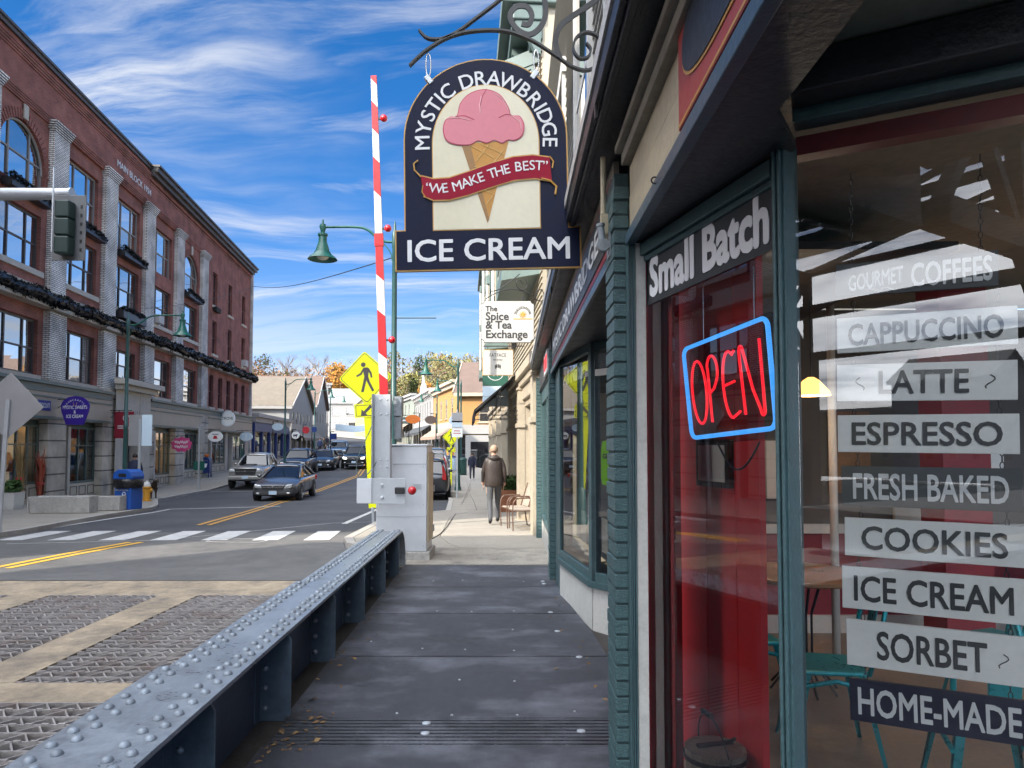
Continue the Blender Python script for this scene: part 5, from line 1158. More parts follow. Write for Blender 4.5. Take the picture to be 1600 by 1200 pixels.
for sx in (-1, 1):
    for sy in (-1, 1): obj('leg', MB().box(sx * .22 - .03, sx * .22 + .03, sy * .26 - .03, sy * .26 + .03, 0, .28), MT['mail_blue'], ml)
obj('emblem', MB().prism([(-.12, .62), (.08, .62), (.14, .86), (-.08, .86)], -.306, -.3012), MT['letter_white'], ml); obj('pull_handle', MB().box(-.18, .18, -.325, -.305, 1.02, 1.05), MT['chrome'], ml)
pk = empty('pumpkin', ml.location + Vector((.02, 0, 1.255)), 0, 'small orange pumpkin sitting on the blue mailbox', 'pumpkin')
m = MB()
for k in range(8): m.sphere((.07 * math.cos(k * .785), .07 * math.sin(k * .785), .10), .10, 8, 6, (.75, .75, 1))
obj('fruit', m, MT['goods_orange'], pk, smooth=True); obj('stalk', MB().tube([(0, 0, .17), (.01, 0, .24)], .015, 6), MT['shrub'], pk)
# corn stalks tied at the shop door posts, autumn decoration
foliage_mat('corn', [(.22, .14, .06), (.34, .24, .11), (.18, .10, .05)]); foliage_mat('corn_red', [(.28, .05, .03), (.36, .10, .06), (.2, .04, .03)])
for (u, v, h, label, mt_) in ((62, 786, 1.45, 'tied sheaf of dry corn stalks with red leaves at the sweet shop window', 'corn_red'), (30, 792, 1.9, 'tall dry corn stalk sheaf in the dark left doorway', 'corn')):
    p = lv(u, v); q = FACE_L(p.y); s = empty('corn_sheaf', (p.x, p.y, p.z), 0, label, 'decoration'); m = MB()
    for k in range(110):
        a = random.random() * 6.28; r = random.uniform(.01, .09); z = random.uniform(.0, h * .8); l = random.uniform(.4, .9); t = Vector((math.cos(a) * .2, math.sin(a) * .2, 1)).normalized() * l; b = Vector((-math.sin(a), math.cos(a), 0)) * .025
        c = Vector((r * math.cos(a), r * math.sin(a), z)); m.add([c - b, c + b, c + t + b * .3, c + t - b * .3], [(0, 1, 2, 3)])
    obj('stalks', m, MT[mt_], s, kind='stuff'); obj('ribbon_tie', MB().lathe([(.12, h * .45), (.125, h * .47), (.12, h * .5)], 14), MT['goods_red'], s)
# street furniture signs on posts
mat('sign_back', (.36, .365, .38), .4, metal=.4, var=.05)
def post(p, h, r=.03, mt_='galv', name='sign_post', label='', cat='sign post', rz=0.0):
    t = empty(name, p, rz, label, cat); obj('post', MB().box(-r, r, -r * .6, r * .6, -.05, h), MT[mt_], t); return t
p = lv(-2, 832); t = post(p, 2.6, .035, label='square sign seen from behind on a bent grey post at the left edge', rz=R(4)); t.rotation_euler = (0, R(2.2), R(4))
zc_ = at(12, 634, p.y).z - p.z; dd = .66
o = obj('sign_plate', MB().prism([(-dd, zc_), (0, zc_ - dd), (dd, zc_), (0, zc_ + dd)], .03, .036), MT['sign_back'], t, bevel=.004)
p = lv(216, 792); t = post(p, at(216, 655, p.y).z - p.z, .035, label='grey sign post with blank sign backs and a pale notice board near the hydrant', rz=R(-4))
obj('notice_board', MB().box(-.40, .02, .03, .05, 1.95, 2.95), MT['sign_back'], t); obj('notice_board', MB().box(.04, .38, .03, .05, 1.95, 2.95), MT['pale_blue'], t)
p = lv(310, 764); t = post(p, at(310, 664, p.y).z - p.z, .04, label='grey sign post with narrow sign backs in front of the mailbox', rz=R(-4)); obj('sign_plate', MB().box(-.05, .25, .03, .04, 2.3, 3.2), MT['sign_back'], t); obj('sign_plate', MB().box(-.3, .28, .03, .04, .95, 1.4), MT['lamp_green'], t)
# ------------------------------------------------------------------ barrier gate at the end of the girder
GY = 9.95
gt = empty('barrier_gate', (-1.62, 10.5, 0), 0, 'raised red and white striped barrier arm on a white steel housing at the girder end', 'barrier')
g0 = gt.location.copy()
def gl_(u, v, y): return at(u, v, y) - g0
h0, h1 = gl_(588, 694, 10.4), gl_(667, 694, 10.4)
hz = h0.z
hb = obj('housing', MB().box(h0.x, h1.x, -.08, .62, .12, hz - .03), MT['galv_white'], gt, bevel=.012)
obj('housing_lid', MB().box(h0.x - .01, h1.x + .012, -.095, .64, hz - .028, hz), MT['galv_white'], gt, bevel=.01)
obj('housing_seam', MB().box(h0.x + .24, h1.x - .001, -.0835, -.0805, hz - .30, hz - .285), MT['galv'], gt)
obj('side_door', MB().box(h1.x + .002, h1.x + .02, -.04, .58, .25, hz - .12).box(h1.x + .02, h1.x + .035, .02, .06, .5, .62).box(h1.x + .02, h1.x + .035, .02, .06, 1.2, 1.32), MT['cream_board'], gt)
obj('base', MB().box(h0.x - .02, h1.x + .05, -.12, .66, -.02, .118), MT['planter_concrete'], gt, bevel=.01)
obj('front_seam', MB().box(h0.x + .01, h1.x - .01, -.0835, -.0805, .62, .632), MT['galv'], gt)
for z in (.34, .95, 1.45): obj('hinge', MB().lathe([(.014, z), (.014, z + .10)], 8, Matrix.Translation((h1.x + .03, .57, 0))), MT['galv'], gt)
obj('data_plate', MB().box(h1.x - .20, h1.x - .08, -.0835, -.0805, 1.02, 1.10), MT['galv'], gt)
for x in (h0.x + .05, h1.x - .05):
    for z in (.2, .8, 1.35): o = link('bolt', None, None, gt) if False else obj('screw_head', MB().lathe([(.010, 0), (.010, .004), (.005, .007)], 8, Matrix.Translation((x, -.0805, z)) @ Matrix.Rotation(R(90), 4, 'X')), MT['galv'], gt)
a, b = gl_(586, 617, GY), gl_(612, 750, GY)
c = MB().box(a.x + .006, b.x - .006, -.64, -.632, b.z, a.z).box(a.x, a.x + .0055, -.72, -.55, b.z, a.z).box(b.x - .0055, b.x, -.72, -.55, b.z, a.z)
obj('mast_channel', c, MT['galv'], gt)
obj('channel_flange', MB().box(a.x - .012, a.x - .001, -.725, -.56, b.z, a.z), MT['steel_grey_blue'], gt)
bolt_ = MB().lathe([(.014, 0), (.014, .008), (.009, .014)], 8).mesh('bolt'); bolt_.materials.append(MT['galv_white'])
for u in (594.5, 605):
    for v in (624, 647, 718, 729):
        q = gl_(u, v, GY - .09); o = link('bolt', bolt_, None, gt); o.location = (q.x, -.641, q.z); o.rotation_euler = (R(90), 0, 0)
pa, pb = gl_(560, 747, GY - .12), gl_(635, 787, GY - .12)
obj('counter_plate', MB().prism([(pa.x, pb.z + .01), (pb.x, pb.z), (pb.x, pa.z), (pa.x, pa.z)], -.745, -.733), MT['galv'], gt, bevel=.002)
obj('counter_block', MB().box(pa.x - .002, pa.x + .20, -.76, -.746, pb.z + .012, pa.z - .002), MT['galv_white'], gt, bevel=.002)
for v in (757, 777):
    q = gl_(598, v, GY - .15); o = link('bolt', bolt_, None, gt); o.location = (q.x, -.746, q.z); o.rotation_euler = (R(90), 0, 0); o.scale = (1.6, 1.6, 2)
q = gl_(625, 766, GY - .15); obj('lamp_holder', MB().box(q.x - .06, q.x + .075, -.79, -.746, q.z - .045, q.z + .045), MT['black_paint'], gt, bevel=.01)
# arm: alternating red and white sections with slanted joints, slightly leaning
P0, P1 = gl_(600, 618, GY), gl_(584, 119, GY); ax = (P1 - P0); AL = ax.length; lean = math.atan2(ax.x, ax.z)
arm = empty('arm', (P0.x, P0.y, P0.z), parent=gt); arm.rotation_euler = (0, lean, 0)
def aw(z): return .060 - .020 * z / AL
zs_ = [0.0]
for v in (588, 556, 489, 434, 372, 303, 250, 206, 163, 128): zs_.append((at(0, v, GY).z - at(0, 618, GY).z) )
zs_.append(AL)
for k in range(len(zs_) - 1):
    z0, z1 = zs_[k], zs_[k + 1]; s0 = .05 if k else 0; s1 = .05 if k < len(zs_) - 2 else 0; w0, w1 = aw(z0), aw(z1)
    obj('arm_section', MB().prism([(-w0, z0 + s0), (w0, z0 - s0 + .002), (w1, z1 - s1), (-w1, z1 + s1 - .002)], -.022, .022), MT['gate_red' if k % 2 == 0 else 'gate_white'], arm)
sl = obj('arm_sleeve', MB().box(-aw(2.2) - .012, aw(2.2) + .012, -.03, .03, 2.12, 2.30), MT['gate_red'], arm)
for v in (186, 358, 532):
    z = at(0, v, GY).z - at(0, 618, GY).z; w = aw(z)
    lm_ = obj('warning_lamp', MB().sphere((w + .085, -.02, z), .052, 14, 10), MT['lens_red'], arm, smooth=True); obj('lamp_stem', MB().box(w, w + .05, -.02, .0, z - .015, z + .015), MT['black_paint'], lm_)
q2 = gl_(645, 766, GY - .15); lm_ = obj('warning_lamp', MB().sphere((q2.x, -.768, q2.z), .06, 14, 10), MT['lens_red'], gt, smooth=True)
obj('junction_box', MB().box(b.x + .006, b.x + .13, -.5, -.35, a.z - .30, a.z - .02).box(b.x + .01, b.x + .12, -.48, -.36, a.z - .62, a.z - .305), MT['steel_grey_blue'], gt, bevel=.01)
obj('cable', MB().tube(spl([gl_(585, 650, GY - .1), gl_(580, 668, GY - .1), gl_(570, 690, GY - .15), gl_(558, 720, GY - .15), gl_(560, 745, GY - .15), gl_(575, 740, GY - .15), gl_(588, 722, GY - .1)]), .006, 6), MT['trim_green_grey'], gt, smooth=True)
# ------------------------------------------------------------------ pedestrian crossing sign
def walker(m, k, y):
    """walking figure silhouette, unit height k"""
    def pl(pts): m.prism([(x * k, z * k) for x, z in pts][::-1], y - .004, y)
    m.lathe([(.075 * k, 0), (.075 * k, .004)], 16, Matrix.Translation((-.06 * k, y, .42 * k)) @ Matrix.Rotation(R(90), 4, 'X'))
    pl([(-.06, .32), (.07, .33), (.11, .27), (.08, .02), (-.04, .02), (-.07, .2)])
    pl([(-.06, .32), (-.02, .28), (-.13, .10), (-.28, .03), (-.30, .08), (-.17, .15)]); pl([(.06, .33), (.11, .30), (.19, .16), (.21, .0), (.16, -.01), (.13, .13), (.07, .22)])
    pl([(-.04, .05), (.05, .03), (.0, -.14), (-.09, -.46), (-.17, -.45), (-.09, -.15)]); pl([(-.02, .04), (.08, .04), (.12, -.13), (.25, -.42), (.18, -.46), (.04, -.15)])
def ped_sign(p, s, zc_, label, low=True, zl=None, tilt=0, ow=0, pw=1.0):
    t = empty('crossing_sign', p, 0, label, 'traffic sign'); t.rotation_euler = (0, tilt, R(3)); d = s * .7071
    obj('post', MB().box(-.035 * pw, .035 * pw, -.02, .02, .28, zc_ + d * .4), MT['sign_yellow'], t); obj('post_base', MB().box(-.025, .025, -.03, .03, -.1, .3), MT['galv'], t)
    def rdia(d, r=.06):
        out = []
        for k in range(4):
            a = R(90 * k); c = Vector((math.cos(a), math.sin(a))) * (d - r * 1.414)
            out += [(c.x + r * math.cos(a + R(q)), zc_ + c.y + r * math.sin(a + R(q))) for q in (-45, -15, 15, 45)]
        return out
    pn = obj('panel', MB().prism(rdia(d), -.034, -.030), MT['sign_yellow'], t)
    obj('border', MB().prism(rdia(d - .035), -.0355, -.0342), MT['sign_black'], pn); obj('face', MB().prism(rdia(d - .055), -.0372, -.0357), MT['sign_yellow'], pn)
    m = MB(); walker(m, .82 * s, -.0376); m2 = MB(); m2.add([(x, y, z + zc_ - .0) for x, y, z in m.v], m.f); obj('walking_figure', m2, MT['sign_black'], pn)
    if low:
        zl = zl or zc_ - d - .27; w, h = s * .32 * 1.05, s * .17 * 1.05
        lp = obj('arrow_panel', MB().box(-w + ow, w + ow, -.034, -.030, zl - h, zl + h), MT['sign_yellow'], t); obj('border', MB().box(-w + .03 + ow, w - .03 + ow, -.0355, -.0342, zl - h + .03, zl + h - .03), MT['sign_black'], lp); obj('face', MB().box(-w + .045 + ow, w - .045 + ow, -.0372, -.0357, zl - h + .045, zl + h - .045), MT['sign_yellow'], lp)
        obj('arrow', MB().prism([(-.16 + ow, zl - .12), (.0 + ow, zl - .12), (-.045 + ow, zl - .07), (.12 + ow, zl + .08), (.07 + ow, zl + .13), (-.09 + ow, zl - .02), (-.14 + ow, zl + .03)], -.0385, -.0374), MT['sign_black'], lp)
    return t
p = gp(583, 812); p.z = prof(p.y)
zc_ = at(572, 590, p.y).z - p.z
lean_ = math.atan2((at(572, 590, p.y).x - p.x), zc_)
ped_sign(p, .92, zc_, 'yellow diamond pedestrian crossing sign with arrow plate beside the barrier arm', tilt=lean_, pw=2.5, zl=at(572, 641, p.y).z - p.z)
p = gp(704, 720); t = ped_sign(Vector((-2.95, 34.5, prof(34.5))), .62, 2.62, 'small distant yellow crossing sign on the right pavement', zl=2.0)
# ------------------------------------------------------------------ green street lamps with bell shades
def street_lamp(p, dx, label, h=6.25, arm=1.75, flags=0):
    """pole with curved arm and bell lamp; dx=+1 arm reaches right, -1 left"""
    t = empty('street_lamp', p, 0, label, 'street lamp', 'green street lamps')
    obj('base', MB().lathe([(.17, -.1), (.17, .10), (.13, .22), (.11, .75), (.085, .80)], 12), MT['lamp_pole'], t, smooth=40)
    obj('pole', MB().lathe([(.075, .8), (.068, 2.6), (.074, 2.62), (.074, 2.68), (.062, 2.7), (.052, h - .35), (.062, h - .33), (.062, h - .05), (.05, h), (.028, h + .06), (.03, h + .14), (.004, h + .26)], 12), MT['lamp_pole'], t, smooth=40)
    A = arm
    ar = obj('arm', MB().tube(spl([(0, 0, h - .2), (dx * A * .12, 0, h - .2), (dx * A * .24, 0, h - .12), (dx * A * .38, 0, h + .06), (dx * A * .55, 0, h + .12), (dx * (A - .02), 0, h + .12)]), .027, 8), MT['lamp_green'], t, smooth=True)
    obj('brace', MB().tube(spl([(dx * .05, 0, h - .62), (dx * .10, 0, h - .42), (dx * .32, 0, h - .14)]), .012, 6), MT['lamp_green'], ar)
    L_ = obj('lamp_bell', MB().lathe([(.004, h + .30), (.02, h + .26), (.02, h + .20), (.06, h + .18), (.075, h + .12), (.05, h + .04), (.045, h + .0), (.105, h - .03), (.105, h - .07), (.085, h - .09), (.09, h - .20), (.13, h - .33), (.155, h - .42), (.17, h - .425), (.18, h - .46), (.29, h - .55), (.315, h - .585), (.30, h - .585), (.17, h - .47)], 20, Matrix.Translation((dx * A, 0, 0)), cap=False), MT['lamp_green'], t, smooth=35)
    obj('lens', MB().sphere((dx * A, 0, h - .50), .14, 12, 8, (1, 1, .7)), MT['lamp_glass'], L_, smooth=True)
    if flags: obj('banner_rod', MB().tube([(0, 0, h - flags), (-dx * 0.9, 0, h - flags)], .014, 6), MT['lamp_pole'], t)
    return t
street_lamp(Vector((-13.05, 24.0, prof(24))), 1, 'nearest green street lamp on the left pavement before the brick block', 6.3, 1.85)
street_lamp(Vector((-2.52, 15.1, prof(15.1))), -1, 'green street lamp behind the barrier arm reaching over the road', 6.3, 1.55, 1.85)
street_lamp(Vector((-14.7, 46, prof(46))), 1, 'green street lamp in front of the tan roofed house', 6.1, 1.65)
street_lamp(Vector((-2.66, 35, prof(35))), -1, 'green street lamp on the right pavement behind the parking sign', 6.3, 1.6)
street_lamp(Vector((-3.45, 48, prof(48))), -1, 'second green lamp along the right pavement near the orange house', 6.1, 1.6)
street_lamp(Vector((-7.6, 72, prof(72))), -1, 'distant green lamp by the ornate white front on the right', 6, 1.6)
street_lamp(Vector((-18.9, 68, prof(68))), 1, 'distant green lamp past the gabled house on the left', 6.3, 1.6)
street_lamp(Vector((-21.5, 84, prof(84))), 1, 'farthest green lamp before the white building at the street end', 6.2, 1.6)
# ------------------------------------------------------------------ traffic signal on its mast arm at the left edge
TY = 13.0; t0 = Vector((-12.6, TY, prof(13)))
ts = empty('traffic_signal', t0, 0, 'grey mast arm with traffic signal seen from behind at the upper left', 'traffic signal')
q = at(0, 303, TY) - t0; e = at(112, 303, TY) - t0
obj('mast', MB().lathe([(.17, -.1), (.12, 7.0)], 14), MT['galv'], ts, smooth=40)
obj('mast_arm', MB().tube([(0, 0, q.z - .02), (e.x - .02, 0, e.z)], [.14, .105], 14), MT['galv'], ts, smooth=40); obj('end_cap', MB().tube([(e.x - .018, 0, e.z), (e.x + .012, 0, e.z)], .115, 14), MT['galv'], ts)
sa, sb = at(78, 302, TY - .2) - t0, at(127, 405, TY - .2) - t0; mx_ = (sa.x + sb.x) / 2
obj('backplate', MB().box(sa.x, sb.x, -.10, -.08, sb.z, sa.z), mat('backplate', (.12, .125, .13), .5, var=.1), ts, bevel=.02)
for k in range(6):
    for s in (-1, 1): obj('slot', MB().box(mx_ + s * .225 - .02, mx_ + s * .225 + .02, -.106, -.1005, sa.z - .25 - .16 * k, sa.z - .19 - .16 * k), MT['black_paint'], ts)
for k in range(3):
    zt = sa.z - .16 - .33 * k; sgn = obj('signal_section', MB().box(mx_ - .13, mx_ + .13, -.34, -.106, zt - .32, zt), mat('signal_green', (.008, .028, .025), .4, var=.1) if k == 0 else MT['signal_green'], ts, bevel=.03)
    obj('visor', MB().lathe([(.12, 0), (.12, .22)], 14, Matrix.Translation((mx_, -.02, zt - .16)) @ Matrix.Rotation(R(-90), 4, 'X'), cap=False), MT['black_paint'], sgn)
obj('signal_strut', MB().box(mx_ - .15, mx_ - .125, -.37, -.35, sb.z + .08, sa.z + .42), MT['galv'], ts)
# overhead cable across the street
obj('overhead_cable', MB().tube([(at(395, 447, 50)).lerp(at(622, 400, 15.1), i / 12) + Vector((0, 0, -.35 * math.sin(math.pi * i / 12))) for i in range(13)], .014, 5), MT['black_paint'], label='thin black cable slung across the street from the brick block to a lamp post', cat='cable')
obj('overhead_cable', MB().tube([(at(395, 447, 50)).lerp(mbp(32, -.05, 7.8), i / 12) + Vector((.2, 0, -.3 * math.sin(math.pi * i / 12))) for i in range(13)], .012, 5), MT['black_paint'], label='thin dark cable running along the brick block above the swag', cat='cable')
# ------------------------------------------------------------------ hanging signs further along the right side
mat('sign_white', (.43, .43, .415), .5, var=.04, vs=4); mat('forest_green', (.02, .10, .07), .45, var=.06); mat('ink', (.03, .03, .033), .5, var=.05)
TY2 = 12.6; c = at(793, 535, TY2); tw, th = 82 / FPX * TY2, 65 / FPX * TY2
tea = empty('hanging_shop_sign', c, 0, 'white spice and tea hanging sign with notched corners beneath the ice cream sign', 'sign'); k_ = .055
def notch(w, h, k, e=0):
    w, h = w / 2 + e, h; P = []
    for (cx, cz, a0) in ((-w, -e, 90), (w, -e, 180), (w, h + e, 270), (-w, h + e, 0)):
        arcp = [(cx + k * math.cos(R(a0 - 90 * i / 5)), cz + k * math.sin(R(a0 - 90 * i / 5))) for i in range(6)]; P += arcp
    return P
obj('edge', MB().prism(notch(tw, th, k_, .008), -.014, .014), MT['ink'], tea); obj('panel', MB().prism(notch(tw, th, k_), -.018, .018), MT['sign_white'], tea)
for tx, u, v, s_ in (('The', 766, 483, .135), ('Spice', 776, 495, .20), ('& Tea', 778.5, 508.5, .195), ('Exchange', 793, 523, .20)):
    pz = at(u, v, TY2) - c; lx = at(758.5, v, TY2).x - c.x; o = text('lettering', tx, s_, MT['ink'], tea, (lx, -.020, pz.z), align='LEFT', bold=.026)
wx = at(817, 492, TY2) - c; m = MB()
for k in range(10): a = R(36 * k); m.tube([(wx.x, -.022, wx.z), (wx.x + .068 * math.cos(a), -.022, wx.z + .068 * math.sin(a))], .006, 5)
m.lathe([(.04, 0), (.04, .004)], 14, Matrix.Translation((wx.x, -.019, wx.z)) @ Matrix.Rotation(R(90), 4, 'X')); m.box(wx.x - .17, wx.x + .17, -.022, -.019, wx.z - .085, wx.z - .068)
obj('star_emblem', m, MT['gold_line'], tea); obj('emblem_ring', MB().tube([(wx.x + .115 * math.cos(R(a)), -.021, wx.z + .115 * math.sin(R(a))) for a in range(0, 181, 12)], .004, 5), MT['ink'], tea)
arc_text('emblem_lettering', 'The Spice & Tea Exchange', .042, MT['ink'], tea, (wx.x, wx.z), .14, 175, 5, -.020, 1, 0)
tb_ = empty('sign_bracket', at(835, 470, TY2), 0, 'thin black scroll bracket above the spice and tea sign', 'bracket'); b0 = tb_.location
for nm, pts in (('bar', [(759, 467), (775, 458), (800, 452), (825, 458), (838, 468), (847, 470), (850, 461), (846, 453), (839, 455), (838, 462)]), ('upper_bar', [(768, 455), (778, 453), (790, 445), (800, 438), (812, 428)]), ('scroll', [(822, 436), (824, 446), (817, 453), (809, 449), (807, 441), (813, 438), (817, 444)])):
    obj(nm, MB().tube(spl([(at(u, v, TY2) - b0) for u, v in pts]), .009, 6), MT['iron_black'], tb_, smooth=True)
for u in (772.5, 817): 
    q = at(u, 468, TY2) - b0; obj('hanger', MB().box(q.x - .012, q.x + .012, -.01, .01, q.z - .04, q.z + .06), MT['iron_black'], tb_)
FY = 17.0; c = at(778, 586, FY); fw_, fh = 47 / FPX * FY, 39 / FPX * FY
ff = empty('hanging_shop_sign', c, 0, 'small cream hanging sign with black leaf emblem above the black awning', 'sign')
obj('panel', MB().box(-fw_ / 2, fw_ / 2, -.02, .02, 0, fh), MT['sign_white'], ff); obj('rim', MB().box(-fw_ / 2 - .012, fw_ / 2 + .012, -.012, .012, -.012, fh + .012), MT['gold_line'], ff)
text('lettering', 'FATFACE', .13, MT['ink'], ff, (0, -.022, fh * .80), width=fw_ * .55, height=.085, bold=.0); text('lettering', 'MYSTIC', .05, MT['ink'], ff, (0, -.022, fh * .60), width=fw_ * .32)
m = MB()
for a in (-55, -20, 15, 50): m.sphere((.07 * math.sin(R(a)), -.021, fh * .28 + .05 * math.cos(R(a))), .055, 8, 6, (.32, .08, 1))
obj('leaf_emblem', m, MT['ink'], ff); obj('hook_bar', MB().tube([(-fw_ / 2, 0, fh + .10), (fw_ + .2, 0, fh + .10)], .012, 6).box(-.25, -.24, -.006, .006, fh, fh + .1).box(.24, .25, -.006, .006, fh, fh + .1), MT['iron_black'], ff)
GY2 = 20.5; c = at(774, 603, GY2); w_ = 40 / FPX * GY2
gs = empty('hanging_shop_sign', c, 0, 'dark green hanging sign with white ring half hidden below the cream leaf sign', 'sign')
obj('panel', MB().box(-w_ / 2, w_ / 2, -.02, .02, 0, .75), MT['forest_green'], gs); obj('ring', MB().tube([(.24 * math.cos(R(a)), -.022, .40 + .24 * math.sin(R(a))) for a in range(0, 360, 15)], .010, 5, True), MT['letter_white'], gs)
text('lettering', 'R', .25, MT['letter_white'], gs, (0, -.024, .36), shear=.3); obj('lower_panel', MB().box(-w_ / 2, w_ / 2, -.02, .02, -.30, -.01), MT['pale_blue'], gs); obj('lowest_panel', MB().box(-w_ / 2, w_ / 2, -.02, .02, -.60, -.31), MT['pale_blue'], gs)
obj('hook_bar', MB().tube([(-w_ / 2, 0, .8), (w_ + .3, 0, .8)], .012, 6).box(-.2, -.19, -.006, .006, .75, .8).box(.2, .21, -.006, .006, .75, .8), MT['iron_black'], gs)
# parking sign post
p = gp(714, 779); t = post(p, 3.6, .03, 'galv', label='slim post with stacked parking signs at the right kerb', rz=0)
for z, h, mt_ in ((3.30, .22, 'sign_back'), (3.02, .16, 'pale_blue'), (2.70, .22, 'board_white')): obj('sign_plate', MB().box(-.22, .22, -.04, -.03, z - h, z + h - .04), MT[mt_], t)
obj('small_print', MB().box(-.15, .15, -.043, -.0405, 2.62, 2.65).box(-.12, .12, -.043, -.0405, 2.72, 2.75), MT['goods_red'], t)
# ------------------------------------------------------------------ cars
def paint(name, c, metal=.5, rough=.28): return mat(name, c, rough, metal=metal, var=0, coat=.8)
paint('car_grey', (.10, .105, .115)); paint('car_silver', (.36, .36, .345)); paint('car_navy', (.02, .03, .055)); paint('car_black', (.010, .010, .012)); paint('car_blue', (.10, .16, .24)); paint('car_white', (.55, .56, .57), .1); paint('car_dark', (.03, .033, .04))
mat('tyre', (.018, .018, .019), .8, var=.1); mat('rim', (.42, .43, .44), .3, metal=.8, var=.05); mat('trim_plastic', (.02, .021, .023), .55, var=.1); mat('headlamp', (.55, .57, .58), .12, metal=.3, var=0, coat=.8); mat('tail_red', (.38, .008, .012), .2, var=0, coat=.6)
mat('drl', (.8, .8, .8), .2, var=0, emit=(1, .95, .85, 2.0)); mat('plate', (.45, .58, .70), .5, var=.03)
PROTO = {}
def car(kind, col, p, rz, label, lights=False, rear=False):
    """front faces local -y. station lists give half-width, sill, shoulder and top heights along the length"""
    t = empty('parked_car' if not lights and kind != 'sedan_moving' else 'car', p, rz, label, 'car' if kind not in ('pickup',) else 'pickup truck')
    S = {'sedan': dict(L=4.85, W=.915, H=1.46, st=[(-2.42, .58, .30, .56, .60), (-2.32, .78, .24, .62, .70), (-2.05, .89, .22, .68, .80), (-1.5, .915, .22, .74, .90), (-.85, .915, .22, .80, .97), (.3, .915, .22, .86, .98), (1.3, .915, .22, .90, .99), (1.75, .90, .24, .93, 1.03), (2.2, .84, .28, .92, 1.04), (2.40, .74, .36, .84, .96)],
             gh=[(-1.12, .98, .80), (.02, 1.40, .60), (.45, 1.45, .59), (.85, 1.42, .58), (1.95, 1.03, .74)], wb=(-1.47, 1.31), wr=.335),
         'suv': dict(L=4.8, W=.96, H=1.72, st=[(-2.40, .66, .34, .74, .84), (-2.30, .84, .28, .80, .94), (-2.0, .94, .26, .86, 1.02), (-1.3, .96, .26, .92, 1.08), (-.8, .96, .26, .96, 1.12), (.5, .96, .26, 1.0, 1.12), (1.6, .96, .26, 1.02, 1.14), (2.15, .94, .28, 1.04, 1.16), (2.34, .88, .34, .98, 1.10), (2.40, .80, .42, .90, 1.0)],
             gh=[(-.90, 1.12, .86), (-.15, 1.62, .68), (.6, 1.72, .68), (1.75, 1.66, .66), (2.25, 1.14, .80)], wb=(-1.42, 1.42), wr=.37),
         'pickup': dict(L=5.4, W=.955, H=1.80, st=[(-2.60, .70, .42, .92, 1.00), (-2.52, .86, .38, .98, 1.08), (-2.2, .95, .36, 1.02, 1.14), (-1.4, .955, .36, 1.06, 1.18), (-.9, .955, .36, 1.08, 1.20), (.8, .955, .36, 1.10, 1.20), (1.2, .955, .38, 1.12, 1.18), (2.4, .95, .40, 1.12, 1.16), (2.66, .93, .44, 1.10, 1.14)],
             gh=[(-1.0, 1.20, .86), (-.30, 1.72, .68), (.25, 1.80, .68), (.85, 1.76, .66), (1.05, 1.20, .78)], wb=(-1.72, 1.50), wr=.40)}
    D = S['sedan' if kind.startswith('sedan') else kind]
    m = MB(); vs = []; fs = []
    for (y, w, zb, zs, zt) in D['st']:
        half = [(w * .84, zb), (w * .97, zb + .10), (w, (zb + zs) / 2), (w * .985, zs), (w * .90, zt - .035), (w * .55, zt), (0, zt + .02)]
        ring = [(x, y, z) for x, z in half] + [(-x, y, z) for x, z in half[-2::-1]]; n = len(ring); vs += ring
    K = len(D['st'])
    for i in range(K - 1):
        for k in range(n - 1): fs.append((i * n + k, i * n + k + 1, (i + 1) * n + k + 1, (i + 1) * n + k))
        fs.append((i * n + n - 1, i * n, (i + 1) * n, (i + 1) * n + n - 1))
    fs += [tuple(range(n - 1, -1, -1)), tuple(range((K - 1) * n, K * n))]; fs = [f[::-1] for f in fs]
    b = obj('body', m.add(vs, fs), col, t, smooth=50); sb = b.modifiers.new('sub', 'SUBSURF'); sb.levels = sb.render_levels = 2
    # greenhouse: glass shell, painted roof and pillars
    G = D['gh']; zb = G[0][1]; m = MB(); W_ = D['W']; vs = []; fs = []
    base_w = W_ * .86
    ys = [g[0] for g in G]; top = G[1:-1]
    f0, f1 = G[0], G[-1]
    ring0 = [(-base_w, f0[0], zb), (base_w, f0[0], zb), (base_w, f1[0], f1[1]), (-base_w, f1[0], f1[1])]
    ta, tb2 = top[0], top[-1]
    tw = W_ * (.64 if kind != 'suv' else .70)
    ring1 = [(-tw, ta[0], ta[1]), (tw, ta[0], ta[1]), (tw, tb2[0], tb2[1]), (-tw, tb2[0], tb2[1])]
    m.add([(x * .98, y, z - .06) for x, y, z in ring0] + [(x, y, z - .02) for x, y, z in ring1], [(0, 1, 5, 4), (1, 2, 6, 5), (2, 3, 7, 6), (3, 0, 4, 7)])
    gl2 = obj('windows', m, MT['car_glass'], t, bevel=.10)
    rv_ = []; rf_ = []
    prof_ = [(ta[0] - .03, ta[1] - .035)] + [(g[0], g[1] + .012) for g in top] + [(tb2[0] + .05, tb2[1] - .03)]
    for (y, z) in prof_: rv_ += [(-tw - .015, y, z - .03), (-tw * .7, y, z + .015), (0, y, z + .03), (tw * .7, y, z + .015), (tw + .015, y, z - .03)]
    for i in range(len(prof_) - 1):
        for k in range(4): rf_.append((i * 5 + k, i * 5 + k + 1, (i + 1) * 5 + k + 1, (i + 1) * 5 + k))
    ro = obj('roof', MB().add(rv_, rf_), col, t, smooth=True); so_ = ro.modifiers.new('s', 'SOLIDIFY'); so_.thickness = .05; so_.offset = -1
    m = MB()
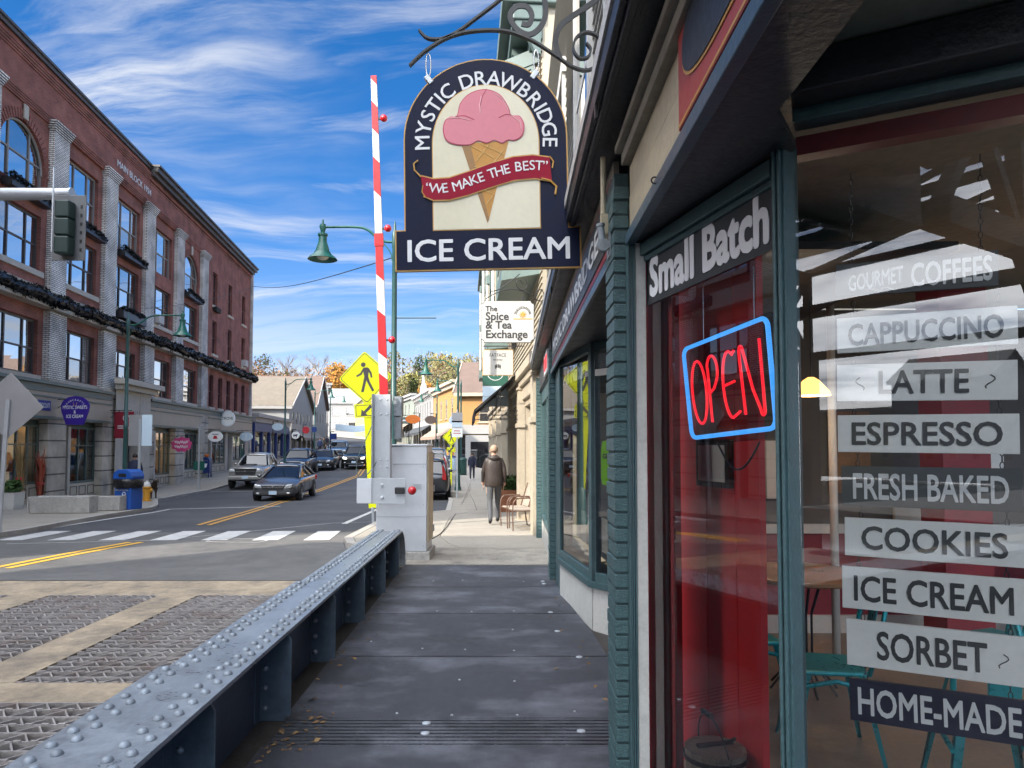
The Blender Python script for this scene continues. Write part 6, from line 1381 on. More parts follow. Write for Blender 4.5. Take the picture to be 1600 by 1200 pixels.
    for s in (-1, 1):
        m.tube([(s * base_w, f0[0], zb - .05), (s * tw, ta[0], ta[1] - .01)], .042, 6); m.tube([(s * base_w, f1[0], f1[1] - .05), (s * tw, tb2[0], tb2[1] - .01)], .065 if kind != 'pickup' else .05, 6)
        ym = (ta[0] + tb2[0]) / 2 + .1; m.tube([(s * base_w, ym + .05, zb - .03), (s * (tw + .005), ym, top[1][1] - .05)], .035, 6)
        if kind == 'suv': m.tube([(s * base_w, tb2[0] - .25, zb), (s * tw, tb2[0] - .3, tb2[1] - .02)], .045, 6)
        m.tube([(s * (tw + .005), ta[0], ta[1] - .015), (s * (tw + .005), tb2[0], tb2[1] - .015)], .03, 6)
    obj('pillars', m, col, t, smooth=True)
    st0 = D['st'][0]; fy = D['st'][1][0]; W2_ = D['st'][1][1]; zs_, zt_ = st0[3], st0[4]
    F = -D['L'] / 2 if kind != 'pickup' else -2.62
    gz = {'sedan': .60, 'suv': .74, 'pickup': .88}['sedan' if kind.startswith('sedan') else kind]
    gw = {'sedan': .40, 'suv': .42, 'pickup': .48}['sedan' if kind.startswith('sedan') else kind]; gh_ = {'sedan': .075, 'suv': .12, 'pickup': .16}['sedan' if kind.startswith('sedan') else kind]
    g_ = obj('grille', MB().prism([(-gw, gz - gh_), (gw, gz - gh_), (gw + .08, gz + gh_), (-gw - .08, gz + gh_)][::-1], F - .02, F + .14), MT['trim_plastic'], t, bevel=.02)
    obj('grille_bars', MB().box(-gw, gw, F - .026, F - .018, gz - .01, gz + .012).box(-gw - .06, gw + .06, F - .03, F - .018, gz + gh_ - .025, gz + gh_), MT['chrome'], g_)
    obj('badge', MB().lathe([(.05, 0), (.05, .01)], 12, Matrix.Translation((0, F - .022, gz + .02)) @ Matrix.Rotation(R(90), 4, 'X')), MT['chrome'], g_)
    obj('lower_intake', MB().box(-.55, .55, F - .012, F + .2, D['st'][0][2] - .03, D['st'][0][2] + .10), MT['trim_plastic'], t, bevel=.03)
    if kind == 'pickup': obj('bumper', MB().box(-.86, .86, F - .06, F + .2, .46, .66), MT['car_silver'], t, bevel=.05)
    obj('licence_plate', MB().box(-.155, .155, F - (.075 if kind == 'pickup' else .03), F - (.062 if kind == 'pickup' else .02), gz - gh_ - .21, gz - gh_ - .06), MT['plate'], t)
    for s in (-1, 1):
        x = W2_ * .86
        h = obj('headlight', MB().prism([(s * (x - .27), gz - .045), (s * (x + .05), gz - .02), (s * (x + .075), gz + .135), (s * (x - .18), gz + .095)][::(1 if s < 0 else -1)], F + .012 , F + .44), MT['drl' if lights else 'headlamp'], t, bevel=.03)
        obj('fog_lamp', MB().box(s * (x - .08) - .07, s * (x - .08) + .07, F + .005, F + .1, gz - gh_ - .20, gz - gh_ - .13), MT['headlamp'], t, bevel=.02)
        mi = obj('mirror', MB().sphere((s * (W_ + .035), G[0][0] + .30, zb + .03), .1, 10, 8, (1.0, .6, .66)), col, t, smooth=True)
        obj('tail_light', MB().box(s * (W_ * .80) - .12, s * (W_ * .80) + .12, D['st'][-1][0] - .06, D['st'][-1][0] + .012, D['st'][-1][3] - .12, D['st'][-1][3] + .08) if kind != 'suv' else MB().prism([(s * W_ * .86, .84), (s * W_ * .66, .88), (s * W_ * .68, 1.10), (s * W_ * .66, 1.46), (s * W_ * .72, 1.46), (s * W_ * .84, 1.1)][::(-1 if s > 0 else 1)], D['st'][-1][0] - .24, D['st'][-1][0] + .012), MT['tail_red'], t, bevel=.02)
        obj('door_seam', MB().box(s * (W_ + .0015) - .003, s * (W_ + .0015) + .003, -.75, -.735, .36, zb - .12).box(s * (W_ + .0015) - .003, s * (W_ + .0015) + .003, .32, .335, .36, zb - .12), MT['trim_plastic'], t)
        for y in D['wb']:
            r = D['wr']
            obj('wheel_arch', MB().lathe([(r + .06, 0), (r + .06, .02)], 20, Matrix.Translation((s * (W_ - .012), y, r + .02)) @ Matrix.Rotation(R(90) * s, 4, 'Y')), MT['trim_plastic'], t)
            w = obj('wheel', MB().lathe([(r * .62, -.11), (r * .94, -.11), (r, -.08), (r, .08), (r * .94, .11), (r * .62, .11)], 22, Matrix.Translation((s * (W_ - .07), y, r)) @ Matrix.Rotation(R(90) * s, 4, 'Y')), MT['tyre'], t, smooth=40)
            mm = MB().lathe([(r * .62, .085), (r * .66, .118), (r * .60, .122), (r * .58, .09)], 22, cap=False).lathe([(r * .14, .09), (r * .14, .118)], 10)
            for k in range(5): mm.cbox((r * .36, 0, .104), (r * .5, r * .17, .02), Matrix.Rotation(R(72 * k), 4, 'Z'))
            mm.lathe([(r * .6, .06), (r * .6, .065)], 16); mm.v = [tuple(Matrix.Translation((s * (W_ - .07), y, r)) @ Matrix.Rotation(R(90) * s, 4, 'Y') @ Vector(v)) for v in mm.v]
            obj('rim', mm, MT['rim'], w)
    if rear: obj('rear_plate', MB().box(-.16, .16, D['st'][-1][0] + .02, D['st'][-1][0] + .032, .78, .92), MT['plate'], t)
    if kind == 'pickup': obj('hood_scoop', MB().prism([(-2.0, 1.13), (-1.3, 1.19), (-1.35, 1.25), (-1.9, 1.22)], -.28, .28, 'yz'), MT['trim_plastic'], t, bevel=.02)
    return t
rzc = R(6.0)
Z = lambda y: prof(y) - .10
car('sedan_moving', MT['car_grey'], (-9.8, 31.0, Z(31.0)), R(5), 'dark grey sedan driving towards the crossing next to the yellow line')
car('pickup', MT['car_silver'], (-14.0, 39.2, Z(39.2)), R(6.5), 'silver pickup truck with black hood scoop parked at the left kerb')
car('suv', MT['car_navy'], (-14.55, 48.6, Z(48.6)), R(6.8), 'dark blue sport utility car parked right behind the silver pickup')
car('sedan', MT['car_dark'], (-14.1, 53.5, Z(53.5)), R(6.8), 'dark sedan parked behind the blue sport utility car')
car('suv', MT['car_black'], (-12.0, 55.0, Z(55.0)), R(7), 'black sport utility car with lit headlights coming down the road', lights=True)
car('suv', MT['car_blue'], (-16.3, 67, Z(67)), R(9), 'pale blue sport utility car far down the road behind the black one')
car('suv', MT['car_dark'], (-3.72, 31.6, Z(31.6)), R(5 + 180), 'dark sport utility car with tall red tail lights parked nearest on the right', rear=True)
car('sedan', MT['car_white'], (-4.25, 37.6, Z(37.6)), R(185), 'white sedan parked second in the right hand row')
car('suv', MT['car_silver'], (-4.8, 43.4, Z(43.4)), R(185), 'silver sport utility car parked third in the right hand row')
car('suv', MT['car_blue'], (-5.4, 49.6, Z(49.6)), R(185), 'light blue sport utility car at the far end of the right hand row')
# ------------------------------------------------------------------ people and a dog
def skin_mesh(V, E, sub=2):
    me = bpy.data.meshes.new('s'); me.from_pydata([v[0] for v in V], E, []); o = bpy.data.objects.new('s', me); COL.objects.link(o)
    o.modifiers.new('k', 'SKIN'); 
    for i, v in enumerate(V):
        d = me.skin_vertices[0].data[i]; r = v[1]; d.radius = r if isinstance(r, tuple) else (r, r)
        d.use_root = (i == 0)
    s = o.modifiers.new('u', 'SUBSURF'); s.levels = s.render_levels = sub
    dg = bpy.context.evaluated_depsgraph_get(); r = bpy.data.meshes.new_from_object(o.evaluated_get(dg), depsgraph=dg); bpy.data.objects.remove(o); bpy.data.meshes.remove(me)
    return r
mat('skin', (.50, .30, .22), .55, var=.05)
def person(p, rz, h, label, top, legs, shoe, hair, stride=.14, swing=.10, hood=False, lean=0.0, hem=.86, pack=None):
    """walks towards local +y"""
    t = empty('person', p, rz, label, 'person'); k = h / 1.75; st, sw = stride, swing
    V = [((0, 0, .98), (.165, .115)), ((0, .0, 1.10), (.15, .11)), ((0, .01, 1.30), (.175, .12)), ((0, .0, 1.46), (.10, .085)), ((0, .012, 1.535), .055), ((0, .02, 1.63), (.078, .092)), ((0, .015, 1.705), (.062, .075)),
         ((.165, 0, 1.42), .072), ((.235, -sw * .35, 1.16), .056), ((.235, -sw * .7 + .10, .93), .040), ((.225, -sw * .7 + .14, .85), (.030, .042)),
         ((-.165, 0, 1.42), .072), ((-.235, sw * .6, 1.16), .056), ((-.235, sw + .12, .94), .040), ((-.225, sw + .17, .86), (.030, .042)),
         ((.092, 0, .90), .105), ((.10, st * .7 + .05, .50), .068), ((.10, st * .9, .10), .050), ((.105, st * .9 + .15, .045), (.048, .036)),
         ((-.092, 0, .90), .105), ((-.10, -st * .15, .50), .068), ((-.10, -st * 1.25, .13), .050), ((-.105, -st * 1.25 + .13, .045), (.048, .036)),
         ((0, .095, 1.615), (.014, .018))]
    E = [(0, 1), (1, 2), (2, 3), (3, 4), (4, 5), (5, 6), (2, 7), (7, 8), (8, 9), (9, 10), (2, 11), (11, 12), (12, 13), (13, 14), (0, 15), (15, 16), (16, 17), (17, 18), (0, 19), (19, 20), (20, 21), (21, 22), (5, 23)]
    V = [((x, y + lean * max(0, z - .95), z), r) for (x, y, z), r in V]
    me = skin_mesh(V, E, 2)
    bm = bmesh.new(); bm.from_mesh(me)
    for (bx, by, bz) in (V[10][0], V[14][0]):                # fingers: four unequal ones and a thumb, slightly curled
        for f, ln in enumerate((.062, .072, .068, .052)):
            q = MB().tube([(bx, by - .024 + .016 * f, bz - .02), (bx, by - .026 + .017 * f, bz - .045), (bx - .012 * math.copysign(1, bx), by - .022 + .016 * f, bz - .03 - ln)], [.0085, .008, .006], 6)
            mm = q.mesh('f'); bm.from_mesh(mm)
        mm = MB().tube([(bx, by + .03, bz + .01), (bx - .008 * math.copysign(1, bx), by + .052, bz - .02), (bx - .012 * math.copysign(1, bx), by + .05, bz - .045)], [.010, .009, .007], 6).mesh('f'); bm.from_mesh(mm)
    bm.to_mesh(me); bm.free()
    ms = [MT['skin'], top, legs, shoe]; me.materials.clear()
    for q in ms: me.materials.append(q)
    for f in me.polygons:
        c = f.center; i = 1
        if c.z > 1.525: i = 0
        elif c.z < .10 or (c.z < .15 and False): i = 3
        elif abs(c.x) > .17 and c.z < .925: i = 0
        elif c.z < hem + .06 and abs(c.x) < .19: i = 2
        f.material_index = i
    me.shade_smooth(); bd_ = link('body', me, None, t); bd_.scale = (k, k, k)
    hy = lean * .65
    hr = MB().sphere((0, .002 + hy, 1.665), .106, 16, 10, (.86, 1.02, 1.02), -25, 90); hm = obj('hair', hr, hair, t, smooth=True); hm.scale = (k, k, k)
    m = MB()
    for s in (-1, 1): m.sphere((s * .088, .015 + hy, 1.615), .022, 8, 6, (.45, .8, 1.2))
    o = obj('ears', m, MT['skin'], t, smooth=True); o.scale = (k,) * 3
    # jacket shell: loose hem over the hips
    J = MB(); prj = [(.205, .125, hem), (.215, .145, hem + .04), (.205, .14, 1.05), (.205, .14, 1.2), (.215, .145, 1.32), (.19, .125, 1.42), (.11, .09, 1.50), (.08, .075, 1.53)]; n = 20; vs = []; fs = []
    for a, b, z in prj:
        for i in range(n):
            q = 2 * math.pi * i / n; vs.append((a * math.cos(q) * (1 + .015 * math.sin(7 * q + z * 9)), b * math.sin(q) + lean * max(0, z - .95), z + .008 * math.sin(5 * q)))
    for j in range(len(prj) - 1): fs += [(j * n + i, j * n + (i + 1) % n, (j + 1) * n + (i + 1) % n, (j + 1) * n + i) for i in range(n)]
    o = obj('jacket', J.add(vs, fs), top, t, smooth=True); o.scale = (k,) * 3
    if hood: o = obj('hood', MB().sphere((0, -.085, 1.475), .12, 14, 8, (1.05, .62, .55)), top, t, smooth=True); o.scale = (k,) * 3
    return t
mat('jacket_brown', (.036, .027, .025), .5, var=.25, vs=5, bump=.8, bs=16); mat('jeans_grey', (.075, .08, .09), .85, var=.15, vs=6, bump=.3, bs=25); mat('shoe_dark', (.022, .022, .024), .6, var=.1); mat('hair_grey', (.34, .24, .17), .7, var=.25, vs=30, bump=.6, bs=60)
mat('cloth_navy', (.012, .015, .035), .8, var=.1); mat('cloth_black', (.012, .012, .014), .8, var=.1); mat('cloth_khaki', (.16, .14, .11), .85, var=.1); mat('hair_dark', (.02, .015, .012), .6, var=.2); mat('coat_blue', (.014, .022, .055), .75, var=.12); mat('shoe_white', (.6, .6, .6), .6)
mat('coat_blue2', (.03, .05, .12), .8, var=.1); mat('cloth_red', (.25, .03, .04), .8, var=.1)
person((-.40, 15.9, prof(15.9)), R(6), 1.74, 'man in a brown hooded jacket and grey trousers walking away on the sunny pavement', MT['jacket_brown'], MT['jeans_grey'], MT['shoe_dark'], MT['hair_grey'], .23, .10, True, .01, .84)
person((-2.35, 42, prof(42)), R(180), 1.62, 'woman in navy top and leggings with white shoes in mid pavement on the right', MT['cloth_navy'], MT['cloth_navy'], MT['shoe_white'], MT['hair_dark'], .18, .16, hem=.94)
person((-2.75, 58, prof(58)), R(5), 1.75, 'distant walker in black top and khaki trousers by the white shop front', MT['cloth_black'], MT['cloth_khaki'], MT['shoe_dark'], MT['hair_dark'], .15, .1)
person((-2.1, 58.5, prof(58.5)), R(5), 1.78, 'distant walker in dark purple coat right beside the one in khaki trousers', mat('coat_purple', (.03, .02, .06), .8), MT['cloth_navy'], MT['shoe_dark'], MT['hair_grey'], .12, .1)
person((at(210, 760, 27.5).x, 27.5, prof(27.5)), R(15), 1.78, 'person in dark blue coat standing with a dog behind the recycling bin', MT['coat_blue'], MT['cloth_black'], MT['shoe_dark'], MT['hair_dark'], .03, .02, hem=.78)
for u, y, r_, top_c, lab in ((500, 72, 20, 'coat_blue2', 'far pedestrian in a blue coat left of the parked row'), (506, 75, 190, 'cloth_black', 'far pedestrian in black next to the blue coat'), (511, 80, 170, 'cloth_navy', 'farthest dark figure on the left pavement')):
    person((at(u, 690, y).x, y, prof(y)), R(r_), 1.72, lab, MT[top_c], MT['cloth_black'], MT['shoe_dark'], MT['hair_dark'], .1, .1)
mat('dog_brown', (.045, .028, .018), .8, var=.3, vs=8, bump=.5, bs=40)
def dog(p, rz, label):
    t = empty('dog', p, rz, label, 'dog')
    V = [((0, -.02, .50), (.115, .13)), ((0, .22, .52), (.12, .16)), ((0, -.28, .52), (.10, .11)), ((0, .36, .62), .085), ((0, .44, .72), .075), ((0, .54, .71), .055), ((0, .62, .69), .035), ((0, -.40, .56), .035), ((0, -.52, .66), .022),
         ((.08, .24, .42), .07), ((.085, .23, .22), .036), ((.085, .24, .05), .028), ((.085, .29, .02), .028), ((-.08, .24, .42), .07), ((-.085, .26, .22), .036), ((-.085, .27, .05), .028), ((-.085, .32, .02), .028),
         ((.085, -.26, .42), .085), ((.09, -.20, .30), .055), ((.09, -.34, .19), .032), ((.09, -.31, .03), .026), ((.09, -.26, .02), .026), ((-.085, -.26, .42), .085), ((-.09, -.20, .30), .055), ((-.09, -.34, .19), .032), ((-.09, -.31, .03), .026), ((-.09, -.26, .02), .026)]
    E = [(0, 1), (0, 2), (1, 3), (3, 4), (4, 5), (5, 6), (2, 7), (7, 8), (1, 9), (9, 10), (10, 11), (11, 12), (1, 13), (13, 14), (14, 15), (15, 16), (2, 17), (17, 18), (18, 19), (19, 20), (20, 21), (2, 22), (22, 23), (23, 24), (24, 25), (25, 26)]
    me = skin_mesh(V, E, 2); me.materials.clear(); me.materials.append(MT['dog_brown']); me.shade_smooth(); link('body', me, None, t)
    m = MB()
    for s in (-1, 1): m.prism([(s * .05, .80), (s * .10, .76), (s * .10, .64), (s * .065, .68)][::(1 if s > 0 else -1)], .41, .435)
    obj('ears', m, MT['dog_brown'], t, smooth=True); return t
dog(Vector((at(236, 760, 29).x, 29, prof(29))), R(-130), 'dark brown dog standing by the yellow hydrant')
# patio chairs and a planter outside the cream building
mat('patio_frame', (.16, .10, .075), .4, metal=.3, var=.1); mat('patio_sling', (.34, .29, .24), .8, var=.15, vs=8, bump=.4, bs=60); mat('terracotta', (.26, .10, .05), .8, var=.15)
def patio_chair(p, rz, label):
    t = empty('patio_chair', p, rz, label, 'chair', 'patio chairs outside the shop')
    for s in (-1, 1):
        f = obj('side_frame', MB().tube(spl([(s * .27, -.26, 0), (s * .28, -.27, .45), (s * .28, -.22, .62), (s * .28, -.05, .66), (s * .28, .20, .62), (s * .26, .27, .40), (s * .26, .34, 0)]), .013, 7), MT['patio_frame'], t, smooth=True)
        obj('arm_rest', MB().tube([(s * .28, -.20, .655), (s * .28, .18, .655)], .018, 6, flat=(.045, .02)), MT['patio_frame'], f)
        obj('back_upright', MB().tube([(s * .23, .18, .42), (s * .23, .34, .92)], .012, 6), MT['patio_frame'], t)
    obj('seat', MB().box(-.25, .25, -.24, .22, .405, .43), MT['patio_sling'], t, bevel=.01)
    m = MB()
    for k in range(5):
        x = -.2 + .1 * k; m.add([(x - .043, .20, .44), (x + .043, .20, .44), (x + .043, .365, .90), (x - .043, .365, .90)], [(0, 1, 2, 3)])
    o = obj('back_rest', m, MT['patio_sling'], t); q = o.modifiers.new('s', 'SOLIDIFY'); q.thickness = .012
    obj('seat_frame', MB().tube([(-.26, -.25, .40), (.26, -.25, .40), (.26, .24, .40), (-.26, .24, .40)], .012, 6, True), MT['patio_frame'], t); return t
patio_chair((.22, 14.5, prof(14.5)), R(-78), 'brown metal patio chair nearest the green pier, facing the street')
patio_chair((.10, 15.25, prof(15.25)), R(-70), 'brown metal patio chair next to the wooden planter box')
wp = empty('planter_box', (-.02, 20.5, prof(20.5)), 0, 'square brown planter box with green shrub by the cream columns', 'planter')
obj('box', MB().prism([(-.36, 0), (.36, 0), (.42, .62), (-.42, .62)], -.4, .4), MT['terracotta'], wp, bevel=.02); obj('plant', leaf_tube([(-.25, 0, .75), (.25, 0, .8)], (.3, .22), 500, .14), MT['shrub'], wp, kind='stuff')
# cable lying across the pavement
obj('ground_cable', MB().tube(spl([gp(669, 846) + Vector((0, 0, .012)), gp(690, 833) + Vector((0, 0, .012)), gp(706, 812) + Vector((0, 0, .012)), gp(723, 785) + Vector((0, 0, .012)), gp(735, 755) + Vector((0, 0, .012))], 14), .008, 5), MT['trim_plastic'], label='thin grey cable lying in a curve across the right pavement', cat='cable', smooth=True)
# litter bins on the right pavement
mat('bin_green', (.015, .06, .05), .5, var=.1)
for (u, v, lab, mt_, h) in ((722, 742, 'dark green litter bin far along the right pavement', 'bin_green', 1.15), (706, 735, 'pale blue newspaper box beside the right kerb', 'pale_blue', 1.05)):
    p = gp(u, v); t = empty('litter_bin', p, 0, lab, 'bin'); obj('body', MB().lathe([(.26, 0), (.30, .1), (.30, h * .8), (.33, h * .82), (.33, h * .86)], 14), MT[mt_], t, smooth=40); obj('lid', MB().lathe([(.33, h * .861), (.25, h * .96), (.08, h)], 14), MT['mail_blue' if mt_ == 'pale_blue' else mt_], t, smooth=40)
# fallen leaves and grit gathered against the foot of the girder and the shop bulkheads
m = MB(); rnd = random.Random(9)
for k in range(170):
    y = rnd.uniform(3.2, 9.6); x = gx(y) - .02 + abs(rnd.gauss(0, .10)) if rnd.random() < .75 else .62 - abs(rnd.gauss(0, .12)) * (1 if y > 5 else .5)
    if rnd.random() < .3: y = 3.9 + rnd.random() * .6; x = gx(y) + rnd.random() * .25
    s_ = rnd.uniform(.006, .026); a = rnd.random() * 6.28; c = Vector((x, y, .004)); d = Vector((math.cos(a), math.sin(a), rnd.uniform(-.1, .35))) * s_; e = Vector((-math.sin(a), math.cos(a), rnd.uniform(-.1, .3))) * s_ * .6
    m.add([c - d, c + e + Vector((0, 0, .003)), c + d, c - e + Vector((0, 0, .002))], [(0, 1, 2, 3)])
foliage_mat('dry_leaf', [(.20, .11, .05), (.12, .075, .04), (.26, .17, .08), (.07, .05, .035)])
obj('leaf_litter', m, MT['dry_leaf'], label='scattered dry leaves and grit along the foot of the girder', cat='leaves', kind='stuff')
# ------------------------------------------------------------------ cream Victorian building with oriel bays beyond the ice cream shop
VR = math.atan2(-.9978, .067); VO = Vector((.56, 13.16, 0))
vb = empty('victorian_building', VO, VR, 'cream clapboard building with green trimmed oriel bays above the black awning', 'building')
VL = 25.0
fx = [(-.2 - 3.55, -.75, -.45, 2.6), (-7.4, -4.3, -.45, 2.6), (-11.2, -8.0, -.55, 2.6), (-15, -11.8, -.55, 2.6), (-19, -15.6, -.55, 2.6), (-23.5, -19.8, -.5, 2.6)]
obj('ground_floor_wall', wall_mesh(-VL, 0, -.8, 3.35, fx, .35), MT['trim_cream'], vb)
obj('upper_wall', MB().box(-VL, 0, .02, 9, 3.35, 10.3).box(-VL, 0, .4, 9, -.8, 3.34), MT['clapboard_cream'], vb)
cm = MB().add([(-VL, .018, .118), (-VL, -.014, 0), (-VL, .018, 0), (0, .018, .118), (0, -.014, 0), (0, .018, 0)], [(1, 4, 3, 0), (2, 5, 4, 1), (0, 2, 1), (3, 4, 5)]).mesh('clapboard'); cm.materials.append(MT['clapboard_cream'])
for k in range(58): link('clapboard', cm, None, vb, loc=(0, 0, 3.42 + .117 * k))
obj('shop_cornice', MB().box(-VL, .05, -.22, .02, 3.22, 3.42).box(-VL, .03, -.14, .02, 3.05, 3.21).box(-VL, 0, -.07, .02, 2.75, 3.04), MT['trim_cream'], vb, bevel=.01)
for x in (-.38, -4.02, -7.7, -11.5, -15.3, -19.4, -23.9):
    pl_ = obj('pilaster', MB().box(x - .28, x + .28, -.16, .0, -.8, 3.04), MT['trim_cream'], vb); obj('capital', MB().box(x - .33, x + .33, -.20, .0, 2.1, 2.2).box(x - .31, x + .31, -.19, 0, 3.0, 3.05).box(x - .33, x + .33, -.21, 0, -.8, -.1), MT['trim_cream'], pl_)
for (a, b, c, d) in fx:
    window(vb, a, b, .2, d, (1, 1, 1), (.75,), .09, 'frame_grey', 'pane_shop', y=.12); obj('bulkhead', MB().box(a, b, .08, .3, -.8, .198), MT['trim_cream'], vb)
obj('roof_cornice', MB().box(-VL, .15, -.75, .3, 10.0, 10.3).box(-VL, .1, -.55, .02, 9.7, 9.99).box(-VL, .05, -.2, .02, 9.35, 9.69), MT['trim_green_grey'], vb, bevel=.02)
for k in range(26): obj('cornice_bracket', MB().prism([(-.5, 9.69), (-.02, 9.69), (-.02, 9.05), (-.12, 9.1), (-.3, 9.45), (-.5, 9.55)], -.95 * k - .1, -.95 * k + .06, 'yz'), MT['trim_green_grey'], vb)
obj('belt', MB().box(-VL, .04, -.10, .0, 6.55, 6.85), MT['trim_green_grey'], vb)
for xc_ in (-1.9, -7.0, -12.0, -17.0, -22.0):
    P = [(xc_ - 1.55, .02), (xc_ - .95, -.66), (xc_ + .95, -.66), (xc_ + 1.55, .02)]
    by = obj('oriel_bay', MB().prism(P, 5.1, 9.3, 'xy'), MT['clapboard_cream'], vb)
    for z0, z1 in ((4.95, 5.3), (7.2, 7.5), (9.1, 9.4)): obj('bay_moulding', MB().prism([(xc_ + (x - xc_) * 1.06, y - .05 if y < 0 else y) for x, y in P], z0, z1, 'xy'), MT['trim_green_grey'], by)
    for (a, b) in ((P[0], P[1]), (P[1], P[2]), (P[2], P[3])):
        a_, b_ = Vector(a), Vector(b); L_ = (b_ - a_).length; an = math.atan2(b_.y - a_.y, b_.x - a_.x); w0 = .12
        for z0 in (5.45, 7.6):
            w = window(by, w0, L_ - w0, z0, z0 + 1.5, (1,), (.5,), .07, 'trim_green_grey', 'pane_sky', y=-.05); w.location = (a_.x, a_.y, 0); w.rotation_euler = (0, 0, an)
        cbd = obj('corner_board', MB().box(-.05, .05, -.03, .02, 5.31, 9.09), MT['trim_white'], by); cbd.location = (a_.x, a_.y, 0); cbd.rotation_euler = (0, 0, an)
    for z0 in (5.32, 7.5):
        obj('panel', MB().box(xc_ - .7, xc_ + .7, -.69, -.665, z0 - .02, z0 + .14), MT['trim_cream'], by)
# black awning with its pipe frame
mat('awning_black', (.008, .009, .016), .7, var=.2, vs=3, bump=.15, bs=60)
aw_ = empty('shop_awning', VO + Vector((-.24, 3.9, 0)), VR, 'black fabric shop awning on a pipe frame over the right pavement', 'awning')
A0, A1_ = -4.6, 0.0
o = obj('canopy', MB().quad((A0, -.02, 3.55), (A1_, -.02, 3.55), (A1_, -1.22, 2.52), (A0, -1.22, 2.52)), MT['awning_black'], aw_); s = o.modifiers.new('s', 'SOLIDIFY'); s.thickness = .012
obj('wall_rail', MB().box(A0, A1_, -.03, .16, 3.50, 3.56), MT['iron_black'], aw_)
vs = []; fs = []; n = 24
for i in range(n + 1):
    x = A0 + (A1_ - A0) * i / n; vs += [(x, -1.225, 2.52), (x, -1.225 - .02 * math.sin(i * 2.1), 2.27 + .035 * abs(math.sin(i * math.pi / 2)))]
for i in range(n): fs.append((2 * i, 2 * i + 1, 2 * i + 3, 2 * i + 2))
o = obj('valance', MB().add(vs, fs), MT['awning_black'], aw_); s = o.modifiers.new('s', 'SOLIDIFY'); s.thickness = .008
m = MB()
for x in (A1_ - .02, (A0 + A1_) / 2, A0 + .02): m.tube([(x, -.02, 2.50), (x, -1.2, 2.50), (x, -.02, 3.53), (x, -.02, 2.5)], .014, 6).tube([(x, -.6, 2.5), (x, -.6, 3.02)], .01, 6)
for y, z in ((-1.2, 2.50), (-.8, 2.5), (-.4, 2.5), (-1.2, 2.29), (-.6, 3.02), (-1.2, 2.40)): m.tube([(A0, y, z), (A1_, y, z)], .012, 6)
m.tube([(A1_, -.05, 2.29), (A1_, -1.2, 2.29)], .012, 6).tube([(A1_, -.05, 2.40), (A1_, -1.2, 2.40)], .012, 6)
obj('pipe_frame', m, MT['iron_black'], aw_)
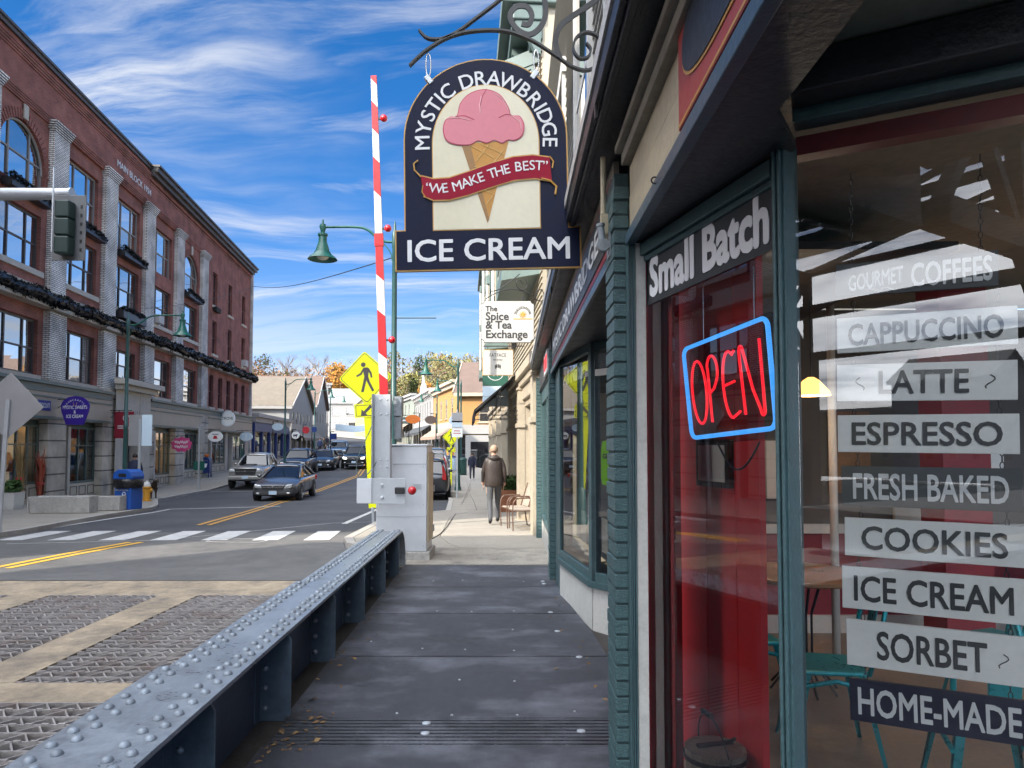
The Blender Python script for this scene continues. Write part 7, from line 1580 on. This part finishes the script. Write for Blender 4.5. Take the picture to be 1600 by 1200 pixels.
# ------------------------------------------------------------------ buildings further down the street
mat('trim_far', (.34, .335, .325), .6, var=.06, vs=3); mat('orange_clap', (.42, .225, .075), .7, var=.06, vs=2); mat('sage', (.24, .275, .23), .7, var=.06, vs=2); mat('white_clap', (.28, .28, .275), .7, var=.05, vs=2); mat('grey_clap', (.30, .31, .31), .7, var=.08, vs=2); mat('yellow_clap', (.42, .34, .17), .7, var=.05, vs=2)
mat('shingle_tan', (.16, .135, .105), .9, var=.22, vs=1.5, bump=.6, bs=14); mat('shingle_brown', (.15, .105, .085), .9, var=.2, vs=1.5, bump=.6, bs=14); mat('shingle_grey', (.27, .28, .28), .9, var=.15, vs=1.5, bump=.6, bs=14); mat('blue_trim2', (.015, .04, .16), .5, var=.1)
def far_building(name, label, org, rz, w, d, h, wm, tm='trim_far', wins=(), roof='flat', rm='shingle_grey', rh=2.5, shop=None, base=-1.5, ridge='x', wsize=(.9, 1.4)):
    """x 0..w along the front, y 0..d to the back"""
    t = empty(name, org, rz, label, 'building')
    ops = [(x - wsize[0] / 2, x + wsize[0] / 2, z, z + wsize[1]) for x, z in wins]
    obj('front_wall', wall_mesh(0, w, base, h, ops, .12), MT[wm], t)
    sw = MB().box(0, .1, .01, d, base, h).box(w - .1, w, .01, d, base, h).box(.1, w - .1, d - .1, d, base, h).box(.1, w - .1, .14, .2, base, h); obj('side_walls', sw, MT[wm], t)
    for x, z in wins: window(t, x - wsize[0] / 2, x + wsize[0] / 2, z, z + wsize[1], (1,), (.5,), .08, tm, 'pane_dim', y=.03, sill=.08, sm=tm)
    e = .35
    if roof == 'flat':
        obj('cornice', MB().box(-.2, w + .2, -.55, .3, h - .05, h + .25).box(-.1, w + .1, -.3, -.001, h - .45, h - .06), MT[tm], t); obj('roof', MB().box(.1, w - .1, .3, d, h - .1, h), MT['asphalt'], t)
    else:
        if ridge == 'x': P = [((-e, -e, h - .1), (w + e, -e, h - .1), (w + e, d / 2, h + rh), (-e, d / 2, h + rh)), ((w + e, d + e, h - .1), (-e, d + e, h - .1), (-e, d / 2, h + rh), (w + e, d / 2, h + rh))]; gab = [[(.0, 0, h), (0, d, h), (0, d / 2, h + rh - .15)], [(w, 0, h), (w, d, h), (w, d / 2, h + rh - .15)]]
        else: P = [((-e, -e, h - .1), (w / 2, -e, h + rh), (w / 2, d + e, h + rh), (-e, d + e, h - .1)), ((w / 2, -e, h + rh), (w + e, -e, h - .1), (w + e, d + e, h - .1), (w / 2, d + e, h + rh))]; gab = [[(0, 0, h), (w, 0, h), (w / 2, 0, h + rh - .15)], [(0, d, h), (w, d, h), (w / 2, d, h + rh - .15)]]
        for q in P:
            r = obj('roof', MB().quad(*q), MT[rm], t); s = r.modifiers.new('s', 'SOLIDIFY'); s.thickness = .16; s.offset = 0
        for q in gab: obj('gable', MB().add(q, [(0, 1, 2)]), MT[wm], t)
        if ridge == 'x':
            for x in (-e - .06, w + e + .06): obj('rake_board', MB().tube([(x, -e, h - .1), (x, d / 2, h + rh), (x, d + e, h - .1)], .1, flat=(.08, .26)), MT[tm], t)
            obj('eave_board', MB().box(-e, w + e, -e - .06, -e - .01, h - .32, h - .05), MT[tm], t)
        else:
            for y in (-e - .06,): obj('rake_board', MB().tube([(-e, y, h - .1), (w / 2, y, h + rh), (w + e, y, h - .1)], .1, flat=(.08, .26)), MT[tm], t)
            [obj('eave_board', MB().box(a, a + .05, -e, d + e, h - .32, h - .05), MT[tm], t) for a in (-e - .06, w + e + .01)]
    if shop:
        sm_, z1, am = shop
        obj('shop_band', MB().box(-.02, w + .02, -.22, -.002, z1, z1 + .7), MT[sm_], t)
        n = max(2, round(w / 3))
        for k in range(n + 1): x = w * k / n; obj('shop_column', MB().box(x - .16, x + .16, -.2, -.002, base, z1), MT[sm_], t)
        for k in range(n): x0 = w * k / n + .25; obj('shop_window', MB().box(x0, w * (k + 1) / n - .25, -.06, -.002, base + 2.1, z1 - .1), MT['pane_shop'], t)
        if am:
            r = obj('awning', MB().quad((.3, -.23, z1 + .1), (w - .3, -.23, z1 + .1), (w - .3, -1.5, z1 - .75), (.3, -1.5, z1 - .75)).quad((.3, -1.5, z1 - .75), (w - .3, -1.5, z1 - .75), (w - .3, -1.5, z1 - 1.0), (.3, -1.5, z1 - 1.0)), MT[am], t); s = r.modifiers.new('s', 'SOLIDIFY'); s.thickness = .03
    return t
mat('awning_grey', (.22, .21, .2), .8, var=.1); mat('awning_tan', (.30, .22, .17), .8, var=.1); mat('awning_dark', (.05, .055, .06), .8, var=.1)
L0 = lambda y: Vector((FACE_L(y), y, prof(y)))
far_building('shop_house', 'low shop with dark blue corner columns beside the brick block', L0(57.2), MBR, 14.5, 9, 3.9, 'grey_clap', 'trim_far', shop=('blue_trim2', 2.7, None))
t = far_building('gabled_house', 'grey house with big tan shingle roof and white eaves on the left', L0(72.5), MBR, 15, 16, 5.0, 'grey_clap', 'trim_far', [(2 + 2.2 * k, 3.1) for k in range(6)], 'gable', 'shingle_tan', 3.6, ('trim_far', 2.5, 'awning_grey'), ridge='y')
far_building('gabled_house', 'smaller brown roofed gable behind the tan roofed house', L0(89), MBR, 10, 12, 5.4, 'grey_clap', 'trim_far', [(2, 3.2), (4.6, 3.2), (7.2, 3.2)], 'gable', 'shingle_brown', 4.0, ridge='y')
far_building('white_house', 'tall narrow white building past the gabled houses on the left', L0(101), MBR + R(8), 14, 12, 8.5, 'white_clap', 'trim_far', [(2 + 2.6 * k, z) for k in range(5) for z in (3, 6)])
far_building('white_house', 'wide white building with grey roof and square windows closing the street', Vector((-45, 150, prof(150))), R(2), 12.5, 10, 7.2, 'white_clap', 'trim_far', [(1.7 + 3.0 * k, 4.4) for k in range(4)] + [(1.2 + 2 * k, 1.2) for k in range(6)], 'gable', 'shingle_grey', 3.2, wsize=(1.7, 1.7))
far_building('yellow_house', 'pale yellow house right of the wide white building', Vector((-32.2, 146, prof(146))), R(-4), 8, 10, 6.5, 'yellow_clap', 'trim_far', [(1.5 + 2.4 * k, z) for k in range(3) for z in (1.2, 4.2)], 'gable', 'shingle_grey', 3.2, ridge='y')
def rb(x, y, ang): return Vector((x, y, prof(y))), R(-90) + ang
# right-hand row, local x runs towards the camera
def right_b(name, label, far, near, **k):
    f, n_ = Vector(far), Vector(near); d = n_ - f; return far_building(name, label, Vector((f.x, f.y, prof((f.y + n_.y) / 2))), math.atan2(d.y, d.x), d.length, **k)
o = far_building('orange_house', 'orange clapboard house with grey gable roof facing the right pavement', Vector((-4.1, 54.5, prof(55))), R(-3), 12, 11, 5.7, 'orange_clap', 'trim_cream', [(2.0, 3.4), (5, 3.4)], 'gable', 'shingle_brown', 2.9, ('trim_far', 2.5, None))
obj('white_porch', MB().box(.6, 3.2, -.6, -.25, -1, 2.4), MT['trim_far'], o); obj('dark_doorway', MB().box(1.0, 2.7, -.62, -.601, -1, 1.9), MT['pane_shop'], o)
right_b('orange_shop', 'flat fronted orange shop building with four tall white windows', (-8.9, 80.5), (-5.2, 67), d=9, h=6.9, wm='orange_clap', tm='trim_cream', wins=[(1.8 + 3.2 * k, 3.6) for k in range(4)], shop=('trim_far', 2.5, 'awning_tan'), wsize=(1.1, 2.0))
right_b('ornate_shop', 'white shop front with bracketed cornice and peaked parapet on the right', (-13.5, 99), (-9.0, 81), d=9, h=6.6, wm='white_clap', tm='trim_far', wins=[(1.5 + 2.4 * k, 3.6) for k in range(7)], shop=('trim_far', 2.5, 'awning_dark'), wsize=(1.0, 1.9))
right_b('sage_shop', 'long sage green shop building with pale cornice in the distance', (-25, 134), (-13.7, 99.5), d=9, h=6.3, wm='sage', tm='trim_far', wins=[(2 + 3 * k, 3.5) for k in range(11)], shop=('trim_far', 2.5, 'awning_tan'), wsize=(1.1, 1.8))
op = bpy.data.objects['ornate_shop']
obj('peaked_parapet', MB().prism([(6, 6.8), (12, 6.8), (11.4, 7.8), (10, 8.2), (9, 9.2), (8, 8.2), (6.6, 7.8)], -.1, .1), MT['trim_far'], op)
for k in range(12): obj('bracket', MB().prism([(-.5, 6.5), (-.02, 6.5), (-.02, 5.7), (-.35, 6.2)], .6 + 1.5 * k, .85 + 1.5 * k, 'yz'), MT['trim_far'], op)
# small distant signs
for (u, v, y, w_, h_, mt_, shape, lab) in ((645, 655, 58, .85, .5, 'goods_orange', 'o', 'orange oval shop sign far down the right side'), (673, 656, 52, .6, .42, 'shingle_brown', 'o', 'brown oval shop sign next to the orange one'), (630, 657, 60, .75, .4, 'trim_green_grey', 'b', 'grey green rectangular shop sign by the sage building'),
        (710, 657, 46, .5, .45, 'pale_blue', 'o', 'pale turquoise round sign on the orange house'), (462, 680, 50, .55, .5, 'board_white', 'o', 'round white sign with a black dog on the left pavement'), (434, 667, 55, .85, .55, 'pale_blue', 'o', 'pale blue oval sign in front of the blue shop'), (478, 672, 62, .6, .6, 'goods_red', 'o', 'red round sign under the gabled house'),
        (491, 671, 66, .5, .5, 'blue_trim2', 'o', 'dark blue round sign past the red one'), (521, 682, 62, .55, .5, 'mail_blue', 'b', 'small blue street sign before the parked cars')):
    sc_ = .72 if u > 600 else .52; w_, h_ = w_ * sc_, h_ * sc_
    c = at(u, v, y); t = empty('hanging_shop_sign', c, R(-4), lab, 'sign')
    obj('panel', MB().prism(blob(24, 1, 0, 1, w_, h_) if shape == 'o' else [(-w_, -h_), (w_, -h_), (w_, h_), (-w_, h_)], -.03, .03), MT[mt_], t)
    obj('post', MB().tube([(w_ * .9 * (1 if u > 600 else -1), .05, prof(y) - c.z), (w_ * .9 * (1 if u > 600 else -1), .05, h_ + .15), (0, .05, h_ + .15)], .04, 6), MT['iron_black'], t)
    if u == 462: obj('dog_figure', MB().prism([(x * .52, z * .52) for x, z in [(-.28, -.05), (-.25, -.3), (-.2, -.3), (-.18, -.08), (.1, -.08), (.13, -.3), (.18, -.3), (.2, .0), (.3, .08), (.24, .16), (.14, .1), (-.24, .06), (-.34, .14)]], -.05, -.031), MT['black_paint'], t)
    if shape == 'b' and u == 630: obj('lettering_bar', MB().box(-.4, .4, -.04, -.031, -.06, .06), MT['letter_white'], t)
bnr = obj('street_banner', MB().add([(i * .9, 0, -.9 + .15 * math.cos(i)) for i in range(11)] + [(i * .9, 0, .0 + .12 * math.cos(i)) for i in range(11)], [(i, i + 1, i + 12, i + 11) for i in range(10)]), MT['pale_blue'], label='pale banner stretched across the far end of the street', cat='banner'); bnr.location = at(524, 664, 100)
bnr.modifiers.new('s', 'SOLIDIFY').thickness = .03
p = gp(512, 724); planter(Vector((p.x - .3, p.y, p.z)), R(6), 2.0, 'distant concrete planter on the bulge of the left pavement', .8)
# ------------------------------------------------------------------ wooded hill behind the town
foliage_mat('leaf_orange', [(.30, .11, .02), (.42, .19, .03), (.26, .13, .03), (.20, .15, .05)]); foliage_mat('leaf_yellow', [(.30, .25, .06), (.22, .22, .07), (.16, .17, .06)]); foliage_mat('leaf_green', [(.03, .05, .02), (.055, .08, .03), (.08, .10, .04)]); foliage_mat('leaf_rust', [(.22, .10, .05), (.28, .15, .08), (.18, .10, .06)]); foliage_mat('leaf_olive', [(.13, .13, .05), (.18, .17, .07), (.22, .18, .08)])
foliage_mat('twig', [(.20, .17, .145), (.27, .235, .205), (.16, .135, .12)]); mat('bark', (.15, .125, .10), .9, var=.25, vs=2)
def hz_(x, y): return prof(150) - 1 + 20 * (lambda s: s * s * (3 - 2 * s))(min(1, max(0, (y - 150) / 150))) + 2.0 * math.sin(x * .03) * min(1, max(0, (y - 150) / 60))
vs = []; fs = []; nx, ny = 50, 24
for j in range(ny + 1):
    for i in range(nx + 1):
        x, y = -420 + 840 * i / nx, 140 + 460 * j / ny; vs.append((x, y, hz_(x, y) - (.8 if y < 156 else 0)))
for j in range(ny):
    for i in range(nx): a = j * (nx + 1) + i; fs.append((a, a + 1, a + nx + 2, a + nx + 1))
mat('hill_floor', (.12, .095, .06), .95, var=.4, vs=.15); obj('hill', MB().add(vs, fs), MT['hill_floor'], kind='structure', smooth=True)
def crown(n, H, rad, z0, seed, size, kind='round'):
    rnd = random.Random(seed); m = MB(); cl = []
    for k in range(26):
        a = rnd.random() * 6.28; zz = rnd.uniform(z0, H); f = (zz - z0) / (H - z0); rmax = rad * (math.sin(math.pi * (.12 + .86 * f)) if kind == 'round' else (1 - f) * 1.05 + .05); r = rmax * math.sqrt(rnd.random()) * .85
        cl.append((Vector((r * math.cos(a), r * math.sin(a), zz)), rad * rnd.uniform(.22, .42)))
    for k in range(n):
        c, r = rnd.choice(cl); d = Vector((rnd.gauss(0, 1), rnd.gauss(0, 1), rnd.gauss(0, .8))).normalized() * r * rnd.uniform(.5, 1.05); p = c + d
        t = Vector((rnd.gauss(0, 1), rnd.gauss(0, 1), rnd.gauss(0, 1))).normalized() * size * rnd.uniform(.6, 1.3); e = t.orthogonal().normalized() * size * rnd.uniform(.35, .6)
        m.add([p - t * .5, p + e * .6, p + t * .5, p - e * .6], [(0, 1, 2, 3)])
    return m
def limbs(H, seed, rad, bare=False):
    rnd = random.Random(seed); m = MB(); m.tube([(0, 0, -1), (.1, 0, H * .3), (-.1, .1, H * .6), (.05, 0, H * (.95 if bare else .8))], [.28, .22, .15, .04], 7)
    def br(p, d, l, r, lev):
        q = p + d * l; m.tube([p, p + d * l * .5 + Vector((0, 0, l * .05)), q], [r, r * .7, r * .35], 5 if lev > 1 else 3)
        if lev:
            for k in range(3 if not bare else 4): br(p + d * l * rnd.uniform(.45, 1), (d + Vector((rnd.gauss(0, .5), rnd.gauss(0, .5), rnd.uniform(0, .6)))).normalized(), l * rnd.uniform(.45, .7), r * .5, lev - 1)
    for k in range(9 if bare else 6):
        a = rnd.random() * 6.28; br(Vector((0, 0, H * rnd.uniform(.3, .75))), Vector((math.cos(a), math.sin(a), rnd.uniform(.5, 1.3))).normalized(), rad * rnd.uniform(.5, .9), .10, 3 if bare else 1)
    return m
TK = {}
for i, (nm, mt_, n, H, rad, size, kd) in enumerate((('orange', 'leaf_orange', 1500, 12, 4.6, .55, 'round'), ('yellow', 'leaf_yellow', 1300, 12, 4.2, .55, 'round'), ('green', 'leaf_green', 1500, 13, 4.0, .55, 'cone'), ('rust', 'leaf_rust', 900, 12, 4.6, .5, 'round'), ('olive', 'leaf_olive', 1300, 12, 4.8, .55, 'round'), ('bare', 'twig', 0, 14, 4.5, .35, 'round'), ('bare2', 'twig', 220, 13, 4.2, .3, 'round'))):
    c = crown(max(n, 1), H, rad, H * (.3 if kd == 'round' else .08), i + 5, size, kd).mesh('crown') if n else None
    if c: c.materials.append(MT[mt_])
    tk = limbs(H, i + 20, rad, nm.startswith('bare')).mesh('trunk'); tk.materials.append(MT['twig' if nm.startswith('bare') else 'bark']); TK[nm] = (tk, c)
TL = {'orange': 'orange autumn tree on the wooded hill behind the town', 'yellow': 'yellow green autumn tree on the wooded hill', 'green': 'dark green conifer standing out on the hill', 'rust': 'rust brown thinning tree on the hill', 'olive': 'olive green broad tree on the hill', 'bare': 'bare leafless grey tree rising above the skyline', 'bare2': 'nearly bare twiggy tree on the hill'}
def tree(kind, x, y, s, lab):
    t = empty('hill_tree', (x, y, hz_(x, y)), random.random() * 6.28, lab, 'tree', kind.replace('bare2', 'nearly bare') + ' trees on the hill'); t.scale = (s, s, s * random.uniform(.92, 1.1))
    link('trunk', TK[kind][0], None, t)
    if TK[kind][1]: link('crown', TK[kind][1], None, t)
random.seed(11)
TREES = ((404, 584, 176, 'rust'), (447, 570, 200, 'bare'), (470, 596, 170, 'olive'), (492, 600, 168, 'rust'), (530, 560, 212, 'bare2'), (607, 568, 200, 'rust'), (650, 556, 220, 'bare2'), (690, 560, 212, 'rust'), (733, 552, 222, 'olive'), (758, 562, 214, 'olive'), (398, 572, 190, 'rust'), (412, 566, 205, 'olive'), (425, 574, 180, 'bare2'), (441, 575, 195, 'olive'), (432, 590, 172, 'rust'), (452, 585, 185, 'rust'), (463, 562, 210, 'bare'), (476, 588, 180, 'bare2'), (486, 580, 195, 'rust'), (498, 560, 215, 'bare'), (505, 590, 180, 'rust'), (512, 600, 168, 'yellow'), (520, 582, 190, 'rust'),
        (528, 570, 185, 'orange'), (519, 605, 165, 'orange'), (536, 595, 170, 'orange'), (545, 575, 190, 'bare2'), (541, 612, 162, 'green'), (552, 600, 168, 'green'), (560, 585, 180, 'orange'), (575, 575, 200, 'olive'), (590, 565, 205, 'bare'), (600, 580, 185, 'rust'), (615, 560, 210, 'olive'), (628, 566, 200, 'bare2'), (632, 585, 180, 'olive'),
        (641, 578, 190, 'yellow'), (645, 596, 168, 'green'), (655, 565, 210, 'green'), (662, 585, 185, 'olive'), (672, 562, 215, 'olive'), (668, 600, 165, 'orange'), (684, 568, 200, 'olive'), (697, 557, 215, 'yellow'), (705, 575, 190, 'olive'), (716, 560, 210, 'olive'), (728, 565, 205, 'olive'), (737, 572, 195, 'bare2'), (745, 556, 215, 'bare'), (752, 570, 200, 'rust'), (765, 560, 210, 'rust'), (780, 565, 205, 'olive'), (385, 575, 190, 'olive'), (372, 570, 200, 'rust'))
ORD = ['leftmost', 'second from left', 'third from left', 'fourth from left', 'fifth from left', 'sixth from left', 'seventh from left', 'eighth from left', 'ninth from left', 'tenth from left', 'eleventh from left', 'twelfth from left', 'thirteenth from left', 'fourteenth from left', 'fifteenth from left', 'sixteenth from left', 'seventeenth from left', 'eighteenth from left']
cnt = {}
for (u, v, y, kd) in sorted(TREES):
    cnt[kd] = cnt.get(kd, -1) + 1; lab = TL[kd] + ', ' + ORD[cnt[kd]] + ' of its kind'
    p = at(u, v, y); g_ = hz_(p.x, y); Hh = {'bare': 14, 'bare2': 13, 'green': 13}.get(kd, 12.2); tree(kd, p.x, y, max(.55, min(1.9, (p.z - g_) / Hh)), lab)
# lower undergrowth and further trees that read as one mass
m = MB(); rnd = random.Random(4)
for k in range(16000):
    x = rnd.uniform(-95, 20); y = rnd.uniform(158, 280); f = rnd.random(); p = Vector((x, y, hz_(x, y) + (f ** 1.6) * (4 if y < 200 else 10)))
    t = Vector((rnd.gauss(0, 1), rnd.gauss(0, 1), rnd.gauss(0, 1))).normalized() * rnd.uniform(.5, 1.1); e = t.orthogonal().normalized() * .45
    m.add([p - t * .5, p + e, p + t * .5, p - e], [(0, 1, 2, 3)])
foliage_mat('undergrowth', [(.20, .13, .09), (.26, .17, .12), (.14, .13, .06), (.28, .19, .13), (.10, .10, .05), (.24, .15, .10)])
obj('woodland', m, MT['undergrowth'], label='brownish mass of undergrowth and far trees covering the hill', cat='woodland', kind='stuff')
p = at(688, 612, 175); far_building('hill_house', 'white house with tall chimney among the trees on the hill', Vector((p.x - 2.5, 175, hz_(p.x, 175))), R(8), 6, 6, 4.8, 'white_clap', 'trim_far', [(1.4, 2.5), (4, 2.5), (1.4, .2), (4, .2)], 'gable', 'shingle_grey', 2.4)
hh = bpy.data.objects['hill_house']; obj('chimney', MB().box(2.2, 2.9, 2.6, 3.3, 6, 10), MT['stone_trim'], hh)
# ------------------------------------------------------------------ far bank of the river behind the camera, mirrored in the shop windows
for k in range(9):
    hgt = 6.0 + (k * 37 % 5); far_building('far_bank_building', ['weathered shingle', 'white clapboard', 'pale yellow', 'grey shingle', 'sage', 'orange', 'white gabled', 'grey gabled', 'yellow gabled'][k] + ' house on the river bank behind the viewpoint', Vector((48 - 11.5 * k, -76 - (k % 3) * 3, -.8)), R(180), 10.5, 10, hgt, ['grey_clap', 'white_clap', 'yellow_clap', 'grey_clap', 'sage', 'orange_clap', 'white_clap', 'grey_clap', 'yellow_clap'][k], 'trim_far', [(1.6 + 2.4 * i, z) for i in range(4) for z in (1, 3.8)], 'gable' if k % 2 else 'flat', 'shingle_grey', 3)
